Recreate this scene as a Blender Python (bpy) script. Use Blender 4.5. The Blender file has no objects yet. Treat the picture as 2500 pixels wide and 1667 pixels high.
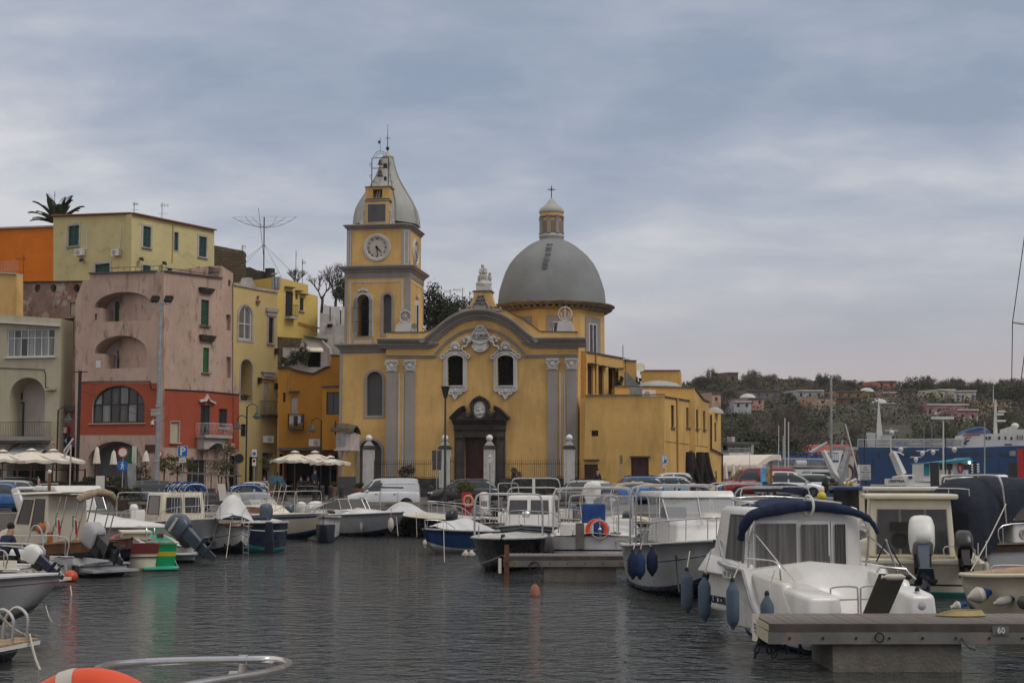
import bpy,bmesh,math,random
from math import sin,cos,pi,tan,atan2,sqrt,radians
from mathutils import Matrix,Vector as Vector_
from mathutils.geometry import tessellate_polygon
random.seed(7)
MT,MR,NS,U=Matrix.Translation,Matrix.Rotation,{'smooth':False},random.uniform
RX90=MR(pi/2,4,'X')
I4=Matrix.Identity(4)
VV=Vector_
SC=bpy.context.scene
COL=SC.collection
# -- camera
FPX,CAM_H=3472.,2.6
PITCH=math.atan(335.5/FPX)
cam=bpy.data.cameras.new('camera');cam.sensor_width=36.;cam.lens=FPX/2500*36
cam.clip_start=0.1;cam.clip_end=6000
camo=bpy.data.objects.new('camera',cam);COL.objects.link(camo)
camo.location=(0,0,CAM_H);camo.rotation_euler=(pi/2+PITCH,0,0)
SC.camera=camo
# -- exposure
SC.view_settings.view_transform='Standard';SC.view_settings.look='None'
SC.view_settings.exposure=0.;SC.view_settings.gamma=1.
SC.view_settings.use_curve_mapping=False
SC.cycles.max_bounces=6;SC.cycles.diffuse_bounces=3;SC.cycles.glossy_bounces=3
SC.cycles.transparent_max_bounces=8;SC.cycles.caustics_reflective=False;SC.cycles.caustics_refractive=False
# -- sun
SUN_EL,SUN_AZ=radians(48),radians(62)
sd=bpy.data.lights.new('sun','SUN');sd.energy=1.35;sd.angle=radians(28);sd.color=(1.,0.94,0.86)
so=bpy.data.objects.new('sun',sd);COL.objects.link(so)
sv=VV((sin(SUN_AZ)*cos(SUN_EL),-cos(SUN_AZ)*cos(SUN_EL),sin(SUN_EL)))
so.rotation_euler=sv.to_track_quat('Z','Y').to_euler()
# -- sky
world=bpy.data.worlds.new('World');SC.world=world;world.use_nodes=True
wt=world.node_tree;wt.nodes.clear()
def wn(t,**k):
 n=wt.nodes.new(t)
 for a,b in k.items():setattr(n,a,b)
 return n
def wmath(op,a,b=None,c=None):
 n=wn('ShaderNodeMath',operation=op)
 for i,v in enumerate((a,b,c)):
  if v is None:continue
  if isinstance(v,(int,float)):n.inputs[i].default_value=v
  else:wt.links.new(v,n.inputs[i])
 return n.outputs[0]
def wramp(src,stops):
 n=wn('ShaderNodeValToRGB');e=n.color_ramp.elements
 while len(e)<len(stops):e.new(.5)
 for el,(p,c)in zip(e,stops):
  el.position=p;el.color=(*c,1)if len(c)==3 else c
 wt.links.new(src,n.inputs[0]);return n.outputs[0]
def wmix(f,a,b,mode='MIX'):
 n=wn('ShaderNodeMix',data_type='RGBA',blend_type=mode)
 for i,v in((0,f),(6,a),(7,b)):
  if isinstance(v,(int,float)):n.inputs[i].default_value=v
  elif isinstance(v,tuple):n.inputs[i].default_value=(*v,1)
  else:wt.links.new(v,n.inputs[i])
 return n.outputs[2]
tc=wn('ShaderNodeTexCoord');sp=wn('ShaderNodeSeparateXYZ');wt.links.new(tc.outputs['Generated'],sp.inputs[0])
zc=wmath('MAXIMUM',sp.outputs[2],0.)
den=wmath('ADD',zc,0.19)
cb=wn('ShaderNodeCombineXYZ')
wt.links.new(wmath('DIVIDE',sp.outputs[0],den),cb.inputs[0]);wt.links.new(wmath('DIVIDE',sp.outputs[1],den),cb.inputs[1])
def wnoise(scale,detail,rgh,off,dist=.3):
 m=wn('ShaderNodeMapping');m.inputs['Location'].default_value=off;m.inputs['Scale'].default_value=scale
 m.inputs['Rotation'].default_value=(0,0,radians(14))
 wt.links.new(cb.outputs[0],m.inputs[0])
 n=wn('ShaderNodeTexNoise');n.inputs['Scale'].default_value=1;n.inputs['Detail'].default_value=detail
 n.inputs['Roughness'].default_value=rgh;n.inputs['Distortion'].default_value=dist
 wt.links.new(m.outputs[0],n.inputs['Vector']);return n.outputs['Fac']
n1=wnoise((.75,1.,1),5,.52,(3.1,1.7,0),.1)
n2=wnoise((2.6,3.4,1),7,.6,(7.3,4.4,0),.2)
dens=wmath('ADD',wmath('MULTIPLY',n1,.68),wmath('MULTIPLY',n2,.32))
dens=wmath('ADD',dens,wmath('MULTIPLY',sp.outputs[0],-.2))
cloud=wramp(dens,[(.37,(.27,.335,.455)),(.455,(.4,.45,.55)),(.52,(.56,.585,.65)),(.61,(.86,.84,.83))])
hz=wramp(zc,[(0.,(.62,.47,.43)),(.05,(.56,.46,.445)),(.1,(.47,.455,.485)),(.17,(.43,.455,.52)),(.3,(.43,.475,.55))])
hzf=wramp(zc,[(0.,(1,1,1)),(.085,(.85,.85,.85)),(.2,(.3,.3,.3)),(.36,(0,0,0))])
col=wmix(hzf,cloud,hz)
ns=wn('ShaderNodeTexSky',sky_type='NISHITA',sun_disc=False);ns.sun_elevation=SUN_EL
ns.sun_rotation=pi-SUN_AZ
nsc=wmix(1.,ns.outputs[0],(.085,.085,.085),'MULTIPLY')
col=wmix(.1,col,nsc)
col=wmix(wramp(zc,[(.28,(0,0,0)),(.85,(1,1,1))]),col,wmix(.75,col,(1.02,.96,.9)))
bg=wn('ShaderNodeBackground');wt.links.new(col,bg.inputs[0]);bg.inputs[1].default_value=1.
wo=wn('ShaderNodeOutputWorld');wt.links.new(bg.outputs[0],wo.inputs[0])
world.cycles.sampling_method='MANUAL';world.cycles.sample_map_resolution=512
# -- geometry of the view
cp_,sp_=cos(PITCH),sin(PITCH)
def ray(x,y):
 u=(x-1250)/FPX;v=(833.5-y)/FPX
 return VV((u,cp_-v*sp_,sp_+v*cp_))
def P(x,y,d):
 "world point seen at photo pixel x, y that lies d metres ahead"
 r=ray(x,y);t=d/r.y
 return VV((r.x*t,d,CAM_H+r.z*t))
def GX(x,d):return P(x,1169,d).x
def ZY(y,d):return P(1250,y,d).z
def gz(d):
 "height of the paved ground d metres ahead"
 return .9+.55*min(1,max(0,(d-80)/8))
class Fr:
 "vertical plane through two ground points; local x to the right, y into the wall, z up"
 def __init__(s,A,B,z=0.):
  a=VV((GX(*A),A[1]));b=VV((GX(*B),B[1]))
  t=(b-a).normalized();s.t=VV((t.x,t.y,0));s.i=VV((-t.y,t.x,0))
  s.o=VV((a.x,a.y,z))
  s.M=Matrix(((s.t.x,s.i.x,0,s.o.x),(s.t.y,s.i.y,0,s.o.y),(0,0,1,z),(0,0,0,1)))
 def q(s,x,y,off=0.):
  r=ray(x,y);c=VV((0,0,CAM_H));o=s.o+s.i*off
  k=(o-c).dot(s.i)/r.dot(s.i);p=c+r*k-s.o
  return(p.dot(s.t),p.z)
 def pl(s,pts,off=0.):return[s.q(x,y,off)for x,y in pts]
 def r(s,x0,y0,x1,y1,off=0.):
  xm,ym=(x0+x1)/2,(y0+y1)/2
  return(s.q(x0,ym,off)[0],s.q(xm,y1,off)[1],s.q(x1,ym,off)[0],s.q(xm,y0,off)[1])
  # -- materials
MMS={}
def M(name,col=None,rgh=.6,var=.12,vs=1.2,stn=None,bump=0.,bs=25.,metal=0.,spec=.4,coat=0.,alpha=1.,trans=0.,vz=1.,emit=0):
 """procedural paint: base colour, slow variation, optional stains (list of (colour, scale xyz, low, high, amount)), bump"""
 if name in MMS:return MMS[name]
 m=bpy.data.materials.new(name);m.use_nodes=True;nt=m.node_tree;b=nt.nodes['Principled BSDF']
 L=nt.links.new
 b.inputs['Roughness'].default_value=rgh;b.inputs['Metallic'].default_value=metal
 b.inputs['Specular IOR Level'].default_value=spec;b.inputs['Coat Weight'].default_value=coat
 b.inputs['Base Color'].default_value=(*col,1);b.inputs['Alpha'].default_value=alpha
 if trans:b.inputs['Transmission Weight'].default_value=trans
 if emit:b.inputs['Emission Color'].default_value=(*col,1);b.inputs['Emission Strength'].default_value=emit
 if var or stn or bump:
  t=nt.nodes.new('ShaderNodeTexCoord')
  def noise(sc,det=5,ro=.6,loc=0.):
   mp=nt.nodes.new('ShaderNodeMapping');mp.inputs['Scale'].default_value=sc;mp.inputs['Location'].default_value=(loc,loc*.7,loc*1.3)
   L(t.outputs['Object'],mp.inputs[0]);n=nt.nodes.new('ShaderNodeTexNoise')
   n.inputs['Scale'].default_value=1;n.inputs['Detail'].default_value=det;n.inputs['Roughness'].default_value=ro
   L(mp.outputs[0],n.inputs['Vector']);return n.outputs['Fac']
  def mix(f,a,c,mode='MIX'):
   n=nt.nodes.new('ShaderNodeMix');n.data_type='RGBA';n.blend_type=mode
   for i,v in((0,f),(6,a),(7,c)):
    if isinstance(v,(int,float)):n.inputs[i].default_value=v
    elif isinstance(v,tuple):n.inputs[i].default_value=(*v[:3],1)
    else:L(v,n.inputs[i])
   return n.outputs[2]
  def ramp(f,a,c,hi=1.):
   n=nt.nodes.new('ShaderNodeMapRange');n.inputs[1].default_value=a;n.inputs[2].default_value=c
   n.inputs[4].default_value=hi;n.clamp=True;L(f,n.inputs[0]);return n.outputs[0]
  cur=tuple(col)
  if var:
   lo=tuple(c*(1-var*1.6)for c in col);hi=tuple(min(1,c*(1+var))for c in col)
   cur=mix(ramp(noise((vs,vs,vs*vz),6,.62),.32,.68),lo,hi)
  for k,(sc_,scl,a,c,amt)in enumerate(stn or[]):
   cur=mix(ramp(noise(scl,7,.65,3.7*(k+1)),a,c,amt),cur,sc_)
  if not isinstance(cur,tuple):L(cur,b.inputs['Base Color'])
  if var:
   L(ramp(noise((vs*3,)*3,3),.2,.8,1.),(q:=nt.nodes.new('ShaderNodeMapRange')).inputs[0])
   q.inputs[3].default_value=max(0,rgh-.08);q.inputs[4].default_value=min(1,rgh+.12);L(q.outputs[0],b.inputs['Roughness'])
  if bump:
   bn=nt.nodes.new('ShaderNodeBump');bn.inputs['Strength'].default_value=1;bn.inputs['Distance'].default_value=bump
   L(noise((bs,bs,bs),4),bn.inputs['Height']);L(bn.outputs[0],b.inputs['Normal'])
 MMS[name]=m;return m
BLK=(.02,.02,.02);GRM=(.09,.085,.075)
def stu(name,col,dirt=.5,**k):
 return M(name,col,rgh=.9,var=.09,vs=.5,bump=.006,bs=9,spec=.15,stn=[((col[0]*.62,col[1]*.6,col[2]*.62),(.55,.55,.16),.5,.7,dirt),(tuple(c*.72 for c in col),(2.6,2.6,.5),.54,.72,dirt*.9)],**k)
YEL=stu('ochre_stucco',(.6,.385,.145),.8)
Y2=stu('annex_ochre_stucco',(.58,.365,.125),.8)
GRY=stu('grey_trim_stucco',(.29,.27,.25),.4)
GD=stu('dark_grey_stucco',(.1,.1,.105),.4)
GRC=stu('cornice_grey',(.255,.235,.215),.55)
WHT=stu('white_plaster',(.5,.49,.47),.4)
DOMEM=M('dome_grey',(.205,.215,.215),rgh=.85,var=.1,vs=.35,spec=.2,bump=.004,bs=12,stn=[((.13,.14,.145),(.3,.3,.12),.48,.72,.5),((.29,.29,.27),(1.2,1.2,.2),.6,.8,.3)])
SPIRE=M('spire_grey',(.36,.36,.335),rgh=.85,var=.1,vs=.5,spec=.2,stn=[((.22,.22,.2),(1.2,1.2,.15),.5,.75,.5)])
LAVA=M('dark_lava_stone',(.055,.044,.038),rgh=.85,var=.25,vs=2,bump=.015,bs=12,stn=[((.12,.1,.085),(2,2,1),.55,.75,.5)])
PLN=M('plinth_stone',(.04,.042,.042),rgh=.9,var=.35,vs=3,bump=.02,bs=10,stn=[((.09,.085,.075),(1.5,1.5,3),.5,.75,.5)])
IR=M('iron',(.02,.019,.018),rgh=.6,var=.2,vs=8,metal=.3)
STL=M('stainless_steel',(.52,.51,.5),rgh=.28,var=.1,vs=6,metal=.85)
GV=M('galvanised_steel',(.3,.31,.32),rgh=.5,var=.15,vs=3,metal=.5)
GLASS=M('dark_window_glass',(.022,.026,.03),rgh=.08,var=0,spec=.6)
CURT=M('curtained_glass',(.2,.21,.21),rgh=.2,var=.35,vs=2.2,vz=.05,spec=.6)
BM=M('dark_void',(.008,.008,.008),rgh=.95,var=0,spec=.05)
SHG=M('green_shutter',(.012,.065,.038),rgh=.5,var=.2,vs=3)
SHG2=M('teal_shutter',(.008,.06,.058),rgh=.5,var=.15,vs=3)
SHB=M('dark_shutter',(.018,.018,.022),rgh=.6,var=.2,vs=3)
REDDOOR=M('maroon_door_paint',(.05,.01,.01),rgh=.5,var=.2,vs=3)
BROWN=M('brown_door_wood',(.052,.017,.011),rgh=.55,var=.2,vs=3)
WF_=M('white_window_frame',(.55,.55,.54),rgh=.5,var=.06)
CREAMC=M('cream_canvas',(.62,.56,.48),rgh=.9,var=.08,vs=1.5,bump=.01,bs=6)
PAVE=M('road_asphalt',(.085,.082,.08),rgh=.9,var=.2,vs=.6,bump=.01,bs=30,stn=[((.13,.125,.12),(.25,.6,1),.5,.7,.6)])
STONE=M('quay_stone',(.2,.175,.15),rgh=.85,var=.18,vs=.8,bump=.01,bs=14,stn=[((.1,.09,.08),(1.5,1.5,.5),.5,.72,.6)])
CONC=M('weathered_concrete',(.15,.137,.12),rgh=.9,var=.22,vs=1.5,bump=.02,bs=22,stn=[((.07,.055,.045),(1.2,1.2,.35),.47,.7,.7),((.26,.22,.17),(6,6,6),.58,.7,.5)])
TE=M('terracotta',(.25,.085,.045),rgh=.8,var=.25,vs=4)
SW_=M('gelcoat_white',(.6,.59,.565),rgh=.28,var=.05,vs=.9,spec=.5,coat=.25,stn=[((.4,.38,.32),(1.8,1.8,.45),.5,.74,.6)])
SC_=M('gelcoat_cream',(.6,.545,.42),rgh=.35,var=.06,vs=.9,spec=.5,coat=.2,stn=[((.42,.37,.27),(1.6,1.6,.5),.5,.75,.45)])
SG_=M('gelcoat_grey',(.33,.34,.35),rgh=.3,var=.06,vs=.9,spec=.5,coat=.2,stn=[((.17,.17,.165),(1.4,1.4,.4),.5,.75,.4)])
NAVY=M('navy_gelcoat',(.012,.018,.042),rgh=.25,var=.1,vs=1.2,coat=.3)
BG=M('black_gelcoat',(.012,.013,.016),rgh=.25,var=.1,vs=1.2,coat=.3)
BLUEG=M('blue_gelcoat',(.012,.045,.14),rgh=.3,var=.12,vs=1.2,coat=.3,stn=[((.01,.03,.09),(1.2,1.2,.4),.5,.75,.5)])
ANTIF=M('antifouling_dark',(.012,.02,.03),rgh=.8,var=.3,vs=3)
NAVYC=M('navy_canvas',(.006,.015,.048),rgh=.85,var=.22,vs=3,bump=.015,bs=7)
NAVYD=M('dark_navy_canvas',(.01,.014,.028),rgh=.85,var=.2,vs=2,bump=.015,bs=6)
BLUEC=M('blue_canvas',(.012,.055,.2),rgh=.85,var=.2,vs=3,bump=.01,bs=7)
WOODV=M('varnished_wood',(.13,.05,.02),rgh=.4,var=.3,vs=3,vz=.3,coat=.3)
WD=M('dark_wood',(.06,.03,.018),rgh=.55,var=.3,vs=3)
DECKW=M('weathered_deck_board',(.135,.118,.105),rgh=.85,var=.25,vs=2.5,bump=.006,bs=30)
TEAK=M('teak',(.33,.22,.12),rgh=.7,var=.2,vs=5)
ROPE=M('pale_rope',(.42,.39,.32),rgh=.95,var=.2,vs=20)
ROPED=M('dark_rope',(.03,.03,.028),rgh=.95,var=.2,vs=20)
RUB=M('rubber',(.016,.016,.016),rgh=.8,var=.2,vs=10)
FENB=M('blue_fender_cover',(.07,.1,.14),rgh=.92,var=.1,vs=3,bump=.008,bs=10)
FENN=M('navy_fender_cover',(.01,.014,.05),rgh=.92,var=.15,vs=3,bump=.008,bs=10)
FNW=M('white_fender',(.46,.43,.37),rgh=.5,var=.12,vs=3)
ORG=M('orange_vinyl',(.62,.065,.018),rgh=.45,var=.12,vs=3)
SALM=M('faded_orange_foam',(.58,.19,.12),rgh=.7,var=.15,vs=5)
ACRY=M('smoked_acrylic',(.06,.055,.05),rgh=.1,var=.1,spec=.6)
CLEAR=M('clear_vinyl',(.75,.78,.8),rgh=.12,var=0,alpha=.28,spec=.6)
GLASSB=M('boat_window_glass',(.035,.037,.04),rgh=.1,var=.25,vs=1.5,spec=.6)
CG=M('grey_curtain',(.105,.1,.1),rgh=.85,var=.35,vs=7,vz=.05)
MOT_G=M('outboard_grey',(.055,.07,.1),rgh=.35,var=.1,vs=4,coat=.2)
MOT_B=M('outboard_black',(.012,.012,.014),rgh=.35,var=.1,vs=4,coat=.2)
MOT_W=M('outboard_white',(.62,.62,.58),rgh=.35,var=.06,vs=4)
RED=M('red_paint',(.36,.018,.018),rgh=.45,var=.12,vs=3)
SKIN=M('skin',(.38,.2,.13),rgh=.6,var=.08,vs=8)
CHROME=M('car_light_lens',(.6,.6,.58),rgh=.1,var=0,metal=.4)
TAILL=M('tail_light_red',(.3,.008,.01),rgh=.25,var=0)
CARGL=M('car_glass',(.03,.037,.036),rgh=.06,var=0,spec=.7)
# -- mesh building
class MB:
 def __init__(s):s.v=[];s.f=[];s.mi=[];s.m=0
 def add(s,vs,fs):
  n=len(s.v);s.v+=[tuple(v)for v in vs]
  for f in fs:s.f.append([n+i for i in f]);s.mi.append(s.m)
  return s
 def box(s,x0,x1,y0,y1,z0,z1,M_=None):
  v=[(x0,y0,z0),(x1,y0,z0),(x1,y1,z0),(x0,y1,z0),(x0,y0,z1),(x1,y0,z1),(x1,y1,z1),(x0,y1,z1)]
  if M_:v=[M_@VV(p)for p in v]
  return s.add(v,[(0,3,2,1),(4,5,6,7),(0,1,5,4),(1,2,6,5),(2,3,7,6),(3,0,4,7)])
 def hx(s,b,t):
  return s.add(list(b)+list(t),[(0,3,2,1),(4,5,6,7),(0,1,5,4),(1,2,6,5),(2,3,7,6),(3,0,4,7)])
 def psm(s,poly,y0,y1,holes=(),ax='y'):
  "extrude a polygon in the xz plane from y0 to y1 (ax='y'), or an xy polygon along z (ax='z'), or yz along x"
  loops=[list(poly)]+[list(h)for h in holes]
  f3={'y':lambda a,b,c:(a,c,b),'z':lambda a,b,c:(a,b,c),'x':lambda a,b,c:(c,a,b)}[ax]
  tri=tessellate_polygon([[VV((a,b,0))for a,b in l]for l in loops])
  flat=[p for l in loops for p in l];n=len(flat)
  vs=[f3(a,b,y0)for a,b in flat]+[f3(a,b,y1)for a,b in flat]
  fs=[tuple(t)for t in tri]+[tuple(n+i for i in reversed(t))for t in tri]
  k=0
  for l in loops:
   for i in range(len(l)):
    a,b=k+i,k+(i+1)%len(l);fs.append((a,b,n+b,n+a))
   k+=len(l)
  return s.add(vs,fs)
 def swp(s,path,prof,clo=False,caps=True):
  "path in xz plane; prof = [(offset along the path's left normal, y)]"
  n=len(path);rns=[]
  for i,p in enumerate(path):
   a=path[(i-1)%n]if(clo or i)else p;b=path[(i+1)%n]if(clo or i<n-1)else p
   d0=VV((p[0]-a[0],p[1]-a[1]));d1=VV((b[0]-p[0],b[1]-p[1]))
   if d0.length<1e-9:d0=d1
   if d1.length<1e-9:d1=d0
   d0.normalize();d1.normalize();d=(d0+d1)
   d=d.normalized()if d.length>1e-6 else d0
   k=1/max(.5,d.dot(d1));nx,nz=-d.y*k,d.x*k
   rns.append([(p[0]+nx*o,y,p[1]+nz*o)for o,y in prof])
  return s.loft(rns,clp=clo,caps=caps)
 def loft(s,rns,clp=False,caps=True,clr=True):
  m=len(rns[0]);fs=[];n=len(rns)
  for i in range(n if clp else n-1):
   for j in range(m if clr else m-1):
    a=i*m+j;b=i*m+(j+1)%m;c=((i+1)%n)*m+(j+1)%m;d=((i+1)%n)*m+j
    fs.append((a,b,c,d))
  if caps and not clp and clr:
   fs.append(tuple(range(m-1,-1,-1)));fs.append(tuple((n-1)*m+j for j in range(m)))
  return s.add([p for r in rns for p in r],fs)
 def tb(s,pts,r,n=6,clo=False,M_=None):
  pts=[VV(p)for p in pts];rr=r if isinstance(r,(list,tuple))else[r]*len(pts)
  rns=[];prev=None;N=len(pts)
  for i,p in enumerate(pts):
   a=pts[i-1]if(i or clo)else p;b=pts[(i+1)%N]if(i<N-1 or clo)else p
   d=(b-a)
   if d.length<1e-9:d=VV((0,0,1))
   d.normalize()
   if prev is None:
    u=d.cross(VV((0,0,1))if abs(d.z)<.9 else VV((1,0,0))).normalized()
   else:
    u=(prev-d*prev.dot(d));u=u.normalized()if u.length>1e-6 else prev
   w=d.cross(u);prev=u
   ring=[p+(u*cos(2*pi*k/n)+w*sin(2*pi*k/n))*rr[i]for k in range(n)]
   if M_:ring=[M_@q for q in ring]
   rns.append(ring)
  return s.loft(rns,clp=clo)
 def lth(s,prof,n=16,c=(0,0,0),rot=0.,M_=None,sx=1.,sy=1.):
  rns=[[VV((c[0]+max(r,1e-4)*cos(rot+2*pi*k/n)*sx,c[1]+max(r,1e-4)*sin(rot+2*pi*k/n)*sy,c[2]+z))for k in range(n)]for r,z in prof]
  if M_:rns=[[M_@p for p in r]for r in rns]
  return s.loft(rns)
 def bll(s,c,r,nu=10,nv=7,M_=None):
  if not isinstance(r,(tuple,list)):r=(r,r,r)
  rns=[[VV((c[0]+r[0]*max(.001,sin(pi*i/nv))*cos(2*pi*k/nu),c[1]+r[1]*max(.001,sin(pi*i/nv))*sin(2*pi*k/nu),c[2]-r[2]*cos(pi*i/nv)))for k in range(nu)]for i in range(nv+1)]
  if M_:rns=[[M_@p for p in r_]for r_ in rns]
  return s.loft(rns)
 def quad(s,*p):return s.add(p,[tuple(range(len(p)))])
 def mesh(s,name,mats,smooth=True,fix=True,ang=35,bev=0):
  me=bpy.data.meshes.new(name);me.from_pydata(s.v,[],s.f)
  for m in(mats if isinstance(mats,(list,tuple))else[mats]):me.materials.append(m)
  if any(s.mi):me.polygons.foreach_set('material_index',s.mi)
  if fix and len(s.f)<60000:
   bm=bmesh.new();bm.from_mesh(me);bmesh.ops.recalc_face_normals(bm,faces=bm.faces)
   if bev:bmesh.ops.bevel(bm,geom=list(bm.edges),offset=bev,segments=3,profile=.5,affect='EDGES')
   bm.to_mesh(me);bm.free()
  if smooth:
   me.polygons.foreach_set('use_smooth',[True]*len(me.polygons));me.update()
   me.set_sharp_from_angle(angle=radians(ang))
  me.update();return me
 def bd(s,name,mats,parent=None,M_=None,**k):
  return link(name,s.mesh(name,mats,**k),parent,M_)
WM={}
def link(name,data,parent=None,M_=None):
 o=bpy.data.objects.new(name,data);COL.objects.link(o)
 W=M_ if M_ is not None else(WM[parent.name]if parent else I4)
 if parent:o.parent=parent;o.matrix_local=WM[parent.name].inverted()@W
 else:o.matrix_local=W
 WM[o.name]=W.copy();return o
def tag(o,label,cat=None,group=None,kind=None):
 if label:o['label']=label
 if cat:o['category']=cat
 if group:o['group']=group
 if kind:o['kind']=kind
 return o
def thg(name,label,cat,M_=None,group=None):
 return tag(link(name,None,None,M_ if M_ is not None else I4),label,cat,group)
def TR(x=0,y=0,z=0,rz=0.,s=1.):
 return MT((x,y,z))@MR(rz,4,'Z')@Matrix.Scale(s,4)
def text(s,root,M_,size,mat,name='lettering',ext=.008,align='CENTER',width=None,bold=0.,extra=1.):
 cu=bpy.data.curves.new(name,'FONT');cu.body=s;cu.size=size;cu.extrude=ext;cu.align_x=align;cu.align_y='CENTER'
 cu.offset=bold;cu.space_character=extra;cu.materials.append(mat);cu.resolution_u=2
 W=M_@RX90
 if width:
  w=max(.01,.6*size*len(s));W=W@Matrix.Diagonal((width/w,1,1,1))
 return curve_link(name,cu,root,W)
def curve_link(name,cu,root,W):
 t=bpy.data.objects.new('tmp',cu);me=bpy.data.meshes.new_from_object(t);me.name=name
 bpy.data.objects.remove(t);bpy.data.curves.remove(cu)
 return link(name,me,root,W)
def clip(poly,x0,z0,x1,z1):
 def cut(pts,ax,v,keep):
  out=[]
  for i,p in enumerate(pts):
   q=pts[(i+1)%len(pts)];a,b=keep(p[ax]),keep(q[ax])
   if a:out.append(p)
   if a!=b:
    t=(v-p[ax])/(q[ax]-p[ax]);out.append((p[0]+(q[0]-p[0])*t,p[1]+(q[1]-p[1])*t))
  return out
 for ax,v,k in((0,x0,lambda c:c>=x0),(0,x1,lambda c:c<=x1),(1,z0,lambda c:c>=z0),(1,z1,lambda c:c<=z1)):
  if not poly:return[]
  poly=cut(poly,ax,v,k)
 return poly
def ahp(x0,z0,x1,z1,rise=0.,n=12):
 if not rise:return[(x0,z0),(x1,z0),(x1,z1),(x0,z1)]
 w=x1-x0;r=w/2 if rise==1 else rise;zs=z1-r
 return[(x0,z0),(x1,z0)]+[(x0+w/2+w/2*cos(pi*i/n),zs+r*sin(pi*i/n))for i in range(n+1)]
def sph(pts,n=6):
 "Catmull-Rom through 2-D or 3-D points"
 out=[];N=len(pts);V_=[VV(p)for p in pts]
 for i in range(N-1):
  p0,p1,p2,p3=V_[max(0,i-1)],V_[i],V_[i+1],V_[min(N-1,i+2)]
  for k in range(n):
   t=k/n
   out.append(.5*((2*p1)+(p2-p0)*t+(2*p0-5*p1+4*p2-p3)*t*t+(3*p1-p0-3*p2+p3)*t**3))
 out.append(V_[-1]);return[tuple(p)for p in out]
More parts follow.
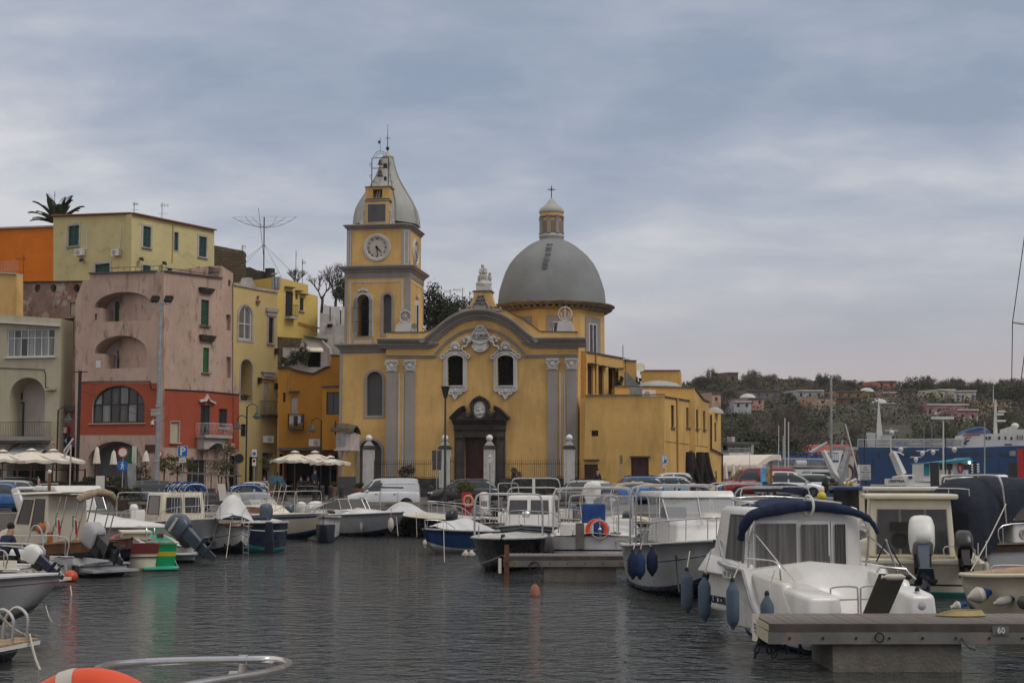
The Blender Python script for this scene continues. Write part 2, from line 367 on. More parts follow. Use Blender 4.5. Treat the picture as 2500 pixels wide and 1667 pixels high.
 # -- buildings with real openings
class Bld:
 def __init__(s,F,root):s.F,s.root,s.holes=F,root,[]
 def W(s,lx=0,ly=0,lz=0):return s.F.M@MT((lx,ly,lz))
 def op(s,x0,y0,x1,y1,top=0,kind='shutter',dep=.18,mat=None,back=None,trim=None,nx=2,nz=1,sill=None,label=None,name=None,fr=WF_,gl=GLASS,bar=.035,clo=True):
  X0,Z0,X1,Z1=s.F.r(x0,y0,x1,y1)
  s.holes.append((ahp(X0,Z0,X1,Z1,top),dep,back));poly=s.holes[-1][0]
  W,H=X1-X0,Z1-Z0;FM=s.F.M;root=s.root;res=None
  if trim:
   wpx,tm,out=trim[:3];w=wpx*W/max(1,x1-x0)
   po=ahp(X0-w,Z0-(w if len(trim)<4 else 0),X1+w,Z1+w,(1 if top==1 else(top*(W+2*w)/W if top else 0)))
   MB().psm(po,-out,0.,[ahp(X0+.001,Z0+.001,X1-.001,Z1-.001,top)]if True else()).bd('surround',tm,root,FM)
  if sill:
   MB().box(X0-.12,X1+.12,-.16,0.,Z0-.09,Z0).bd('sill',sill,root,FM)
  y=dep*.55
  if kind=='shutter':
   mat=mat or SHG
   for k in range(nx):
    a=X0+W*k/nx+.008;b=X0+W*(k+1)/nx-.008
    mb=MB().psm([(a,Z0),(b,Z0),(b,Z1),(a,Z1)],y-.03,y+.03,[[(a+.06,Z0+.07),(b-.06,Z0+.07),(b-.06,Z1-.07),(a+.06,Z1-.07)]])
    ns=max(4,min(18,int(H/.11)))
    for i in range(ns):
     z=Z0+.08+(H-.16)*(i+.5)/ns;h=(H-.16)/ns*.5
     mb.quad((a+.06,y-.02,z-h),(b-.06,y-.02,z-h),(b-.06,y+.025,z+h*.8),(a+.06,y+.025,z+h*.8))
    mb.bd('shutter',mat,root,FM,**NS)
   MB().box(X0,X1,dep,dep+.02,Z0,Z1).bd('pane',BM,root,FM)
  elif kind=='glass':
   f=MB();cells=[];zt=Z1-(W/2 if top==1 else 0)
   f.psm(poly,y-.03,y+.03,[[(X0+W/2+(px-X0-W/2)*(1-2*bar*1.4/W),Z0+H/2+(pz-Z0-H/2)*(1-2*bar*1.4/H))for px,pz in poly]])
   for k in range(1,nx):f.box(X0+W*k/nx-bar/2,X0+W*k/nx+bar/2,y-.025,y+.025,Z0,zt+(H-(zt-Z0))*(sin(math.acos(abs(2*k/nx-1)))if top==1 else 0))
   zc=[Z0+H*v for v in(nz if isinstance(nz,(list,tuple))else[i/nz for i in range(1,nz)])]
   for z in zc:f.box(X0,X1,y-.024,y+.024,z-bar/2,z+bar/2)
   fo=f.bd('window_frame',fr,root,FM,**NS)
   zz=[Z0]+zc+[Z1]
   for k in range(nx):
    for i in range(len(zz)-1):
     c=clip(poly,X0+W*k/nx+.01,zz[i]+.01,X0+W*(k+1)/nx-.01,zz[i+1]-.01)
     if len(c)>2:MB().psm(c,y+.03,y+.04).bd('pane',gl if not isinstance(gl,list)else gl[(k+i)%len(gl)],fo,FM,**NS)
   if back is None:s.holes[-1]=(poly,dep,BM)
   res=fo
  elif kind=='door':
   for k in range(nx):
    a=X0+W*k/nx+.006;b=X0+W*(k+1)/nx-.006;mb=MB().box(a,b,y,y+.05,Z0,Z1)
    np_=nz if isinstance(nz,int)else 3
    for i in range(np_):
     za=Z0+H*i/np_+.08;zb=Z0+H*(i+1)/np_-.04
     if b-a>.3:mb.box(a+.1,b-.1,y-.03,y,za,zb)
    mb.bd('door',mat or BROWN,root,FM,**NS)
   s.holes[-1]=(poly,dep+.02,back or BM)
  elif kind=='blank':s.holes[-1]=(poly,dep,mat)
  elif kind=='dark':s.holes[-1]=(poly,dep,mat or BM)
  return(X0,Z0,X1,Z1)
 def wall(s,outer_px,D,mat,name='wall',local=False,extra=(),y0=0.):
  outer=list(outer_px)if local else s.F.pl(outer_px)
  n=len(outer);mats=[mat];mb=MB()
  loops=[outer]+[h[0]for h in s.holes]
  tri=tessellate_polygon([[VV((a,b,0))for a,b in l]for l in loops]);flat=[p for l in loops for p in l]
  mb.add([(a,y0,b)for a,b in flat],[tuple(t)for t in tri])
  for i in range(n):
   (a,b),(c,d)=outer[i],outer[(i+1)%n];mb.quad((a,y0,b),(c,y0,d),(c,D,d),(a,D,b))
  tb=tessellate_polygon([[VV((a,b,0))for a,b in outer]]);mb.add([(a,D,b)for a,b in outer],[tuple(t)for t in tb])
  for poly,dep,bk in s.holes:
   for i in range(len(poly)):
    (a,b),(c,d)=poly[i],poly[(i+1)%len(poly)];mb.quad((a,y0,b),(c,y0,d),(c,dep,d),(a,dep,b))
   if bk is not None and bk!=0:
    if bk not in mats:mats.append(bk)
    mb.m=mats.index(bk)
   t2=tessellate_polygon([[VV((a,b,0))for a,b in poly]]);mb.add([(a,dep,b)for a,b in poly],[tuple(t)for t in t2]);mb.m=0
  return mb.bd(name,mats,s.root,s.F.M,smooth=False,fix=False)
def rail(root,M_,x0,x1,y,z0,z1,mat=IR,n=None,yside=None,name='railing',r=.012,mid=None):
 mb=MB();n=n or max(3,int((x1-x0)/.13))
 mb.tb([(x0,y,z1),(x1,y,z1)],r*1.5,5);mb.tb([(x0,y,z0+.06),(x1,y,z0+.06)],r,4)
 for i in range(n+1):
  x=x0+(x1-x0)*i/n;mb.tb([(x,y,z0),(x,y,z1)],r,4)
 if yside is not None:
  for xx in(x0,x1):
   mb.tb([(xx,y,z1),(xx,yside,z1)],r*1.5,5)
   for k in range(1,max(2,int(abs(yside-y)/.15))):
    yy=y+(yside-y)*k/max(2,int(abs(yside-y)/.15));mb.tb([(xx,yy,z0),(xx,yy,z1)],r,4)
 return mb.bd(name,mat,root,M_)
 # == SETTING
wm=bpy.data.materials.new('harbour_water');wm.use_nodes=True
def water_mat(m):
 nt=m.node_tree;b=nt.nodes['Principled BSDF'];L=nt.links.new
 b.inputs['Base Color'].default_value=(.03,.033,.031,1);b.inputs['Roughness'].default_value=.04
 b.inputs['IOR'].default_value=1.33;b.inputs['Specular IOR Level'].default_value=.5
 t=nt.nodes.new('ShaderNodeTexCoord');h=None
 for sc,rot,amp,det in(((1.8,2.5,1),.18,.21,3),((5.,6.,1),-.12,.05,3),((11,14,1),.3,.014,2),((.22,.5,1),.1,.1,2)):
  mp=nt.nodes.new('ShaderNodeMapping');mp.inputs['Scale'].default_value=sc;mp.inputs['Rotation'].default_value=(0,0,rot)
  L(t.outputs['Object'],mp.inputs[0]);n=nt.nodes.new('ShaderNodeTexNoise');n.inputs['Scale'].default_value=1
  n.inputs['Detail'].default_value=det;n.inputs['Roughness'].default_value=.55;n.inputs['Distortion'].default_value=.6;L(mp.outputs[0],n.inputs['Vector'])
  k=nt.nodes.new('ShaderNodeMath');k.operation='MULTIPLY';k.inputs[1].default_value=amp;L(n.outputs['Fac'],k.inputs[0])
  if h is None:h=k.outputs[0]
  else:
   a=nt.nodes.new('ShaderNodeMath');a.operation='ADD';L(h,a.inputs[0]);L(k.outputs[0],a.inputs[1]);h=a.outputs[0]
 mp=nt.nodes.new('ShaderNodeMapping');mp.inputs['Scale'].default_value=(.1,.07,1);L(t.outputs['Object'],mp.inputs[0])
 n=nt.nodes.new('ShaderNodeTexNoise');n.inputs['Detail'].default_value=2;n.inputs['Scale'].default_value=1;L(mp.outputs[0],n.inputs['Vector'])
 r=nt.nodes.new('ShaderNodeMapRange');r.inputs[1].default_value=.35;r.inputs[2].default_value=.6;r.inputs[3].default_value=.35;r.inputs[4].default_value=1.;L(n.outputs['Fac'],r.inputs[0])
 bp=nt.nodes.new('ShaderNodeBump');bp.inputs['Distance'].default_value=1.
 L(r.outputs[0],bp.inputs['Strength']);L(h,bp.inputs['Height']);L(bp.outputs[0],b.inputs['Normal'])
water_mat(wm)
w=MB().quad((-1500,-60,0),(1500,-60,0),(1500,3000,0),(-1500,3000,0)).bd('water',wm);tag(w,'dark grey rippled harbour water with soft building reflections',kind='structure')
EX=GX(1990,150)
def strip(name,pts,z0,mat,thick,label):
 mb=MB().psm(pts,z0-thick,z0,ax='z');o=mb.bd(name,mat,**NS);tag(o,label,kind='structure');return o
strip('quay_edge',[(-70,71.6),(20,71.6),(20,73.4),(-70,73.4)],.904,STONE,1.6,'pale stone coping along the edge of the quay')
strip('quay_apron',[(-70,73.4),(20,73.4),(36,110),(36,80.2),(-70,80.2)][:2]+[(34,73.4),(34,80.2),(-70,80.2)],.9,PAVE,1.5,'grey paved quay apron where cars are parked')
mb=MB();mb.add([(-70,80,.896),(50,80,.896),(50,88,1.446),(-70,88,1.446)],[(0,1,2,3)])
o=mb.bd('road',PAVE);tag(o,'grey road rising gently from the quay to the houses',kind='structure')
strip('pavement',[(-75,88),(50,88),(50,250),(-75,250)],1.45,PAVE,2.5,'grey pavement in front of the church and houses')
hs=M('hill_soil',(.078,.073,.048),rgh=.95,var=.4,vs=.05,bump=.3,bs=.4,stn=[((.24,.165,.105),(.03,.03,.05),.56,.66,.8),((.03,.035,.018),(.08,.08,.08),.45,.6,.9)])
# ---- hill behind the harbour: skyline follows the ridge read from the photograph at 330 m
RIDGE=[(1560,985),(1680,952),(1740,930),(1800,925),(1880,938),(1950,945),(2020,942),(2100,935),(2200,940),(2300,952),(2400,960),(2500,965),(2640,960),(2900,955)]
def ridge_z(px):
 for(a,b),(c,d)in zip(RIDGE,RIDGE[1:]):
  if a<=px<=c:return ZY(b+(d-b)*(px-a)/(c-a),420)
 return ZY(RIDGE[0][1]if px<1560 else RIDGE[-1][1],420)
def hill_z(X,Y):
 px=1250+X/Y*FPX*1.004
 ys=[(235,1180),(262,1092),(280,1060),(300,1036),(318,1003),(333,984),(352,972),(385,947)]
 rz=ridge_z(px);tgt=None
 for(d0,y0),(d1,y1)in zip(ys,ys[1:]):
  if d0<=Y<=d1:tgt=ZY(y0+(y1-y0)*(Y-d0)/(d1-d0),Y)
 if tgt is None:tgt=ZY(947,385)+(rz-2.-ZY(947,385))*min(1,(Y-385)/35)if Y<420 else rz-2.-(Y-420)*.12
 f=min(1,max(0,(px-1560)/120))if Y>262 else 1
 return tgt+(.8*sin(X*.05+Y*.03)+.5*sin(X*.13-Y*.07))*(1 if 262<Y<420 else 0)
mb=MB();NX_,NY_=70,34
for j in range(NY_+1):
 Y=235+250*j/NY_
 for i in range(NX_+1):
  X=20+(220-20)*i/NX_*(Y/400+.25);mb.v.append((X,Y,hill_z(X,Y)))
for j in range(NY_):
 for i in range(NX_):
  a=j*(NX_+1)+i;mb.f.append([a,a+1,a+NX_+2,a+NX_+1]);mb.mi.append(0)
o=mb.bd('hillside',hs,ang=80);tag(o,'steep wooded hillside with bare ochre cliff patches',kind='structure')
# ---- left and rear high ground behind the houses
mb=MB();mb.add([(-75,132,1.4),(12,132,1.4),(12,150,13),(-75,150,13),(-75,260,14),(12,260,14)],[(0,1,2,3),(3,2,5,4)])
o=mb.bd('terrace_ground',hs);tag(o,'earth slope rising behind the houses and church',kind='structure')
# == CHURCH
C=Fr((930,98.8),(1425,96.9),1.45)
chu=thg('church','ochre yellow church with grey trim, curved gable, clock tower and grey dome','church',C.M)
B=Bld(C,chu);CM=C.M
def ql(px,y,off=0):return C.q(px,y,off)
PXM=C.q(1180,1100)[0]-C.q(1080,1100)[0];PXM/=100
GABLE=[(943,811),(1032,811),(1050,806),(1072,792),(1092,776),(1112,763),(1135,752),(1155,746),(1172,744),(1190,746),(1210,749),(1235,757),(1255,767),(1278,779),(1300,795),(1319,809),(1411,810)]
b0=C.q(1172,1230)[1]
zb=-.2
out=[(C.q(943,1100)[0],zb),(C.q(1411,1100)[0],zb)]+[C.q(x,y)for x,y in reversed(GABLE)]
for cx,x0,x1 in((1112,1093,1131),(1234.5,1215,1254)):
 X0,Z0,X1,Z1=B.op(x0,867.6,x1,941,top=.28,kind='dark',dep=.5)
 w=X1-X0;xc=(X0+X1)/2;s=chu
 fr=MB();t=.27
 fr.psm(ahp(X0-t,Z0-t*.6,X1+t,Z1+.3,.42),-.1,0,[ahp(X0,Z0,X1,Z1,.28)])
 win=fr.bd('window_surround',WHT,chu,CM)
 fr=MB()
 fr.psm(ahp(X0-.08,Z0-.08,X1+.08,Z1+.1,.32),-.16,-.1,[ahp(X0,Z0,X1,Z1,.28)])
 for k in range(7):
  a=pi*(.12+.76*k/6);fr.bll((xc+.3*cos(a),-.13,Z1+.52+.3*sin(a)),(.08,.07,.17),8,5,MT((0,0,0)))
 fr.bll((xc,-.14,Z1+.5),(.2,.1,.16),10,6)
 for sg in(-1,1):
  fr.tb([(xc+sg*u,-.14,Z1+v)for u,v in sph([(.22,.38),(.42,.42),(.55,.26),(.68,.2),(.8,.02),(.96,.02),(1.,-.16),(.86,-.22),(.8,-.1)])],.065,5)
  fr.tb([(xc+sg*u,-.12,Z1+v)for u,v in sph([(.26,.2),(.44,.12),(.62,0.),(.78,-.14)])],.07,5)
  fr.tb([(xc+sg*u,-.13,Z0+v)for u,v in sph([(.74,-.14),(.78,-.32),(.62,-.42),(.5,-.3),(.58,-.22)])],.055,5)
  fr.tb([(xc+sg*u,-.13,Z0+v)for u,v in sph([(.5,-.4),(.38,-.6),(.2,-.58),(.22,-.42),(.32,-.46)])],.055,5)
  fr.tb([(xc+sg*u,-.13,Z0+v)for u,v in sph([(.2,-.62),(.1,-.8),(0.,-.94)])],.06,5)
 fr.psm([(X0-.2,Z0-.16),(X0-.15,Z0-.35),(xc-.35,Z0-.55),(xc,Z0-.88),(xc+.35,Z0-.55),(X1+.15,Z0-.35),(X1+.2,Z0-.16)],-.09,0)
 fr.bll((xc,-.13,Z0-.38),(.14,.07,.14),8,5)
 fr.bd('plaster_ornament',WHT,win,CM)
 g=MB();n=6
 for k in range(-10,16):
  a=(X0+k*w/n,Z0);b=(X0+k*w/n+(Z1-Z0)*.55,Z1)
  for(p,q_)in((a,b),((b[0],a[1]),(a[0],b[1]))):
   d=(q_[0]-p[0],q_[1]-p[1]);t0,t1=0,1
   for lo,hi,pp,dd in((X0,X1,p[0],d[0]),(Z0,Z1-.05,p[1],d[1])):
    u,v=(lo-pp)/dd,(hi-pp)/dd;u,v=min(u,v),max(u,v);t0,t1=max(t0,u),min(t1,v)
   if t1-t0>.02:g.tb([(p[0]+d[0]*t0,.12,p[1]+d[1]*t0),(p[0]+d[0]*t1,.12,p[1]+d[1]*t1)],.01,4)
 g.bd('lattice',IR,win,CM)
X0,Z0,X1,Z1=C.r(1134,1067,1212,1214);Z0=zb+.25
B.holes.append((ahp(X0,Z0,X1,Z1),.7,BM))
facade=B.wall(out,9.5,YEL,local=True)
door_z0=Z0
for k in range(2):
 a=X0+(X1-X0)*k/2+.01;b=a+(X1-X0)/2-.02;mb=MB().box(a,b,.45,.52,Z0,Z1)
 for i in range(4):
  for j in range(2):
   u0=a+.1+j*(b-a-.1)/2;u1=u0+(b-a)/2-.2;v0=Z0+.15+i*(Z1-Z0-.2)/4;v1=v0+(Z1-Z0)/4-.25
   mb.box(u0,u1,.42,.45,v0,v1)
 mb.bd('door',REDDOOR,chu,CM,**NS)
pm=MB();PX0=C.q(1111,1100)[0];PX1=C.q(1234,1100)[0]
def zq(y):return C.q(1172,y)[1]
pc=(PX0+PX1)/2
for a,b in((PX0,X0),(X1,PX1)):
 pm.box(a,b,-.28,.3,zb,zq(1051));m_=(a+b)/2;h=(b-a)/2
 pm.box(m_-h*.55,m_+h*.55,-.36,-.28,zb+.5,zq(1072));pm.box(m_-h*.62,m_+h*.62,-.4,-.28,zq(1072),zq(1058))
 pm.box(a-.05,b+.05,-.42,-.1,zb,zb+.5)
 for sg in(-1,1):pm.bll((m_+sg*h*.5,-.42,zq(1066)),(.12,.08,.14),8,6)
pm.box(X0,X1,-.28,.3,Z1,zq(1051))
pm.swp([(PX0-.05,zq(1051)),(PX1+.05,zq(1051))],[(0,0),(0,-.36),(.1,-.42),(.14,-.36),(.45,-.34),(.5,-.4),(.56,0)])
pm.swp([(PX0-.1,zq(1036)),(PX1+.1,zq(1036))],[(0,0),(0,-.4),(.12,-.58),(.2,-.62),(.28,-.78),(.34,-.8),(.36,0)])
pz=zq(1036)+.36
frame_=pm.bd('portal',LAVA,chu,CM,ang=30)
pm=MB()
for sg in(-1,1):
 pth=[(pc+sg*u,pz+v)for u,v in sph([(2.,0.),(1.78,.22),(1.5,.5),(1.2,.72),(1.,.78)])]
 if sg>0:pth=pth[::-1]
 pm.swp(pth,[(-.16,-.02),(-.16,-.35),(-.02,-.55),(.1,-.68),(.15,-.64),(.15,-.02)])
 pm.psm([(pc+sg*u,pz+v)for u,v in[(1.85,0),(1.1,.62),(.95,.3),(.55,0.)]],-.25,0)
 mc=C.q(1172.4,999.5)
 pm.tb([(pc+sg*u,-.25,pz+v)for u,v in sph([(.4,1.25),(.56,1.),(.5,.7),(.6,.4),(.82,.18),(.95,.3),(.86,.42)])],[.13]*36+[.12],6)
 pm.psm([(pc+sg*u,pz+v)for u,v in[(.36,0.),(.95,0.),(.78,.3),(.6,.7),(.62,1.25),(.48,1.3)]],-.2,0)
pm.swp([(pc+.62*cos(a),mc[1]+.12+.66*sin(a))for a in[pi-pi*i/16 for i in range(17)]],[(-.14,-.02),(-.14,-.3),(0,-.42),(.09,-.46),(.11,-.02)])
for k in range(5):pm.bll((pc-.24+.12*k,-.42,mc[1]+.86-.05*abs(k-2)),(.09,.08,.1),8,5)
pm.bd('pediment',LAVA,chu,CM,ang=30)
mc=C.q(1172.4,999.5);me_=MB();n=28
me_.psm([(mc[0]+.56*cos(2*pi*i/n),mc[1]+.74*sin(2*pi*i/n))for i in range(n)],-.34,0,[[(mc[0]+.41*cos(2*pi*i/n),mc[1]+.57*sin(2*pi*i/n))for i in range(n)]])
mo=me_.bd('medallion_frame',LAVA,chu,CM)
me_=MB();me_.psm([(mc[0]+.42*cos(2*pi*i/n),mc[1]+.58*sin(2*pi*i/n))for i in range(n)],-.28,0)
for c,r in(((.03,-.31,.2),(.09,.07,.11)),((.02,-.31,0.),(.17,.07,.2)),((-.12,-.32,.02),(.07,.06,.08)),((.1,-.31,-.22),(.2,.07,.16)),((-.1,-.31,-.28),(.14,.06,.12)),((-.16,-.31,.2),(.05,.05,.12)),((.2,-.31,.08),(.07,.05,.14))):
 me_.bll((mc[0]+c[0],c[1],mc[1]+c[2]),r,10,7)
me_.bd('relief_medallion',WHT,mo,CM,ang=60)
def cpath(pts):return[C.q(x,y)for x,y in pts]
CORN=[(925,838),(1036,838),(1046,834),(1064,819),(1085,800),(1110,783),(1140,771),(1172,767),(1204,771),(1234,783),(1259,800),(1281,819),(1299,832),(1309,836),(1434,836)]
CP=sph(cpath(CORN),4);CP=cpath([(925,838),(1036,838)])+[p for p in CP if C.q(1040,838)[0]<p[0]<C.q(1305,836)[0]]+cpath([(1309,836),(1432,836)])
cm=MB();cm.swp(CP,[(-.36,.1),(-.36,-.16),(-.24,-.2),(-.2,-.3),(-.04,-.34),(0,-.46),(.1,-.5),(.14,-.66),(.27,-.7),(.31,-.62),(.31,.1)])
cm.bd('cornice',GRC,chu,CM,ang=25)
STR=[(943,870),(1053,870),(1064,864),(1080,846),(1100,828),(1126,812),(1150,805),(1172,803),(1194,805),(1218,812),(1244,828),(1264,846),(1280,864),(1291,870),(1411,868)]
SP=sph(cpath(STR),4);SP=cpath([(943,870),(1053,870)])+[p for p in SP if C.q(1054,870)[0]<p[0]<C.q(1290,870)[0]]+cpath([(1291,869),(1411,868)])
MB().swp(SP,[(-.09,.05),(-.09,-.1),(0.,-.12),(.05,-.18),(.09,-.16),(.09,.05)]).bd('string_course',GRY,chu,CM,ang=25)
GP=[C.q(x,y)for x,y in GABLE]
MB().swp(GP,[(-.03,2.),(-.03,-.05),(.03,-.06),(.045,2.)]).bd('coping',GD,chu,CM)
for xa,xb in((945,969),(990,1013),(1337.5,1361.5),(1383,1408)):
 a,zt,b,_=C.r(xa,903,xb,903);z0,z1=zq(1165),zq(903)
 p=MB().box(a,b,-.14,0,z0,z1).bd('pilaster',GRY,chu,CM,**NS)
 q_=MB();m_=(a+b)/2;h=(b-a)/2;zc=zq(877)
 q_.box(a-.02,b+.02,-.16,0,z1,zc-.1);q_.box(a-.09,b+.09,-.26,0,zc-.12,zc);q_.box(a-.03,b+.03,-.19,0,z1-.03,z1+.04)
 for sg in(-1,1):
  q_.tb([(m_+sg*u,-.2,zc+v)for u,v in sph([(.12,-.2),(.26,-.16),(.4,-.18),(.44,-.3),(.34,-.36),(.29,-.28)],4)],.055,5)
  q_.tb([(m_+sg*u,-.19,zc+v)for u,v in sph([(.36,-.34),(.3,-.52),(.15,-.66),(0,-.7)],4)],.045,5)
 q_.bll((m_,-.17,zc-.38),(.18,.07,.22),10,6);q_.bd('capital',WHT,p,CM,ang=50)
 q_=MB();q_.box(a-.1,b+.1,-.3,0,zb,z0-.35);q_.box(a-.06,b+.06,-.25,0,z0-.35,z0-.22);q_.box(a-.12,b+.12,-.32,0,z0-.22,z0-.12);q_.box(a-.04,b+.04,-.22,0,z0-.12,z0)
 q_.bd('base',PLN,p,CM,**NS)
for x in(974.5,984.5,1367.5,1379.5):
 a=C.q(x,1000)[0];MB().box(a-.045,a+.045,-.05,0,zq(1160),zq(911)).bd('white_strip',WHT,chu,CM,**NS)
MB().box(C.q(943,1000)[0],C.q(1411,1000)[0],-.09,-.003,zb,zq(1172)).bd('plinth',PLN,chu,CM,**NS)
cc=C.q(1173.5,829);cr=MB()
SH=[(0,.98),(.18,.96),(.32,.84),(.42,.6),(.62,.34),(.72,.06),(.62,-.06),(.48,-.3),(.42,-.62),(.22,-.84),(0,-.92)]
SHP=[(cc[0]+u,cc[1]+v)for u,v in SH];SHP+=[(cc[0]-u,cc[1]+v)for u,v in reversed(SH[1:-1])]
cr.psm(SHP,-.2,0)
for k in range(7):
 a=pi*(.1+.8*k/6);cr.bll((cc[0]+.22*cos(a),-.24,cc[1]+.72+.2*sin(a)),(.06,.06,.13),8,5)
for sg in(-1,1):
 cr.tb([(cc[0]+sg*u,-.22,cc[1]+v)for u,v in sph([(0.,.62),(.3,.7),(.5,.46),(.6,.2),(.78,.1),(.74,-.06),(.6,-.02),(.48,-.1),(.28,-.22),(0.,-.3)])],.06,5)
 cr.tb([(cc[0]+sg*u,-.2,cc[1]+v)for u,v in sph([(.7,.02),(.92,.16),(1.1,.02),(1.3,.06),(1.36,-.06)])],[.11]*12+[.07]*13,6)
 cr.tb([(cc[0]+sg*u,-.2,cc[1]+v)for u,v in sph([(.66,-.08),(.86,-.22),(.98,-.46),(1.22,-.52),(1.3,-.7)])],[.13]*8+[.09]*17,6)
 cr.bll((cc[0]+sg*.82,-.24,cc[1]+.02),(.14,.1,.15),8,6);cr.bll((cc[0]+sg*1.14,-.22,cc[1]-.12),(.12,.08,.12),8,6)
cr.tb([(cc[0]+.56*cos(a),-.22,cc[1]-.36+.5*sin(a))for a in[pi+pi*i/12 for i in range(13)]],.05,5)
co=cr.bd('cartouche',WHT,chu,CM,ang=60)
DKL=M('dark_lettering',(.03,.028,.026),rgh=.8,var=0)
text('O CRUX',co,CM@MT((cc[0],-.265,cc[1]+.25)),.27,DKL,bold=.006)
text('AVE SPES UNICA',co,CM@MT((cc[0],-.275,cc[1]+.03)),.145,DKL,bold=.003)
text('MDCCLX',co,CM@MT((cc[0],-.215,cc[1]-.76)),.11,DKL)
def flare(cx,y0,y1,w0,w1,yy0,yy1,mat,name,root,par=None):
 a=C.q(cx,y0);b=C.q(cx,y1);n=6;L_=[];R_=[]
 for i in range(n+1):
  t=i/n;w_=w0+(w1-w0)*(1-(1-t)**2.2);z=a[1]+(b[1]-a[1])*t;L_.append((a[0]-w_,z));R_.append((a[0]+w_,z))
 return MB().psm(L_+R_[::-1],yy0,yy1).bd(name,mat,root,CM)
pd=flare(1178,750,712,.98,.6,-.12,1.,YEL,'pedestal',chu)
a=C.q(1178,711);MB().box(a[0]-.68,a[0]+.68,-.2,1.05,a[1]-.04,a[1]+.04).bd('cap',GD,pd,CM,**NS)
pl=C.q(1173,735);mb=MB().psm([(pl[0]-.36,pl[1]-.62),(pl[0]+.42,pl[1]-.62),(pl[0]+.3,pl[1]+.42),(pl[0]-.24,pl[1]+.42)],-.17,-.12)
po=mb.bd('plaque',GRY,pd,CM,**NS)
for i,s_ in enumerate(('AVE','MARIS','STELLA')):text(s_,po,CM@MT((pl[0]+.03,-.185,pl[1]+.26-.24*i)),.25,DKL,bold=.005)
sc_=MB();zc=C.q(1172,758)[1]
for sg in(-1,1):
 sc_.tb([(pl[0]+sg*u,-.14,zc+v)for u,v in sph([(.4,.55),(.58,.28),(.62,.1),(.82,.06),(.9,.22),(.76,.28),(.72,.18)])],.075,6)
 sc_.tb([(pl[0]+sg*u,-.14,zc+v)for u,v in sph([(.85,.04),(1.1,0.),(1.38,-.04),(1.46,.1),(1.34,.14)])],.07,6)
 sc_.psm([(pl[0]+sg*u,zc+v)for u,v in[(0,.1),(.3,.5),(.5,.4),(.62,.05),(1.4,-.1),(.9,-.14),(0,-.05)]],-.1,0)
sc_.bd('scroll',GRY,chu,CM,ang=60)
a=C.q(1179.5,711);st=MB();st.box(a[0]-.48,a[0]+.48,-.08,.85,a[1]+.04,C.q(1179,698)[1]);so_=st.bd('statue_plinth',WHT,chu,CM,**NS)
z0=C.q(1179,698)[1];cx=C.q(1178,680)[0];st=MB()
STN=M('statue_stone',(.47,.45,.42),rgh=.8,var=.12,vs=3,bump=.03,bs=5,stn=[((.25,.24,.21),(3,3,1.5),.5,.72,.6)])
st.lth([(.5,0),(.54,.12),(.5,.28),(.4,.4),(.3,.46)],14,(cx+.02,.4,z0))
for c,r in(((-.28,.1,.18),(.28,.24,.2)),((.3,.1,.2),(.3,.26,.22)),((0.,-.05,.2),(.3,.24,.2)),((.42,.15,.62),(.16,.16,.26)),((.44,.1,.92),(.1,.1,.12))):st.bll((cx+c[0],.4+c[1],z0+c[2]),r,10,7)
st.loft([[VV((cx+ox+rx*cos(t),.4+ry*sin(t)+oy,z0+z))for t in[2*pi*k/14 for k in range(14)]]for z,rx,ry,ox,oy in((.35,.4,.34,-.02,0),(.6,.38,.33,-.03,-.03),(.78,.34,.3,-.02,-.05),(.92,.25,.2,0.,.02),(1.15,.23,.17,0.,.02),(1.28,.16,.13,-.02,.02),(1.34,.09,.09,-.04,.02),(1.4,.115,.12,-.05,0),(1.5,.12,.125,-.06,0),(1.58,.07,.08,-.06,.01))])
st.bll((cx+.07,.15,z0+1.02),(.1,.1,.17),8,6);st.bll((cx+.09,.12,z0+1.23),.085,8,6);st.bll((cx-.055,.29,z0+1.47),(.075,.06,.1),8,6)
for sg,e in((-1,(-.16,.12)),(1,(.2,.1))):
 st.tb([(cx+sg*.2,.38,z0+1.22),(cx+sg*.25,.25,z0+.98),(cx+.05+sg*.06,.1,z0+.92)],[.08,.07,.05],7)
for k in range(5):st.tb([(cx-.3+.15*k,.02+.03*abs(k-2),z0+.38),(cx-.2+.1*k,.03,z0+.72)],[.05,.03],6)
st.bd('statue',STN,so_,CM,ang=70)
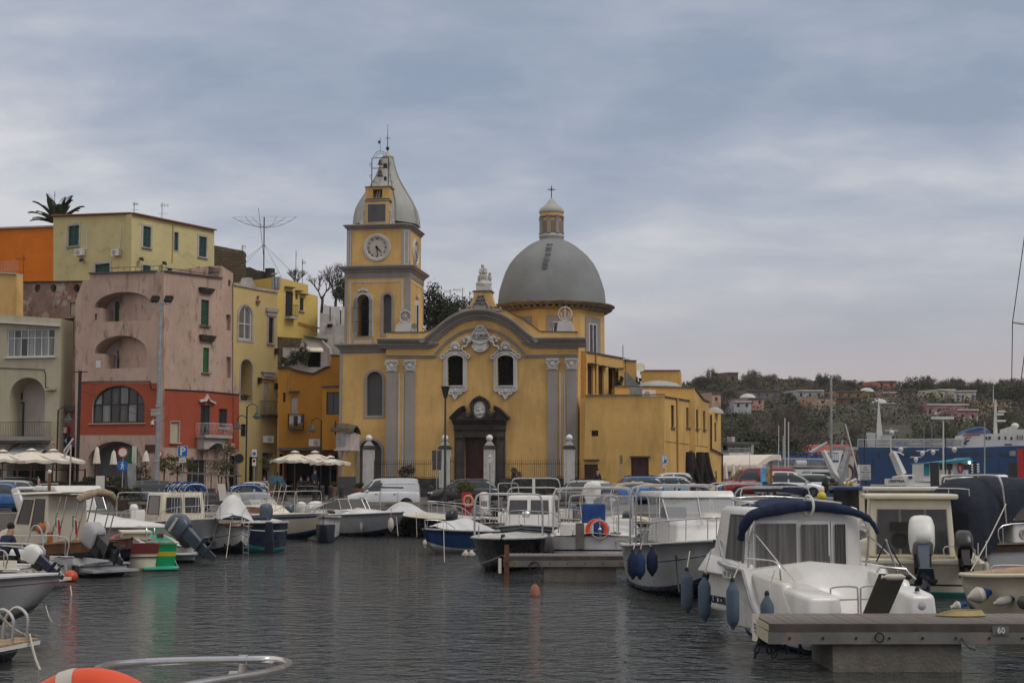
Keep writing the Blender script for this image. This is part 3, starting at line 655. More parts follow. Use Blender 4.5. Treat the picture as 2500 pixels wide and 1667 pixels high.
for kind,pxa,pxb,yt,ccx,ccy in(('wheel',964,1006.5,791,989.5,772.5),('anchor',1358,1400,788,1379.3,766)):
 yo=.3;X0_,Z0_,X1_,Z1_=C.r(pxa,yt,pxb,811,yo);m_=(X0_+X1_)/2
 p=MB().hx([(X0_,yo,Z0_),(X1_,yo,Z0_),(X1_,yo+.8,Z0_),(X0_,yo+.8,Z0_)],[(X0_+.1,yo+.05,Z1_),(X1_-.1,yo+.05,Z1_),(X1_-.1,yo+.75,Z1_),(X0_+.1,yo+.75,Z1_)]).bd('emblem_pedestal',WHT,chu,CM,**NS)
 MB().box(X0_+.2,X1_-.2,yo+.15,yo+.6,Z1_,Z1_+.16).bd('step',STN,p,CM,**NS)
 e=MB();w0,w1=C.q(ccx,ccy,yo+.4);R_=.4 if kind=='wheel' else .46
 e.tb([(w0+R_*cos(2*pi*i/24),yo+.4,w1+R_*sin(2*pi*i/24))for i in range(24)],.055,6,clo=True)
 if kind=='wheel':
  for i in range(8):
   a_=pi/8*0+i*pi/4;e.tb([(w0,yo+.4,w1),(w0+.6*cos(a_),yo+.4,w1+.6*sin(a_))],[.035,.025],5)
  e.bll((w0,yo+.4,w1),.08,8,6)
  wf=MB().psm([(w0+.36*cos(2*pi*i/20),w1+.36*sin(2*pi*i/20))for i in range(20)],yo+.43,yo+.47).bd('wheel_disc',M('tan_stone',(.36,.29,.21),rgh=.8),p,CM)
 else:
  e.tb([(w0,yo+.4,w1+.42),(w0,yo+.4,w1-.3)],.05,6)
  e.tb([(w0+.28*cos(a_),yo+.4,w1-.02+.3*sin(a_))for a_ in[pi+.1+(pi-.2)*i/12 for i in range(13)]],.045,6)
  e.tb([(w0-.12,yo+.4,w1+.2),(w0+.12,yo+.4,w1+.2)],.035,5)
  for sg in(-1,1):e.bll((w0+sg*.28,yo+.4,w1+.02),(.06,.04,.08),6,5)
 e.bd('ship_wheel' if kind=='wheel' else 'anchor',STN,p,CM)
for x,y in((1012.5,797),(1348.5,794)):
 a,z=C.q(x,y,.2);ld=MB()
 Mh=CM@MT((a,.2,z))@RX90
 mb=MB().lth([(.21,.2),(.19,.18),(.12,.05),(.07,-.08),(.06,-.25)],14).bd('loudspeaker',M('speaker_grey',(.2,.2,.19),rgh=.5),chu,Mh)
 MB().lth([(.19,.195),(.1,.07),(.03,.04)],12).bd('horn_throat',M('speaker_horn',(.1,.085,.06),rgh=.6),mb,Mh)
 MB().tb([(a,.3,z-.4),(a,.3,z)],.02,5).bd('bracket',IR,mb,CM)
xr=C.q(1411,1000)[0]
# -- nave side and annex blocks (still the church body)
def tower_q(x,y,off=0.):return T_.q(x,y,off)
# -- CLOCK TOWER
T_=Fr((842,100.6),(1000,99.9),1.45);TM=T_.M
tb=Bld(T_,chu)
def tz(y):return T_.q(920,y)[1]
txl,txr=T_.q(842,750)[0],T_.q(999.5,750)[0];tw=txr-txl;TD=4.6
TL=Fr((823,99.6),(943,99.1),1.45);lb=Bld(TL,chu)
lb.op(895,907,933.5,1014,top=1,kind='blank',dep=.28,mat=GD,trim=(6,GRY,.05))
lb.op(875,1073.5,931,1217,top=1,kind='blank',dep=.35,mat=GD,trim=(6,GRY,.05))
zl=TL.q(880,862)[1];lx0,lx1=TL.q(829,1000)[0],TL.q(943,1000)[0]
lb.wall([(lx0,-.2),(lx1+.3,-.2),(lx1+.3,zl),(lx0,zl)],6.5,YEL,local=True,name='tower_base_wall')
MB().box(lx0-.02,lx0+.17,-.05,.3,-.2,zl).bd('quoin_strip',GRY,chu,TL.M,**NS)
MB().hx([(lx0-.14,-.12,-.2),(TL.q(871,1180)[0],-.12,-.2),(TL.q(871,1180)[0],.4,-.2),(lx0-.14,.4,-.2)],[(lx0-.03,-.08,TL.q(850,1163)[1]),(TL.q(869,1163)[0],-.08,TL.q(850,1163)[1]),(TL.q(869,1163)[0],.4,TL.q(850,1163)[1]),(lx0-.03,.4,TL.q(850,1163)[1])]).bd('plinth',GD,chu,TL.M,**NS)
def ringcornice(F,x0,x1,y0,y1,z,prof,name,mat,root):
 "cornice profile [(out, dz)] run round the rectangle"
 rns=[]
 for o_,dz in prof:rns.append([(x0-o_,y0-o_,z+dz),(x1+o_,y0-o_,z+dz),(x1+o_,y1+o_,z+dz),(x0-o_,y1+o_,z+dz)])
 return MB().loft(rns).bd(name,mat,root,F.M,ang=20)
ringcornice(TL,lx0,lx1+.2,0,6,zl-.02,[(.02,0),(.05,.1),(.05,.28),(.12,.32),(.18,.44),(.32,.52),(.36,.6),(.36,.66),(.1,.7)],'cornice',GRC,chu)
dn=MB()
for i in range(34):dn.box(lx0+.02+i*(lx1-lx0)/34,lx0+.02+(i+.55)*(lx1-lx0)/34,-.12,-.04,zl+.08,zl+.2)
o=dn.bd('dentils',GRC,chu,TL.M,**NS);o['kind']='stuff'
X0,Z0,X1,Z1=tb.op(872.5,719,901.5,820,top=1,kind='dark',dep=1.2)
fr=MB().psm(ahp(X0-.3,Z0-.02,X1+.3,Z1+.3,1),-.08,0,[ahp(X0,Z0,X1,Z1,1)]);fr.psm(ahp(X0-.12,Z0,X1+.12,Z1+.12,1),-.13,-.08,[ahp(X0,Z0,X1,Z1,1)])
xc=(X0+X1)/2
for k in range(5):fr.bll((xc+.15*(k-2),-.14,Z1+.34-.05*abs(k-2)),(.09,.08,.12),8,5)
sr=fr.bd('window_surround',WHT,chu,TM)
g=MB()
for k in range(15):
 t=k/14;x=X0-.22+(X1-X0+.44)*t;zt=Z1-.05-(.32 if k in(0,14)else .12 if k in(1,13)else 0)
 pts=[(x+(t-.5)*.1*sin(pi*v),-.12-.26*sin(pi*min(1,v*1.1)),Z0+(zt-Z0)*v)for v in[i/8 for i in range(9)]]
 g.tb(pts,.011,4)
for v in[i/22 for i in range(2,20)]:
 w_=.2+.05*sin(pi*v)
 for a0,a1 in((X0-w_,X0+.06),(X1-.06,X1+w_)):
  g.tb([(a0,-.12-.22*sin(pi*v),Z0+(Z1-Z0)*v),(a1,-.13-.25*sin(pi*v),Z0+(Z1-Z0)*(v+(.03 if a0<xc else-.03)))],.012,4)
for v in(.33,.66):g.tb([(X0-.22,-.36,Z0+(Z1-Z0)*v),(X1+.22,-.36,Z0+(Z1-Z0)*v)],.016,4)
g.bd('window_grille',IR,sr,TM)
tb.op(935,718,956,814,top=1,kind='blank',dep=.25,mat=GD,trim=(6,GRY,.05))
zm0,zm1=tz(848),tz(677)
mb_=tb.wall([(txl,zm0-.3),(txr,zm0-.3),(txr,zm1),(txl,zm1)],TD,YEL,local=True,name='tower_wall')
X0,Z0,X1,Z1=T_.r(861,825,912,846)
MB().psm(ahp(X0,Z0,X1,Z1),-.06,0).bd('apron_panel',GRY,chu,TM,**NS)
X0,Z0,X1,Z1=T_.r(865,831,907,843)
MB().psm(ahp(X0,Z0,X1,Z1),-.09,-.06,[ahp(X0+.06,Z0+.06,X1-.06,Z1-.06)]).bd('panel_border',WHT,chu,TM,**NS)
MB().psm(ahp(X0+.06,Z0+.06,X1-.06,Z1-.06),-.075,-.06).bd('panel_field',YEL,chu,TM,**NS)
X0,Z0,X1,Z1=T_.r(853,686,983,860)
MB().psm([(X0,Z0),(X0+.1,Z0),(X0+.1,Z1-.1),(X1-.1,Z1-.1),(X1-.1,T_.q(900,790)[1]),(X1,T_.q(900,790)[1]),(X1,Z1),(X0,Z1)],-.03,0).bd('border_line',WHT,chu,TM,**NS)
for a,b in((txl-.02,txl+.16),(T_.q(988,750)[0],txr+.02)):MB().box(a,b,-.04,.05,zm0,zm1).bd('quoin_strip',GRY,chu,TM,**NS)
MB().box(txr,txr+.04,0.,.2,zm0,zm1).bd('quoin_strip',GRY,chu,TM,**NS)
MS=TM@MT((txr,0,0))@MR(pi/2,4,'Z')
TS=MS
sb=MB();a0,a1=1.95,2.65;z0_,z1_=tz(812),tz(738)
sb.psm(ahp(a0-.3,z0_,a1+.3,z1_+.4,1),-.1,0.,[ahp(a0,z0_,a1,z1_,0)])
sb.bll((2.3,-.14,z1_+.62),(.2,.1,.2),8,6)
so2=sb.bd('window_surround',WHT,chu,TS)
MB().box(a0,a1,-.03,-.003,z0_,z1_).bd('opening',BM,so2,TS,**NS)
MB().psm([(.35,z0_-1),(.43,z0_-1),(.43,zm1-.35),(TD-.3,zm1-.35),(TD-.3,zm1-.27),(.35,zm1-.27)],-.03,0).bd('border_line',WHT,chu,TS,**NS)
MB().box(TD-.18,TD,-.02,0,zm0,zm1).bd('quoin_strip',GRY,chu,TS,**NS)
ringcornice(T_,txl,txr,0,TD,zm1,[(.04,-.03),(.05,.34),(.12,.38),(.16,.5),(.3,.58),(.34,.68),(.4,.72),(.4,.78),(0,.86)],'cornice',GRC,chu)
cl,cr_=T_.q(847,600)[0],T_.q(997,600)[0];zc0,zc1=zm1+.8,tz(560)
k0=MB().psm([(cl,.06),(cr_-.45,.06),(cr_,.5),(cr_,TD-.4),(cr_-.4,TD-.05),(cl,TD-.05)],zc0-.1,zc1,ax='z').bd('tower_wall',YEL,chu,TM,**NS)
for a,b in((cl,cl+.36),):
 MB().box(a-.02,b,.02,.06,zc0,zc1).bd('quoin_strip',GRY,chu,TM,**NS)
 MB().psm(ahp(a+.06,zc0+.1,b-.08,zc1-.08),-0.,.02,[ahp(a+.11,zc0+.15,b-.13,zc1-.13)]).bd('border_line',WHT,chu,TM,**NS)
MB().box(cl,cr_-.45,.02,.06,zc0,zc0+.12).bd('string_course',GRY,chu,TM,**NS)
ang=atan2(.44,.45);Mc=TM@MT((cr_-.45,.06,0))@MR(ang,4,'Z')
MB().box(-.02,.65,-.03,.01,zc0,zc1).bd('quoin_strip',GRY,chu,Mc,**NS)
MB().psm(ahp(.12,zc0+.12,.52,zc1-.1),-.05,-.03,[ahp(.17,zc0+.17,.47,zc1-.15)]).bd('border_line',WHT,chu,Mc,**NS)
CLF=M('clock_face',(.42,.38,.33),rgh=.7,var=.08,vs=3)
def clock(Mk):
 c=MB().lth([(1.,0),(1.,.05),(.93,.11),(.86,.07),(.82,.12),(.76,.08),(.74,.02)],40).bd('clock',WHT,chu,Mk)
 MB().lth([(.76,0.),(.76,.035),(0,.035)],40).bd('clock_face',CLF,c,Mk)
 n=MB();rn=('I','II','III','IV','V','VI','VII','VIII','IX','X','XI','XII')
 for i,s_ in enumerate(rn):
  a_=pi/2-(i+1)*pi/6
  cu=bpy.data.curves.new('numeral','FONT');cu.body=s_;cu.size=.2;cu.align_x='CENTER';cu.align_y='CENTER';cu.extrude=.006;cu.offset=.004;cu.materials.append(DKL)
  curve_link('numeral',cu,c,Mk@MT((.62*cos(a_),.62*sin(a_),.045))@MR(a_-pi/2,4,'Z'))
 for a_,l_,w_ in((pi/2-radians(135),.5,.1),(pi/2-radians(174),.74,.06)):
  d=VV((cos(a_),sin(a_),0));p_=VV((-d.y,d.x,0));h=MB()
  h.hx([d*-.14-p_*w_*.6+VV((0,0,.06)),d*l_*.7-p_*w_*.5+VV((0,0,.06)),d*l_*.7+p_*w_*.5+VV((0,0,.06)),d*-.14+p_*w_*.6+VV((0,0,.06))],[d*-.14-p_*w_*.6+VV((0,0,.075)),d*l_-p_*.01+VV((0,0,.075)),d*l_+p_*.01+VV((0,0,.075)),d*-.14+p_*w_*.6+VV((0,0,.075))])
  h.bll((0,0,.07),(.09,.09,.02),10,5);h.bd('clock_hand',DKL,c,Mk)
kx,kz=T_.q(920.5,604.7,.05)
clock(TM@MT((kx,.06,kz))@RX90)
clock(TM@MT((cr_,2.3,kz-.05))@MR(pi/2,4,'Z')@RX90)
rns=[]
for o_,dz in((.03,0),(.05,.08),(.14,.14),(.18,.24),(.27,.28),(.27,.34),(0,.42)):
 rns.append([(cl-o_,.06-o_,zc1+dz),(cr_-.45+o_*.4,.06-o_,zc1+dz),(cr_+o_,.5-o_*.4,zc1+dz),(cr_+o_,TD-.4+o_*.4,zc1+dz),(cr_-.4+o_*.4,TD+o_,zc1+dz),(cl-o_,TD+o_,zc1+dz)])
MB().loft(rns).bd('cornice',GRC,chu,TM,ang=20)
zs=zc1+.38;dcx,dcy=(cl+cr_)/2+.05,TD/2+.25;pm_=(cr_-cl+.25)/2/340*1.
prof=[(343,1070),(338,1010),(322,930),(298,880),(262,822),(222,765),(184,710),(150,655),(118,595),(94,540),(76,480),(64,430),(58,415)]
def sz(y):return T_.q(935,280+y/3.92,dcy)[1]
mb=MB();n8=24;rns=[]
for r_,y_ in prof:
 R_=r_*pm_*1.;ring=[]
 for k in range(n8):
  a_=2*pi*k/n8+.13;e=1/max(abs(cos(((a_-.13+pi/8)%(pi/4))-pi/8)),.01)
  ring.append((dcx+R_*.985*e*cos(a_),dcy+R_*.985*e*sin(a_),sz(y_)))
 rns.append(ring)
spire=mb.loft(rns).bd('spire',SPIRE,chu,TM,ang=25)
rb=MB()
for k in range(8):
 a_=2*pi*k/8+.13+pi/8;rb.tb([(dcx+r_*pm_*1.06*cos(a_),dcy+r_*pm_*1.06*sin(a_),sz(y_))for r_,y_ in prof],.04,5)
rb.bd('ribs',SPIRE,spire,TM)
tp=MB();tp.lth([(.36,-.06),(.44,0),(.42,.06),(.25,.16),(.12,.34),(.04,.46)],16,(dcx+.03,dcy,sz(412)));tp.bd('spire_cap',M('cap_cream',(.38,.35,.27),rgh=.8),spire,TM)
fn=MB();zt=sz(362);fn.tb([(dcx,dcy,zt),(dcx,dcy,sz(92))],[.03,.012],5);fn.bll((dcx,dcy,sz(326)),(.13,.13,.15),10,8);fn.tb([(dcx-.19,dcy,sz(229)),(dcx+.19,dcy,sz(229))],.022,5);fn.tb([(dcx,dcy,sz(300)),(dcx,dcy,sz(200))],.03,5)
fn.bd('cross',IR,spire,TM)
def tq(x,y,off=.1):return T_.q(800+x/3.92,280+y/3.92,off)
def bx(x0,y0,x1,y1,a,b,mat,name,par=chu):
 p,q2=tq(x0,y1,a),tq(x1,y0,a);return MB().box(p[0],q2[0],a,b,p[1],q2[1]).bd(name,mat,par,TM,**NS)
tur=bx(358,828,586,1052,.02,1.2,YEL,'bell_turret');bx(352,806,600,830,0.,1.3,GRC,'ledge',tur)
p,q2=tq(386,1032,.1),tq(558,856,.1)
MB().psm(ahp(p[0]-.04,p[1]-.04,q2[0]+.04,q2[1]+.04),0.,.02,[ahp(p[0],p[1],q2[0],q2[1])]).bd('border_line',WHT,tur,TM,**NS)
MB().psm(ahp(p[0],p[1],q2[0],q2[1]),.005,.018).bd('grey_panel',GD,tur,TM,**NS)
p,q2=tq(360,806),tq(592,690);h0,h1=tq(430,800),tq(524,712)
MB().psm(ahp(p[0],p[1],q2[0],q2[1]),.08,1.2,[ahp(h0[0],h0[1],h1[0],h1[1])]).bd('turret_top',YEL,tur,TM,**NS)
bx(352,680,604,692,0.,1.26,GRC,'cap',tur)
MB().tb([(h0[0]+.18,.4,h0[1]),(h0[0]+.32,.4,h1[1])],.045,5).tb([(h0[0]+.36,.4,h0[1]),(h0[0]+.5,.4,h1[1])],.045,5).bd('struts',GV,tur,TM)
for sg,xx in((-1,330),(1,616)):
 a=tq(xx,1050,.15);s2=MB();s2.tb([(a[0]-sg*u,.15,a[1]+v)for u,v in sph([(-.1,.25),(-.16,.1),(0,.02),(.14,.12),(.12,.36),(.02,.6),(-.02+.1,.85),(.16,.98),(.06,1.),(.07,.92)])],.055,6)
 s2.psm([(a[0]-sg*u,a[1]+v)for u,v in[(-.16,0),(.24,0),(.24,.95),(.06,.62),(-.1,.35)]],.14,.3);s2.bd('volute',WHT,tur,TM,ang=60)
bf=MB();L1,L2=tq(413,686),tq(571,686);tpz=tq(413,410)[1]
for xx in(L1[0],L2[0]):
 bf.tb([(xx,.35,L1[1]),(xx,.35,tpz)],.032,6)
 bf.tb([(xx,.35,tq(0,520)[1]-.9),(xx+.25,.9,tq(0,520)[1]-1.)],.02,4)
 for yy in(485,595):
  sg=-1 if xx==L1[0]else 1;zz=tq(0,yy)[1]
  bf.tb([(xx+sg*u,.35,zz+v)for u,v in sph([(0.,-.22),(.12,-.12),(.16,.04),(.08,.1),(.05,.02),(.12,-.02)])],.012,4)
for yy in(425,522):bf.tb([(L1[0],.35,tq(0,yy)[1]),(L2[0],.35,tq(0,yy)[1])],.028,5)
ac=(L1[0]+L2[0])/2;az=tq(0,425)[1];aw=(L2[0]-L1[0])/2
for r_,t_ in((aw*.82,.018),(aw*.52,.012)):bf.tb([(ac+r_*cos(a_),.35,az+r_*1.02*sin(a_))for a_ in[pi*i/14 for i in range(15)]],t_,4)
for k in range(5):
 a_=pi*(k+.5)/5;bf.tb([(ac+aw*.6*cos(a_)+.05*cos(b_),.35,az+aw*.66*sin(a_)+.05*sin(b_))for b_ in[i*pi/3 for i in range(6)]],.009,4,clo=True)
bf.tb([(ac,.35,az+aw*.8),(ac,.35,tq(0,232)[1])],.013,4)
fr_=bf.bd('bell_frame',IR,tur,TM)
zf=tq(0,290)[1];MB().psm([(ac,zf),(ac-.2,zf+.03),(ac-.13,zf+.12),(ac-.2,zf+.22),(ac,zf+.24)],.345,.355).bd('weather_vane',IR,fr_,TM,**NS)
BRZ=M('bronze',(.055,.035,.025),rgh=.5,var=.3,vs=8,metal=.6)
for yy,s_ in((488,.2),(600,.25)):
 MB().lth([(s_*1.,0),(s_*.95,.04),(s_*.7,s_*.45),(s_*.55,s_*1.2),(s_*.45,s_*1.6),(s_*.2,s_*1.75),(s_*.15,s_*2.1)],14,(ac,.35,tq(0,yy)[1])).bd('bell',BRZ,fr_,TM)
for u0,u1,v0,v1 in((.25,.5,520,480),(.3,.46,640,605)):MB().box(ac+u0,ac+u1,.28,.5,tq(0,v0)[1],tq(0,v1)[1]).bd('striker_motor',IR,fr_,TM,**NS)
# -- DOME
DD=106.;dx=P(1347,700,DD).x;MD=MT((dx,DD,0));k_=P(1447,700,DD).x-P(1347,700,DD).x;k_/=100
def dz(y,d=DD):return ZY(y,d)
prof=[(131.5,750),(131,735),(128.5,712),(122,690),(113,665),(103,646),(88,627),(76,616),(60,603),(47,595),(32,588),(29,586)]
dome=MB().lth([(r_*k_,dz(y_))for r_,y_ in prof],64).bd('dome',DOMEM,chu,MD,ang=60)
pt=MB()
for i,(x_,y_)in enumerate([(1331,657),(1332,647),(1335,637),(1338,625),(1339,615),(1340,609),(1342,601)]):
 w_=P(x_,y_,DD-.98*sqrt(max(.1,1-((y_-750)/-170)**2))*131*k_*1.)
 r_=None
 for(ra,ya),(rb_,yb)in zip(prof,prof[1:]):
  if yb<=y_<=ya:r_=(ra+(rb_-ra)*(y_-ya)/(yb-ya))*k_
 zz=dz(y_,DD-r_);xx=P(x_,y_,DD-r_).x-dx
 for(ra,ya),(rb_,yb)in zip(prof,prof[1:]):
  if dz(ya)<=zz<=dz(yb):r_=(ra+(rb_-ra)*(zz-dz(ya))/(dz(yb)-dz(ya)))*k_;sl=((rb_-ra)*k_)/(dz(yb)-dz(ya))
 yy=-sqrt(max(.01,r_*r_-xx*xx));h=.3 if i<3 else .2 if i<4 else .15;wd=.16+.01*i
 pt.hx([(xx-wd,yy-.06,zz),(xx+wd,yy-.06,zz),(xx+wd,yy+.1,zz),(xx-wd,yy+.1,zz)],[(xx-wd,yy-.06-sl*h*.9,zz+h),(xx+wd,yy-.06-sl*h*.9,zz+h),(xx+wd,yy+.3,zz+h),(xx-wd,yy+.3,zz+h)])
pt.bd('footholds',M('foothold_dark',(.1,.105,.11),rgh=.9,var=.2),dome,MD,**NS)
R8=128*k_
DRM=M('drum_stone',(.21,.175,.125),rgh=.9,var=.3,vs=2.5,stn=[((.08,.07,.05),(1.5,1.5,1),.48,.7,.8)])
drum=MB().lth([(R8*1.02,dz(880)-1),(R8*1.02,dz(765))],8,rot=pi/8+.12).bd('drum',YEL,chu,MD,**NS)
MB().lth([(R8*1.03,dz(768)),(R8*1.07,dz(766)),(R8*1.08,dz(763.5)),(R8*1.04,dz(762.5)),(R8*1.04,dz(759)),(R8*1.14,dz(758.5)),(R8*1.16,dz(756)),(R8*1.2,dz(753)),(R8*1.2,dz(751)),(R8*1.,dz(749))],48,rot=pi/8+.12).bd('drum_cornice',DRM,chu,MD,ang=25)
for k in range(60):
 a_=-pi+2*pi*k/60
 if sin(a_)>.25:continue
 Mk=MD@MR(a_,4,'Z')
 MB().psm([(R8*1.02,dz(766)),(R8*1.08,dz(765)),(R8*1.15,dz(760)),(R8*1.15,dz(758.2)),(R8*1.02,dz(758.2))],-.09,.09).bd('corbel',DRM,drum,Mk,**NS)
for i in range(8):
 a_=.12+i*pi/4
 if sin(a_)>.3:continue
 Mf=MD@MR(a_+pi/2,4,'Z')@MT((0,-R8*1.02*cos(pi/8),0));wz1,wz0=dz(784),dz(862)
 f=MB().psm(ahp(-.95,wz0-1,.95,wz1),-.06,.02,[ahp(-.55,wz0-.6,.55,wz1-.4)]).bd('window_surround',GRY,drum,Mf,**NS)
 MB().box(-.55,.55,-.02,-.003,wz0-.6,wz1-.4).bd('pane',GLASS,f,Mf,**NS)
 MB().psm(ahp(-.53,wz0-.6,.53,wz1-.42),-.05,-.02,[ahp(-.42,wz0-.5,-.04,wz1-.52),ahp(.04,wz0-.5,.42,wz1-.52)]).bd('window_frame',WF_,f,Mf,**NS)
lan=MB().lth([(.86,dz(588)),(.93,dz(582)),(.97,dz(579)),(.93,dz(575.5)),(.86,dz(573))],24).bd('lantern_base',SPIRE,chu,MD)
MB().lth([(.86,dz(574)),(.86,dz(532))],8,rot=pi/8+.1).bd('lantern_wall',YEL,lan,MD,**NS)
for i in range(8):
 a_=.1+i*pi/4;Mf=MD@MR(a_+pi/2,4,'Z')@MT((0,-.86*cos(pi/8),0))
 MB().box(-.17,.17,-.012,.01,dz(573),dz(542)).bd('lantern_window',DRM,lan,Mf,**NS)
 Mf=MD@MR(a_+pi/2+pi/8,4,'Z')@MT((0,-.86,0))
 MB().box(-.11,.11,-.06,.05,dz(573),dz(534)).box(-.14,.14,-.09,.05,dz(538),dz(534)).box(-.14,.14,-.09,.05,dz(573),dz(569)).bd('lantern_pilaster',GRY,lan,Mf,**NS)
MB().lth([(.9,dz(534)),(.99,dz(532)),(.99,dz(529.5)),(.9,dz(528))],8,rot=pi/8+.1).bd('lantern_cornice',GRC,lan,MD,**NS)
MB().lth([(.88,dz(529)),(.88,dz(521))],24).bd('lantern_band',YEL,lan,MD)
MB().lth([(.9,dz(522)),(.95,dz(520)),(.95,dz(516)),(.85,dz(510)),(.62,dz(504)),(.38,dz(497)),(.22,dz(490)),(.1,dz(485)),(.03,dz(484))],24).bd('lantern_roof',SPIRE,lan,MD)
cr=MB().tb([(0,0,dz(485)),(0,0,dz(454))],.035,5).tb([(-.29,0,dz(463)),(.29,0,dz(463))],.035,5)
for a_ in(.8,2.35,3.95,5.5):cr.tb([(0,0,dz(463)),(.2*cos(a_),0,dz(463)+.2*sin(a_))],.008,4)
cr.bd('cross',IR,lan,MD)
# -- CHURCH FENCE: plinth wall, railings, pillars with globes
FNC=Fr((905,92.6),(1400,91.6),1.45);FM_=FNC.M
def fx(x):return FNC.q(x,1150)[0]
def fz(y):return FNC.q(1172,y)[1]
fence=thg('church_fence','black iron railing on a low dark stone wall before the church','fence',FM_)
PSTN=M('plinth_block',(.045,.044,.042),rgh=.9,var=.35,vs=4,bump=.02,bs=12)
PL=[(910,1072),(1098,1178)]
for x0,x1 in((914,1076),(1212,1382)):
 MB().box(fx(x0),fx(x1),-.15,.15,-.3,fz(1167)).bd('plinth_wall',PSTN,fence,FM_,**NS)
 nb=int((fx(x1)-fx(x0))/.62)
 for r_ in range(2):
  for i in range(nb):
   a_=fx(x0)+(i+.03+(.25 if r_ else 0))*(fx(x1)-fx(x0))/nb;b_=min(fx(x1),a_+.94*(fx(x1)-fx(x0))/nb);h_=(fz(1167)+0.)/2
   if b_-a_>.1:MB().box(a_,b_,-.19,-.15,r_*h_+.03,(r_+1)*h_-.02).bd('stone_block',PLN,fence,FM_,**NS)
def railing(x0,x1,ya,yb):
 mb=MB();z0,z1=fz(ya),fz(yb);n=int((fx(x1)-fx(x0))/.135)
 mb.box(fx(x0),fx(x1),-.012,.012,z0+.05,z0+.08);mb.box(fx(x0),fx(x1),-.012,.012,z1-.22,z1-.19)
 for i in range(n+1):
  x=fx(x0)+(fx(x1)-fx(x0))*i/n;t_=.016 if i%6==0 else .01
  mb.tb([(x,0,z0),(x,0,z1),(x,0,z1+.07)],[t_,t_,.002],4)
 return mb.bd('railing',IR,fence,FM_)
railing(914,1076,1167,1124);railing(1212,1382,1167,1124);railing(1100,1112,1200,1118);railing(1404,1418,1200,1125)
for x,w_ in((900,12.5),(1086,13),(1195,13),(1390,13)):
 p=thg('gate_pillar',{900:'white rendered pillar with globe lamp before the arched tower niche',1086:'white rendered pillar with globe lamp beside the black sign, left of portal',1195:'white rendered pillar with globe lamp in front of the portal door',1390:'white rendered pillar with globe lamp at the right end of the railing'}[x],'pillar',FM_@MT((fx(x),0,0)),'globe lamp pillars of the church fence')
 W_=WM[p.name];h=w_*.0265
 MB().box(-h,h,-h,h,-.2,fz(1096)).bd('shaft',STN,p,W_,**NS)
 for s_ in(-1,):MB().box(-h*.45,h*.45,-h-.03,-h,.1,fz(1100)).bd('panel',WHT,p,W_,**NS)
 MB().lth([(h*1.25,0),(h*1.7,.05),(h*1.7,.16),(h*1.3,.18),(h*1.25,.26)],4,(0,0,fz(1097)),rot=pi/4).bd('cap',PLN,p,W_,**NS)
 MB().lth([(h*1.25,0),(.17,.28),(.16,.32)],4,(0,0,fz(1097)+.26),rot=pi/4).bd('finial_base',GRY,p,W_,**NS)
 MB().bll((0,0,fz(1097)+.74),.22,18,12).bd('globe',M('opal_globe',(.62,.62,.6),rgh=.3,var=.04),p,W_,ang=80)
 # == ANNEX (right of the church)
AN=Fr((1430,95.2),(1622,94.2),1.45);ann=thg('church_annex','plain ochre two storey annex with flat roofs and small dark openings right of the church','building',AN.M)
ab=Bld(AN,ann)
ab.op(1444,1050.5,1460.5,1064.5,kind='dark',dep=.3,mat=BROWN)
ab.op(1426.5,1133,1459.5,1206,kind='door',dep=.2,nx=2,nz=3,mat=BROWN)
ab.op(1541,1117,1584,1206,kind='door',dep=.25,nx=2,nz=2,mat=BROWN)
ab.wall([(1424,1216),(1622,1216),(1622,967),(1430,964)],7.,Y2)
for x0,x1,y in((1425,1463,1123),(1538,1588,1115)):
 a,z,b,_=AN.r(x0,y,x1,y);MB().box(a,b,-.25,0,z,z+.06).bd('door_hood',GD,ann,AN.M,**NS)
a,z,b,_=AN.r(1430,966,1622,966);MB().box(a-.05,b+.05,-.1,.25,z+.03,z+.1).bd('coping',STONE,ann,AN.M,**NS)
MB().lth([(.06,0),(.06,.05)],10,M_=AN.M@MT((*(lambda p:(p[0],0,p[1]))(AN.q(1467.5,1137.5)),))@RX90).bd('vent',BM,ann,AN.M)
A2=Fr((1622,94.2),(1731,104.),1.45);a2=Bld(A2,ann)
for x0,x1,y0,y1 in((1638.5,1646,989,1042),(1675.5,1681.5,995,1042),(1699.5,1705,1000,1045.5),(1717,1722,1003,1047.5)):
 a2.op(x0,y0,x1,y1,kind='shutter',mat=BROWN,nx=1,dep=.2,sill=STONE)
a2.wall([(1622,1216),(1731,1200),(1729.8,981),(1718,974),(1694,945),(1694,978),(1622,967)],6.,Y2)
MB().swp([A2.q(x,y)for x,y in((1731,981),(1716,974),(1694,945))],[(-.02,-.1),(.05,-.1),(.05,4),(-.02,4)]).bd('coping',GD,ann,A2.M)
MB().swp([A2.q(x,y)for x,y in((1694,979),(1622,967))],[(-.02,-.1),(.05,-.1),(.05,.25),(-.02,.25)]).bd('coping',GD,ann,A2.M)
p=A2.q(1651,972);PIPE=M('ochre_pipe',(.46,.26,.07),rgh=.6,var=.1)
MB().tb([(p[0],-.08,0.),(p[0],-.08,p[1])],.07,7).bd('downpipe',PIPE,ann,A2.M)
mb=MB();q0,q1=A2.q(1624,1077),A2.q(1729,1091);mb.tb([(q0[0],-.02,q0[1]),(q1[0],-.02,q1[1])],.012,4)
mb.tb([(A2.q(1704,985)[0],-.02,A2.q(1700,990)[1]),(A2.q(1702,1085)[0],-.02,A2.q(1702,1085)[1])],.01,4);mb.bd('cable',IR,ann,A2.M)
A3=Fr((1731,104.),(1760.5,108.5),1.45);a3=Bld(A3,ann)
a3.op(1744.5,1031,1749,1078,kind='shutter',nx=1,mat=SHB,dep=.2);a3.op(1745,1150,1751,1190,kind='door',nx=1,dep=.2,mat=GV)
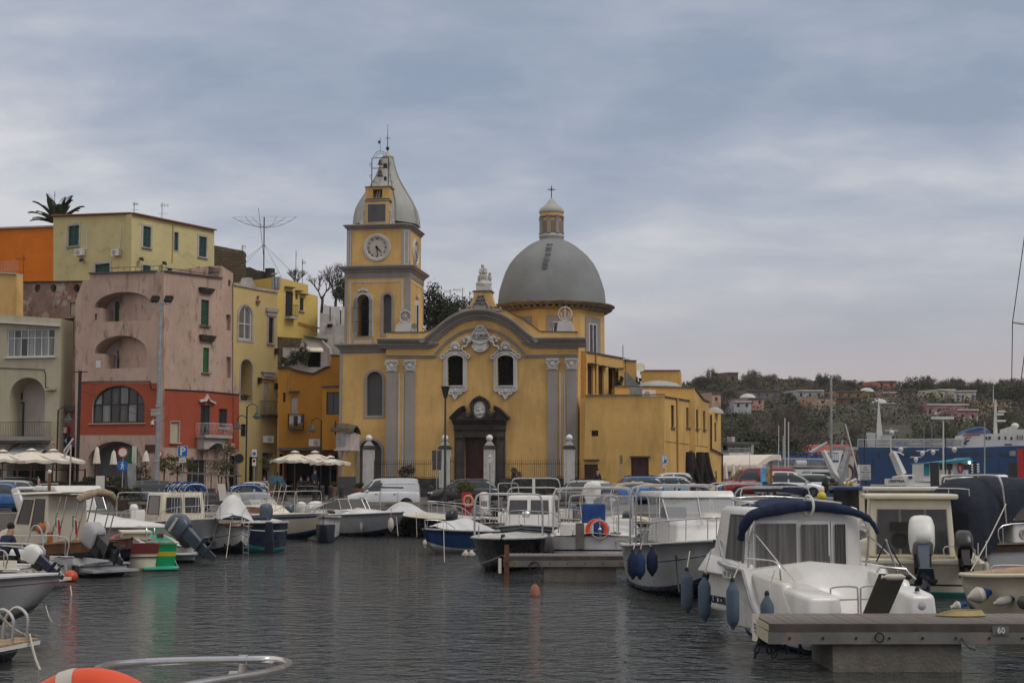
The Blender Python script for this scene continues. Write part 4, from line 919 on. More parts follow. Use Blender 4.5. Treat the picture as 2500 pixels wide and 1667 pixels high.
a3.wall([(1731,1205),(1761,1200),(1760,1000),(1731,1006)],5.,Y2,y0=0.)
MB().psm([A3.q(1761,1200),A3.q(1772,1200),A3.q(1761,1126)],.05,1.5).bd('buttress',Y2,ann,A3.M,**NS)
q0=A3.q(1731,1015)
MB().tb([(A3.q(1733,1000)[0],-.1,A3.q(1733,1012)[1]),(A3.q(1733,1095)[0],-.1,A3.q(1733,1095)[1]),(A3.q(1760,1108)[0],-.1,A3.q(1760,1108)[1]),(A3.q(1760.5,1190)[0],-.1,.2)],.07,6).bd('downpipe',BROWN,ann,A3.M)
d_=P(1745,1000,107);MB().lth([(.7,0),(.6,.25),(.3,.45),(.05,.5)],14,(d_.x,107,d_.z-.3)).bd('small_dome',SPIRE,ann,I4)
NET=M('dark_netting',(.018,.012,.01),rgh=.95,var=.3,vs=4,bump=.05,bs=6)
for i,(x0,x1,pts)in enumerate(((1674.5,1684,None),(1699.5,1708,None),(1710,1718.5,None))):
 mb=MB();A0=A2.q(x0,1104)[0];A1=A2.q(x1,1104)[0];zt=A2.q(x0,1104)[1];w_=A1-A0
 if i<2:mb.tb([(A0+w_*.3,-.15,zt),(A0+w_*.2,-.18,zt-1),(A0+w_*.1,-.2,.9)],[w_*.35,w_*.4,w_*.3],7)
 mb.tb([(A0+w_*.7,-.15,zt),(A0+w_*.8,-.2,zt-.9),(A0+w_*1.5,-.25,zt-1.7),(A0+w_*2.3,-.3,.9),(A0+w_*1.7,-.3,.6)],[w_*.32,w_*.4,w_*.38,w_*.3,w_*.12],7)
 o=mb.bd('fishing_net',NET,None,A2.M,ang=60);tag(o,['pair of dark fishing nets hung on the annex wall, nearest to the corner','split bundle of dark fishing nets hung in the middle of the annex side wall','curling single dark net hung furthest along the annex side wall'][i],'net','nets drying on the annex wall')
N1=Fr((1432,99.),(1522,105.5),1.45);nv=Bld(N1,ann)
for x0,x1,y0 in((1434.5,1448,889),(1461,1474,894.5),(1485.5,1499,899.5)):
 nv.op(x0,y0,x1,963,kind='shutter',nx=1,mat=BROWN,dep=.3)
 a,z,b,_=N1.r(x0,y0,x1,y0);MB().box(a-.05,b+.35,-.35,0,z,z+.05).bd('door_hood',GD,ann,N1.M,**NS)
nv.wall([(1430,1100),(1522,1090),(1522,874.5),(1432,858.5)],5.5,Y2)
MB().swp([N1.q(1522,874),N1.q(1432,858)],[(-.02,-.12),(.05,-.12),(.05,5),(-.02,5)]).bd('coping',GD,ann,N1.M)
p=N1.q(1453,866);MB().tb([(p[0],-.08,N1.q(1453,960)[1]),(p[0],-.08,p[1])],.07,6).bd('downpipe',PIPE,ann,N1.M)
def blk(name,pa,pb,d0,d1,yb,D,mat,root,top=GD):
 F_=Fr((pa[0],d0),(pb[0],d1),0);mb=MB();a,b=F_.q(*pa),F_.q(*pb);zb_=F_.q(pa[0],yb)[1]
 o_=mb.psm([(a[0],zb_),(b[0],zb_),b,a],0,D).bd(name,mat,root,F_.M,**NS)
 if top:MB().swp([b,a],[(-.02,-.08),(.05,-.08),(.05,D),(-.02,D)]).bd('coping',top,root,F_.M)
 return F_,o_
blk('terrace_wall',(1501,942),(1696,945.5),99.5,99.5,1100,6,Y2,ann)
blk('roof_block',(1565,903.5),(1661,903.5),108,107.6,1000,5,Y2,ann)
blk('roof_block',(1521,878.5),(1554,880),109,109,1000,5,Y2,ann)
blk('roof_block',(1510,898),(1523,899),103,103,1000,2,Y2,ann)
q_=P(1607,944,104);MB().lth([(1.7,-.2),(1.68,0),(1.35,.24),(.8,.38),(.3,.44),(0,.45)],24,sx=1.,c=(q_.x,104,q_.z)).bd('shallow_dome',SPIRE,ann,I4)
F_=Fr((1520,101),(1560,101),0);st=MB()
for i in range(9):
 a,z=F_.q(1527+i*3.8,906+i*4.2);b,zb_=F_.q(1527+(i+1)*3.8,942);st.box(a,b+.02,0,.9,zb_-.1*0,z)
st.bd('staircase',M('stair_grey',(.22,.22,.22),rgh=.85,var=.15),ann,F_.M,**NS)
F_=Fr((1535,97.5),(1572,97.5),0);st=MB()
for i in range(6):
 a,z=F_.q(1538,945+i*3.4);b,z2=F_.q(1570,945+(i+1)*3.4+.4);st.box(a,b,-.12*i,.2,z2-.02,z)
st.bd('steps',M('stair_grey',(.2,.2,.2)),ann,F_.M,**NS)
for(x,y,d,s_)in((1584,962,96.5,1.),):
 p=P(x,y,d);mb=MB().box(-.45,.45,-.16,.16,-.3,.28);ac=mb.bd('air_conditioner',SW_,ann,TR(p.x,p.y,p.z),**NS)
 MB().lth([(.2,0),(.2,.02),(0,.02)],14,M_=MT((-.12,-.16,0))@RX90).bd('fan_grille',GV,ac)
p=P(1564,898,104.5);dsh=thg('satellite_dish','small round cream dish on the roof beside the ochre rooftop block','dish',TR(p.x,p.y,p.z))
MB().lth([(.03,0),(.22,.05),(.34,.14)],18,M_=MR(radians(75),4,'X')).bd('dish',SC_,dsh);MB().tb([(0,.1,-.5),(0,.05,0)],.03,5).bd('mast',IR,dsh)
p=P(1521,873,103);po=MB().tb([(p.x,p.y,p.z-.3),(p.x,p.y,ZY(842,103))],.035,5).bd('roof_pole',GV);tag(po,'thin grey pole standing on the annex roof edge','pole')
# == LEFT ROW OF HOUSES
def newb(name,label,F,cat='house'):
 r=thg(name,label,cat,F.M);return Bld(F,r),r
def cpg(F,root,pts,mat=GD,out=.12,D=.4,h=.07,name='coping'):
 return MB().swp([F.q(x,y)for x,y in reversed(pts)],[(-.02,-out),(h,-out),(h,D),(-.02,D)]).bd(name,mat,root,F.M,**NS)
ORANGE=stu('orange_stucco',(.62,.165,.012),.25)
PALEY=M('stained_pale_yellow',(.53,.465,.235),rgh=.9,var=.08,vs=.4,bump=.006,bs=9,spec=.15,stn=[((.34,.25,.12),(1.1,1.1,1.6),.56,.72,.7),((.42,.39,.22),(.5,.5,.2),.5,.7,.5)])
PINK=M('weathered_pink_stucco',(.47,.335,.265),rgh=.92,var=.08,vs=.5,bump=.008,bs=9,spec=.12,stn=[((.3,.215,.19),(.7,.7,.25),.48,.7,.6),((.075,.066,.06),(1.2,1.2,.35),.56,.68,.9),((.13,.115,.105),(4,4,1.5),.58,.7,.8),((.47,.4,.37),(.35,.35,.3),.55,.7,.5)])
PINKL=M('niche_plaster',(.46,.4,.38),rgh=.92,var=.1,vs=.8,stn=[((.24,.21,.19),(1.2,1.2,.6),.56,.76,.7)])
REDST=M('brick_red_stucco',(.33,.078,.042),rgh=.9,var=.1,vs=.6,bump=.005,bs=9,spec=.12,stn=[((.3,.07,.038),(.6,.6,.25),.5,.75,.6)])
GFP=M('ground_floor_pink',(.4,.29,.24),rgh=.92,var=.15,vs=.8,stn=[((.2,.155,.13),(1.2,1.2,.6),.52,.72,.7)])
PEEL=M('peeling_plaster',(.25,.165,.13),rgh=.95,var=.2,vs=1,bump=.02,bs=6,stn=[((.4,.34,.27),(.9,.9,.9),.53,.6,.9),((.2,.075,.05),(.7,.7,.5),.54,.62,.75),((.06,.05,.045),(1.4,1.4,.6),.58,.66,.9)])
CW=M('cream_render',(.43,.385,.28),rgh=.92,var=.07,vs=.5,bump=.005,bs=8,spec=.12,stn=[((.3,.27,.2),(1.6,1.6,.12),.5,.72,.6)])
LEMON=M('lemon_stucco',(.58,.455,.21),rgh=.92,var=.07,vs=.5,bump=.005,bs=9,spec=.12,stn=[((.45,.36,.14),(.8,.8,.3),.54,.75,.5)])
BRIGHTY=M('bright_yellow_stucco',(.57,.41,.125),rgh=.92,var=.07,vs=.5,bump=.005,bs=9,spec=.12,stn=[((.43,.33,.1),(.8,.8,.3),.54,.75,.5)])
DEEPO=stu('deep_ochre_stucco',(.47,.22,.035),.35)
TUFF=M('tuff_stone',(.105,.075,.045),rgh=.95,var=.35,vs=2.5,bump=.05,bs=5,stn=[((.05,.04,.028),(4,4,4),.52,.68,.7),((.16,.12,.07),(2,2,2),.56,.7,.6)])
TFD=M('dark_tuff',(.055,.045,.035),rgh=.95,var=.35,vs=2.5,bump=.04,bs=5,stn=[((.1,.085,.065),(1,1,.4),.54,.7,.6)])
OW=M('old_whitewash',(.4,.37,.35),rgh=.95,var=.12,vs=1,stn=[((.2,.17,.15),(.9,.9,.4),.52,.7,.7)])
F_=Fr((-60,126),(138,124),1.45);b,r=newb('orange_house','plain bright orange rendered house with a flat roof at the far left',F_)
b.wall([(-60,760),(138,760),(138,553),(0,558),(-60,560)],8,ORANGE);cpg(F_,r,[(-60,556),(0,556),(139,551)],OW,.2,8,.12)
F_=Fr((130,117),(321,112.5),1.45);b,r=newb('pale_yellow_house','stained pale yellow top house with teal shutters and terracotta tile eaves',F_)
tr_=(4,OW,.03)
b.op(167,551,193,601,mat=SHG2,trim=tr_,sill=OW);b.op(232,644,268,680,mat=SHG2,trim=tr_)
b.wall([(130,770),(321,770),(321,523),(130,530)],.6,PALEY)
F2_=Fr((321,112.5),(523,120),1.45);b2=Bld(F2_,r)
b2.op(349,553,368,604.5,mat=SHG2,trim=tr_,sill=OW);b2.op(425,567.5,435,612,mat=SHG2,nx=1,trim=(2,OW,.03));b2.op(485.5,578,504,628,mat=SHG2,trim=tr_,sill=OW)
b2.op(348,648,367,680,mat=SHG2,trim=tr_);b2.op(408,655,420,690,mat=SHG2,nx=1,trim=(3,OW,.03));b2.op(439,660,461,695,mat=SHG2,trim=(3,OW,.03));b2.op(485,668,505,700,mat=SHG2,trim=(3,OW,.03))
b2.wall([(321,770),(523,770),(523,564),(321,523)],.6,PALEY)
rf=MB();c0,c1,c2,=(VV((*F_.o.xy,F_.q(130,529)[1]+1.45)),VV((*F2_.o.xy,F2_.q(321,523)[1]+1.45)),None)
e1=F2_.M@VV((F2_.q(523,564)[0],0,F2_.q(523,564)[1]));back=VV((e1.x-9,e1.y+7,e1.z));rf.add([c0,c1,e1,back],[(0,1,2,3)]);rf.bd('roof',TE,r,I4,**NS)
for FF,(xa,ya),(xb,yb),n in((F_,(129,528.5),(322,522),42),(F2_,(321,522),(524,563.5),54)):
 a,c=FF.q(xa,ya),FF.q(xb,yb);tm=MB().tb([(0,-.28,0),(0,.25,.06)],.075,6).mesh('roof_tile',TE)
 for i in range(n):
  t=(i+.5)/n;link('roof_tile',tm,r,FF.M@MT((a[0]+(c[0]-a[0])*t,0,a[1]+(c[1]-a[1])*t+.03)))
 MB().swp([(c[0],c[1]),(a[0],a[1])],[(-.05,-.2),(-0.,-.22),(0.,.3),(-.05,.3)]).bd('eaves',TE,r,FF.M)
for FF,x,y in((F_,200,617),(F_,288.5,617.5)):
 a,z=FF.q(x,y);ac=MB().box(a-.42,a+.42,-.36,-.04,z-.27,z+.27).bd('air_conditioner',SW_,r,FF.M,**NS)
 MB().lth([(.21,0),(.21,.02),(.05,.03),(0,.03)],16,M_=MT((a-.12,-.36,z))@RX90).bd('fan_grille',GV,ac,FF.M)
 a2_,z2=FF.q(x+(14 if x<250 else 7),556 if x<250 else 553);MB().box(a2_-.04,a2_+.04,-.06,0,z+.2,z2).bd('conduit',WF_,r,FF.M,**NS)
a,z=F2_.q(422,547);MB().tb([(a,-.06,z),(a,-.06,F2_.q(420,642)[1])],.035,5).bd('downpipe',PIPE,r,F2_.M)
for FF,x,y in((F_,207,637),(F2_,338,634),(F2_,394,644),(F2_,478,657)):
 a,z=FF.q(x,y);ld=thg('wall_lamp',{207:'round wall lamp under the left air conditioner of the pale yellow house',338:'round wall lamp just right of the corner of the pale yellow house',394:'middle round wall lamp over the pink house terrace',478:'rightmost round wall lamp over the pink house terrace'}[x],'lamp',FF.M@MT((a,-.35,z)),'round wall lamps of the pale yellow house')
 MB().lth([(.02,.2),(.17,.1),(.22,0),(.2,-.05)],12,M_=MR(.6,4,'X')).bd('lamp_shade',IR,ld);MB().tb([(0,.35,-.2),(0,.05,0)],.025,4).bd('arm',IR,ld)
F_=Fr((41,111),(205,108),1.45);b,r=newb('old_ruined_house','peeling brown and white old wall with round recesses behind the cream house',F_)
for x in(91,130,187):
 X0,Z0,X1,Z1=F_.r(x-8,696,x+8,712);cxx,czz,rr=(X0+X1)/2,(Z0+Z1)/2,(X1-X0)/2
 b.holes.append(([(cxx+rr*cos(2*pi*i/14),czz+rr*sin(2*pi*i/14))for i in range(14)],.4,TFD if x>100 else PEEL))
b.op(170,738,184,770,kind='blank',dep=.15,mat=CW);b.op(156,777,181,838,mat=SHG,nx=2,trim=(2,PEEL,.04));b.op(152.5,930,160,955,kind='dark',dep=.3)
b.wall([(41,1190),(205,1190),(201,687),(41,689)],5,PEEL);cpg(F_,r,[(41,688),(202,686)],TFD)
a,z,c,_=F_.r(148,843,182,843);MB().box(a,c,-.5,0,z-.1,z).bd('balcony',PEEL,r,F_.M,**NS);rail(r,F_.M,a,c,-.48,z,z+.85,IR)
F_=Fr((-60,106),(40.5,105),1.45);b,r=newb('small_yellow_block','small ochre yellow upper block at the left edge above the cream parapet',F_,'building')
b.wall([(-60,800),(40.5,800),(40.5,667),(-60,664)],.8,YEL);cpg(F_,r,[(-60,663),(41,667)],OW,.15,.8,.1);a,z,c,_=F_.r(-10,664,41,664)
rail(r,F_.M,a,c,.1,z+.1,z+.8,GV)
F_=Fr((-60,100.6),(135,99.4),1.45);b,r=newb('cream_house','cream rendered house with long white framed window and tall arched loggia',F_)
b.op(17,803,134,871,kind='glass',nx=7,nz=[.68],dep=.2,sill=WF_,gl=[CURT,CURT,GLASS,CURT,CURT],bar=.06)
X0,Z0,X1,Z1=b.op(22,921,110,1066,top=1,kind='blank',dep=1.6,mat=PINKL,trim=(3,CW,.02))
b.op(19,1074,113,1210,top=.9,kind='dark',dep=.8,trim=(8,GRY,.1))
b.wall([(-60,1216),(135,1216),(149,893),(149,778),(0,768),(-60,766)],1.7,CW)
cpg(F_,r,[(-60,783),(0,786),(149,795)],WF_,.35,0.,.08,'ledge')
a,z,c,zt=F_.r(23,982,59,1066,1.6);MB().psm(ahp(a,z,c,zt),1.5,1.6,[ahp(a+.1,z,c-.1,zt-.1)]).bd('door_frame',SHG2,r,F_.M,**NS)
MB().box(a+.5,c-.2,1.5,1.56,z,zt-.12).bd('door_leaf',CW,r,F_.M,**NS);MB().box(a+.1,a+.5,1.55,1.58,z,zt-.1).bd('pane',GLASS,r,F_.M,**NS)
a,z,c,zt=F_.r(30,945,56,975,1.6);wf=MB().psm(ahp(a,z,c,zt),1.5,1.6,[ahp(a+.07,z+.07,(a+c)/2-.03,zt-.07),ahp((a+c)/2+.03,z+.07,c-.07,zt-.07)]).bd('window_frame',SHB,r,F_.M,**NS)
for u in(0,1):MB().box(a+.07+u*(c-a-.1)/2,a+.02+(u+1)*(c-a-.1)/2,1.57,1.59,z+.07,zt-.07).bd('pane',CURT,wf,F_.M,**NS)
a,z,c,_=F_.r(-60,1066,135,1066);bl=MB().box(a,c-.25,-1.,0,z-.28,z).box(a,c-.35,-.7,0,z-.42,z-.28).bd('balcony',GRY,r,F_.M,**NS);rail(bl,F_.M,a,c-.28,-.95,z,z+.98,IR,yside=0)
a,z=F_.q(64,1086);sg=MB().psm(ahp(F_.q(26,1112)[0],F_.q(26,1112)[1],F_.q(107,1112)[0],F_.q(64,1078)[1],.8),.3,.36).bd('shop_board',CW,r,F_.M,**NS)
text('PIZZERIA',sg,F_.M@MT((a,.28,z+.12)),.34,M('teal_paint',(.03,.22,.22),rgh=.6),bold=.012);text('CAPRICCIO',sg,F_.M@MT((a,.28,z-.15)),.22,MMS['teal_paint'],bold=.006)
a,z,c,zt=F_.r(30,1100,110,1110);MB().hx([(a,-.9,z),(c,-.9,z),(c,.3,zt+.2),(a,.3,zt+.2)],[(a,-.9,z+.06),(c,-.9,z+.06),(c,.3,zt+.26),(a,.3,zt+.26)]).bd('awning',WF_,r,F_.M,**NS)
MB().swp([F_.q(x,y)for x,y in((0,898),(108,902),(112,915),(112,945),(138,952))],[(-.02,-.05),(.02,-.05),(.02,-.01),(-.02,-.01)]).bd('cable',IR,r,F_.M)
MB().hx([(F_.q(110,953)[0],-.03,F_.q(110,953)[1]),(F_.q(136,953)[0],-.5,F_.q(110,953)[1]),(F_.q(136,953)[0],.1,F_.q(110,953)[1]),(F_.q(110,953)[0],.1,F_.q(110,953)[1])],[(F_.q(112,950)[0],0,F_.q(112,950)[1]),(F_.q(136,950)[0],-.45,F_.q(112,945)[1]),(F_.q(136,950)[0],.1,F_.q(112,945)[1]),(F_.q(112,950)[0],.1,F_.q(112,945)[1])]).bd('ledge',CW,r,F_.M,**NS)
F_=Fr((135,100.5),(189,100.2),1.45);b,r=newb('narrow_pink_shop','narrow dull pink shop squeezed between the cream and pink houses under its signs',F_,'shop')
b.op(141,1090,180,1205,kind='dark',dep=1.);PINKS=stu('dull_pink',(.3,.12,.13),.4)
b.wall([(135,1216),(189,1216),(189,990),(137,990)],5,PINKS);a,z,c,zt=F_.r(137,1004,189,990);MB().box(a,c,-.35,3,z,zt).bd('flat_roof',GD,r,F_.M,**NS)
sg=thg('lit_shop_sign','red and white box sign with a blue swirl over the phone shop','sign',F_.M@MT((F_.q(155,1050)[0],-.25,F_.q(155,1050)[1])))
MB().box(-.56,.52,-.12,.12,-.25,.25).bd('case',RED,sg,**NS);wp=MB().box(-.28,.42,-.135,-.12,-.2,.2).bd('face',M('sign_white',(.62,.6,.52),rgh=.4,var=.03),sg,**NS)
sw=MB();
for r_,o_ in((.15,0),(.09,1.5),(.04,0)):sw.tb([(.07+r_*cos(o_+i*.55),-.15,r_*sin(o_+i*.55))for i in range(9)],.022,5)
sw.bd('swirl_emblem',M('sign_blue',(.02,.17,.42),rgh=.4,var=0),wp);text('Fone',wp,WM[sg.name]@MT((-.42,-.14,0)),.16,WF_)
sg=thg('shop_name_board','dark navy board reading TIM above the phone shop door','sign',F_.M@MT((F_.q(157,1076)[0],-.12,F_.q(155,1076)[1])))
MB().box(-.6,.5,-.05,.06,-.28,.28).bd('board',M('sign_navy',(.012,.022,.07),rgh=.5,var=.05),sg,**NS);text('TIM',sg,WM[sg.name]@MT((-.08,-.06,0)),.46,WF_,bold=.012)
sg=thg('notice_board','tall narrow notice board with a small no entry roundel by the cream house corner','sign',Fr((123,98.9),(140,98.9),1.45).M)
F3=Fr((123,98.9),(140,98.9),1.45);a,z,c,zt=F3.r(124,1107,137,1075);bd=MB().box(a,c,-.02,.04,z,zt).bd('board',CW,sg,F3.M,**NS)
MB().tb([((a+c)/2+.11*cos(i*pi/8),-.03,(z+zt)/2+.1+.15*sin(i*pi/8))for i in range(16)],.02,4,clo=True).bd('roundel',RED,bd,F3.M)
F_=Fr((183,98.8),(385,97.),1.45);pb,pink=newb('pink_house','large weathered pink house with red middle band and stacked arched loggias',F_)
def loggia(x0,y0,x1,y1,sx,sy):
 "arched opening whose lower left is blocked by a parapet step"
 X0,Z0,X1,Z1=F_.r(x0,y0,x1,y1);sxx,sz_=F_.q(sx,sy);w=X1-X0;r_=(Z1-sz_);c_=(X0+X1)/2
 poly=[(sxx,Z0),(X1,Z0),(X1,sz_)]+[(c_+w/2*cos(pi*i/20),sz_+r_*sin(pi*i/20))for i in range(1,21)]+[(sxx,sz_-.05)]
 pb.holes.append((poly,1.5,PINKL));return poly
loggia(231,712.5,370,784,249,750);loggia(230,819,358,899,255,862)
X0,Z0,X1,Z1=F_.r(226,941,353,1032)
pb.op(226,941,353,1032,top=1.45,kind='glass',nx=6,nz=[.5],dep=.3,fr=SHB,gl=[CG,CURT,GLASS],bar=.07)
pb.op(213,1077,349,1215,top=1.5,kind='blank',dep=.9,mat=GD,trim=(6,GFP,.04));pb.op(231,766,236.5,781,kind='dark',dep=.3)
UP=[(183,1216),(385,1216),(385,661),(219,666),(219,684),(203,684),(184,735)]
pb.wall(UP,5.5,PINK)
def band(F,root,pts,mat,holes=(),t=.02,name='painted_band'):
 return MB().psm([F.q(x,y)for x,y in pts],-t,-.004,holes).bd(name,mat,root,F.M,**NS)
band(F_,pink,[(190,1061),(385,1061),(385,935),(192,934)],REDST,[[(px,pz)for px,pz in ahp(X0-.01,Z0-.01,X1+.01,Z1+.01,1.46)]])
band(F_,pink,[(184,1216),(206,1216),(206,1062),(184,1062)],GFP)
band(F_,pink,[(355,1216),(385,1216),(385,1062),(355,1062)],GFP)
a,z,c,_=F_.r(217,1033,356,1033);MB().box(a,c,-.12,0,z-.06,z).bd('sill',PINK,pink,F_.M,**NS)
def inner(x0,y0,x1,y1,dep,mat,n=2,name='shutter',fr=None):
 a,z,c,zt=F_.r(x0,y0,x1,y1,dep)
 if fr:MB().psm(ahp(a-.1,z,c+.1,zt+.1),dep-.04,dep-.003,[ahp(a,z,c,zt)]).bd('door_frame',fr,pink,F_.M,**NS)
 for k in range(n):
  a0=a+(c-a)*k/n+.01;a1=a+(c-a)*(k+1)/n-.01;mb=MB().box(a0,a1,dep-.03,dep-.003,z,zt)
  if name=='shutter':
   for i in range(14):mb.box(a0+.05,a1-.05,dep-.06,dep-.03,z+.05+(zt-z-.1)*i/14,z+.05+(zt-z-.1)*(i+.55)/14)
  mb.bd(name,mat,pink,F_.M,**NS)
inner(281,736,323,784,1.5,SHG,2);inner(287,855,311,899,1.5,GLASS,2,'glass_door',PINKL);inner(265,872,272,896,1.5,GLASS,1,'pane')
for ys,ye in((784,899),(784,784)):pass
MB().psm([F_.q(219,666),F_.q(385,661),F_.q(385,664),F_.q(219,669)],-.15,.5).bd('coping',GD,pink,F_.M,**NS)
a,z,c,_=F_.r(219,664,385,664);rail(pink,F_.M,a+1.2,c,.2,z,z+.35,IR,n=9)
a,z,c,zt=F_.r(355,1085,380,1105);MB().box(a,c,-.06,-.02,z,zt).bd('shutter_box',BROWN,pink,F_.M,**NS)
a,z,c,zt=F_.r(369,998,383,1015);MB().box(a,c,-.06,-.02,z,zt).bd('meter_box',OW,pink,F_.M,**NS);a,z,c,zt=F_.r(234,880,246,898);MB().box(a,c,-.02,-.0041,z,zt).bd('white_panel',WF_,pink,F_.M,**NS)
for pts in(((192,934),(226,931),(367,931),(370,950),(384,951)),):MB().swp([F_.q(*p)for p in pts],[(-.025,-.06),(.025,-.06),(.025,-.02),(-.025,-.02)]).bd('cable',IR,pink,F_.M)
FC=Fr((385,96.95),(400,96.9),1.45);MB().box(-.02,FC.q(401,1000)[0],-.05,.3,-.2,FC.q(392,661)[1]).bd('corner_strip',PINK,pink,FC.M,**NS)
FR_=Fr((400,97.),(584,103.),1.45);rb_=Bld(FR_,pink)
rb_.op(491,732,510,794.6,mat=SHG,sill=PEEL,nx=1);rb_.op(495,848.5,510,909.7,mat=M('bright_green_shutter',(.012,.12,.03),rgh=.5,var=.15),sill=PEEL,nx=1,trim=(1.5,PINKL,.02))
rb_.op(552,768,563,807,kind='blank',dep=.3,mat=PINK);rb_.op(552.5,871,563.5,922,kind='blank',dep=.3,mat=PINK);rb_.op(557,683,563,699,top=1,kind='dark',dep=.3)
d1=rb_.op(489,989,513,1064,mat=SHB,nx=2);w1=rb_.op(534,998,555,1044,mat=SHB,nx=2,sill=PINK);w2=rb_.op(416,1029,437,1080,kind='blank',dep=.12,mat=CW,sill=OW,trim=(1.5,OW,.04))
g1=rb_.op(457,1122,503,1205,kind='glass',nx=3,nz=[.25],dep=.3,fr=OW);g2=rb_.op(560,1112,580,1205,kind='dark',dep=.4)
rb_.wall([(400,1216),(584,1216),(584,960),(570,900),(569,667),(541,649),(508,650),(508,676),(400,662)],4.5,PINK)
band(FR_,pink,[(401,1091),(583,1098),(583,963),(401,950)],REDST,[ahp(*d1),ahp(*w1),ahp(*w2),])
band(FR_,pink,[(401,1214),(455,1214),(455,1096),(401,1092)],GFP);band(FR_,pink,[(506,1214),(558,1214),(558,1098),(506,1097)],GFP)
a,z,c,zt=FR_.r(509,652,536,674,-.02);MB().box(a,c,-0.,.02,z,zt).bd('recess',BM,pink,FR_.M,**NS)
MB().swp([FR_.q(541,678),FR_.q(400,661)],[(-.02,-.15),(.05,-.15),(.05,.4),(-.02,.4)]).bd('coping',GD,pink,FR_.M)
rl=MB();p0,p1=FR_.q(400,652),FR_.q(538,672)
for i in range(7):
 t=i/6;x_,z_=p0[0]+(p1[0]-p0[0])*t,p0[1]+(p1[1]-p0[1])*t;rl.tb([(x_,.2,z_-.3),(x_,.2,z_)],.015,4)
rl.tb([(p0[0],.2,p0[1]),(p1[0],.2,p1[1])],.02,4);rl.bd('railing',IR,pink,FR_.M)
for x0,x1,y0,y1 in((484,518,704,716),(485,521,819,833)):
 a,z,c,zt=FR_.r(x0,y0,x1,y1);MB().hx([(a+.15,-.2,z),(c-.15,-.2,z),(c-.15,0,z),(a+.15,0,z)],[(a,-.35,zt),(c,-.35,zt),(c,0,zt),(a,0,zt)]).bd('window_hood',TFD,pink,FR_.M,**NS)
a,z,c,zt=FR_.r(484,968,523,984);MB().swp([(a,z+.1),((a+c)/2-.2,z+.18),((a+c)/2,zt),((a+c)/2+.2,z+.18),(c,z)][::-1],[(-.1,0),(-.1,-.15),(.06,-.25),(.06,0)]).bd('pediment',OW,pink,FR_.M)
a,z,c,_=FR_.r(477,1064,543,1064);bl=MB().box(a,c,-1.,0,z-.16,z)
bl.psm([(a+.1,z-.16),(c-.1,z-.16),(c-.35,z-1.),(c-.7,z-1.),(c-.75,z-.55),(a+1.3,z-.5),(a+.8,z-.75),(a+.5,z-.95),(a+.15,z-.95)],-.75,0)
bo=bl.bd('balcony',OW,pink,FR_.M,**NS)
WIR=M('white_iron',(.5,.48,.48),rgh=.5,var=.05);rg=MB();n=19
for i in range(n+1):
 x=a+.05+(c-a-.1)*i/n;rg.tb([(x,-.95-.12*sin(pi*v)**2*(1 if v<.6 else .4),z+.85*v)for v in(0,.15,.3,.45,.6,1)],.012,4)
for yy in(-.95,):rg.tb([(a,yy,z+.85),(c,yy,z+.85)],.02,4).tb([(a,yy,z+.03),(c,yy,z+.03)],.015,4)
for xx,s_ in((a,-1),(c,1)):
 rg.tb([(xx,-.95,z+.85),(xx,0,z+.85)],.02,4)
 for k in range(7):rg.tb([(xx+s_*.12*sin(pi*v)**2,-.9+.13*k,z+.85*v)for v in(0,.2,.4,.6,1)],.012,4)
rg.bd('railing',WIR,bo,FR_.M)
MB().swp([FR_.q(*p)for p in((584,963),(500,955),(401,950))],[(-.03,-.08),(.03,-.08),(.03,-.02),(-.03,-.02)]).bd('cable',IR,pink,FR_.M)
mb=MB();
for x0,y0,y1 in((397,950,1090),(567,690,960),(568,968,1100)):
 (a0,z0),(a1,z1)=FR_.q(x0,y0),FR_.q(x0,y1);MB().tb([(a0,-.05,z0),(a1,-.05,z1)],.02,4).bd('cable',IR,pink,FR_.M)
a,z,c,zt=FR_.r(561,1082,569,1092);MB().box(a,c,-.15,0,z,zt).bd('meter_box',CW,pink,FR_.M,**NS)
F_=Fr((570,103.5),(677.5,107),1.45);b,r=newb('lemon_house','pale lemon house with tall arched windows next to the pink house',F_)
b.op(583,747,615,829.6,top=1,kind='glass',nx=2,nz=[.47],dep=.2,trim=(4,OW,.04),gl=CURT,bar=.08);b.op(655,775,667,838.5,mat=SHB,nx=1,trim=(3,OW,.05),sill=OW);b.op(587,877,615,977.5,top=1,kind='blank',dep=1.2,mat=PINKL,trim=(2.5,OW,.03))
b.op(644,934,655,1010,mat=PINKL,kind='door',nx=1);b.op(588,1035,600,1065,mat=SHB,nx=1);b.op(608,1115,630,1205,kind='dark',dep=.6);b.op(640,1105,668,1205,kind='dark',dep=.6)
b.wall([(570,1216),(677.5,1216),(677.5,712),(570,692)],5,LEMON);cpg(F_,r,[(570,691),(625,702),(677.5,710)],OW,.1,.5,.16)
a,z,c,zt=F_.r(648,753,677,762);MB().box(a,c,-.2,0,z,zt).box(a+.15,c-.15,-.12,0,z-.3,z).bd('window_hood',OW,r,F_.M,**NS)
a,z,c,zt=F_.r(637,907,670,922);MB().box(a,c,-.2,0,zt-.1,zt).box(a+.2,c-.2,-.14,0,z+.1,zt-.1).box(a,c,-.22,0,z-.1,z).bd('window_hood',OW,r,F_.M,**NS)
a,z,c,_=F_.r(634,1014,694,1014);bl=MB().box(a,c,-.9,0,z-.12,z).bd('balcony',LAVA,r,F_.M,**NS);rail(bl,F_.M,a,c,-.85,z,z+1.,IR,yside=0)
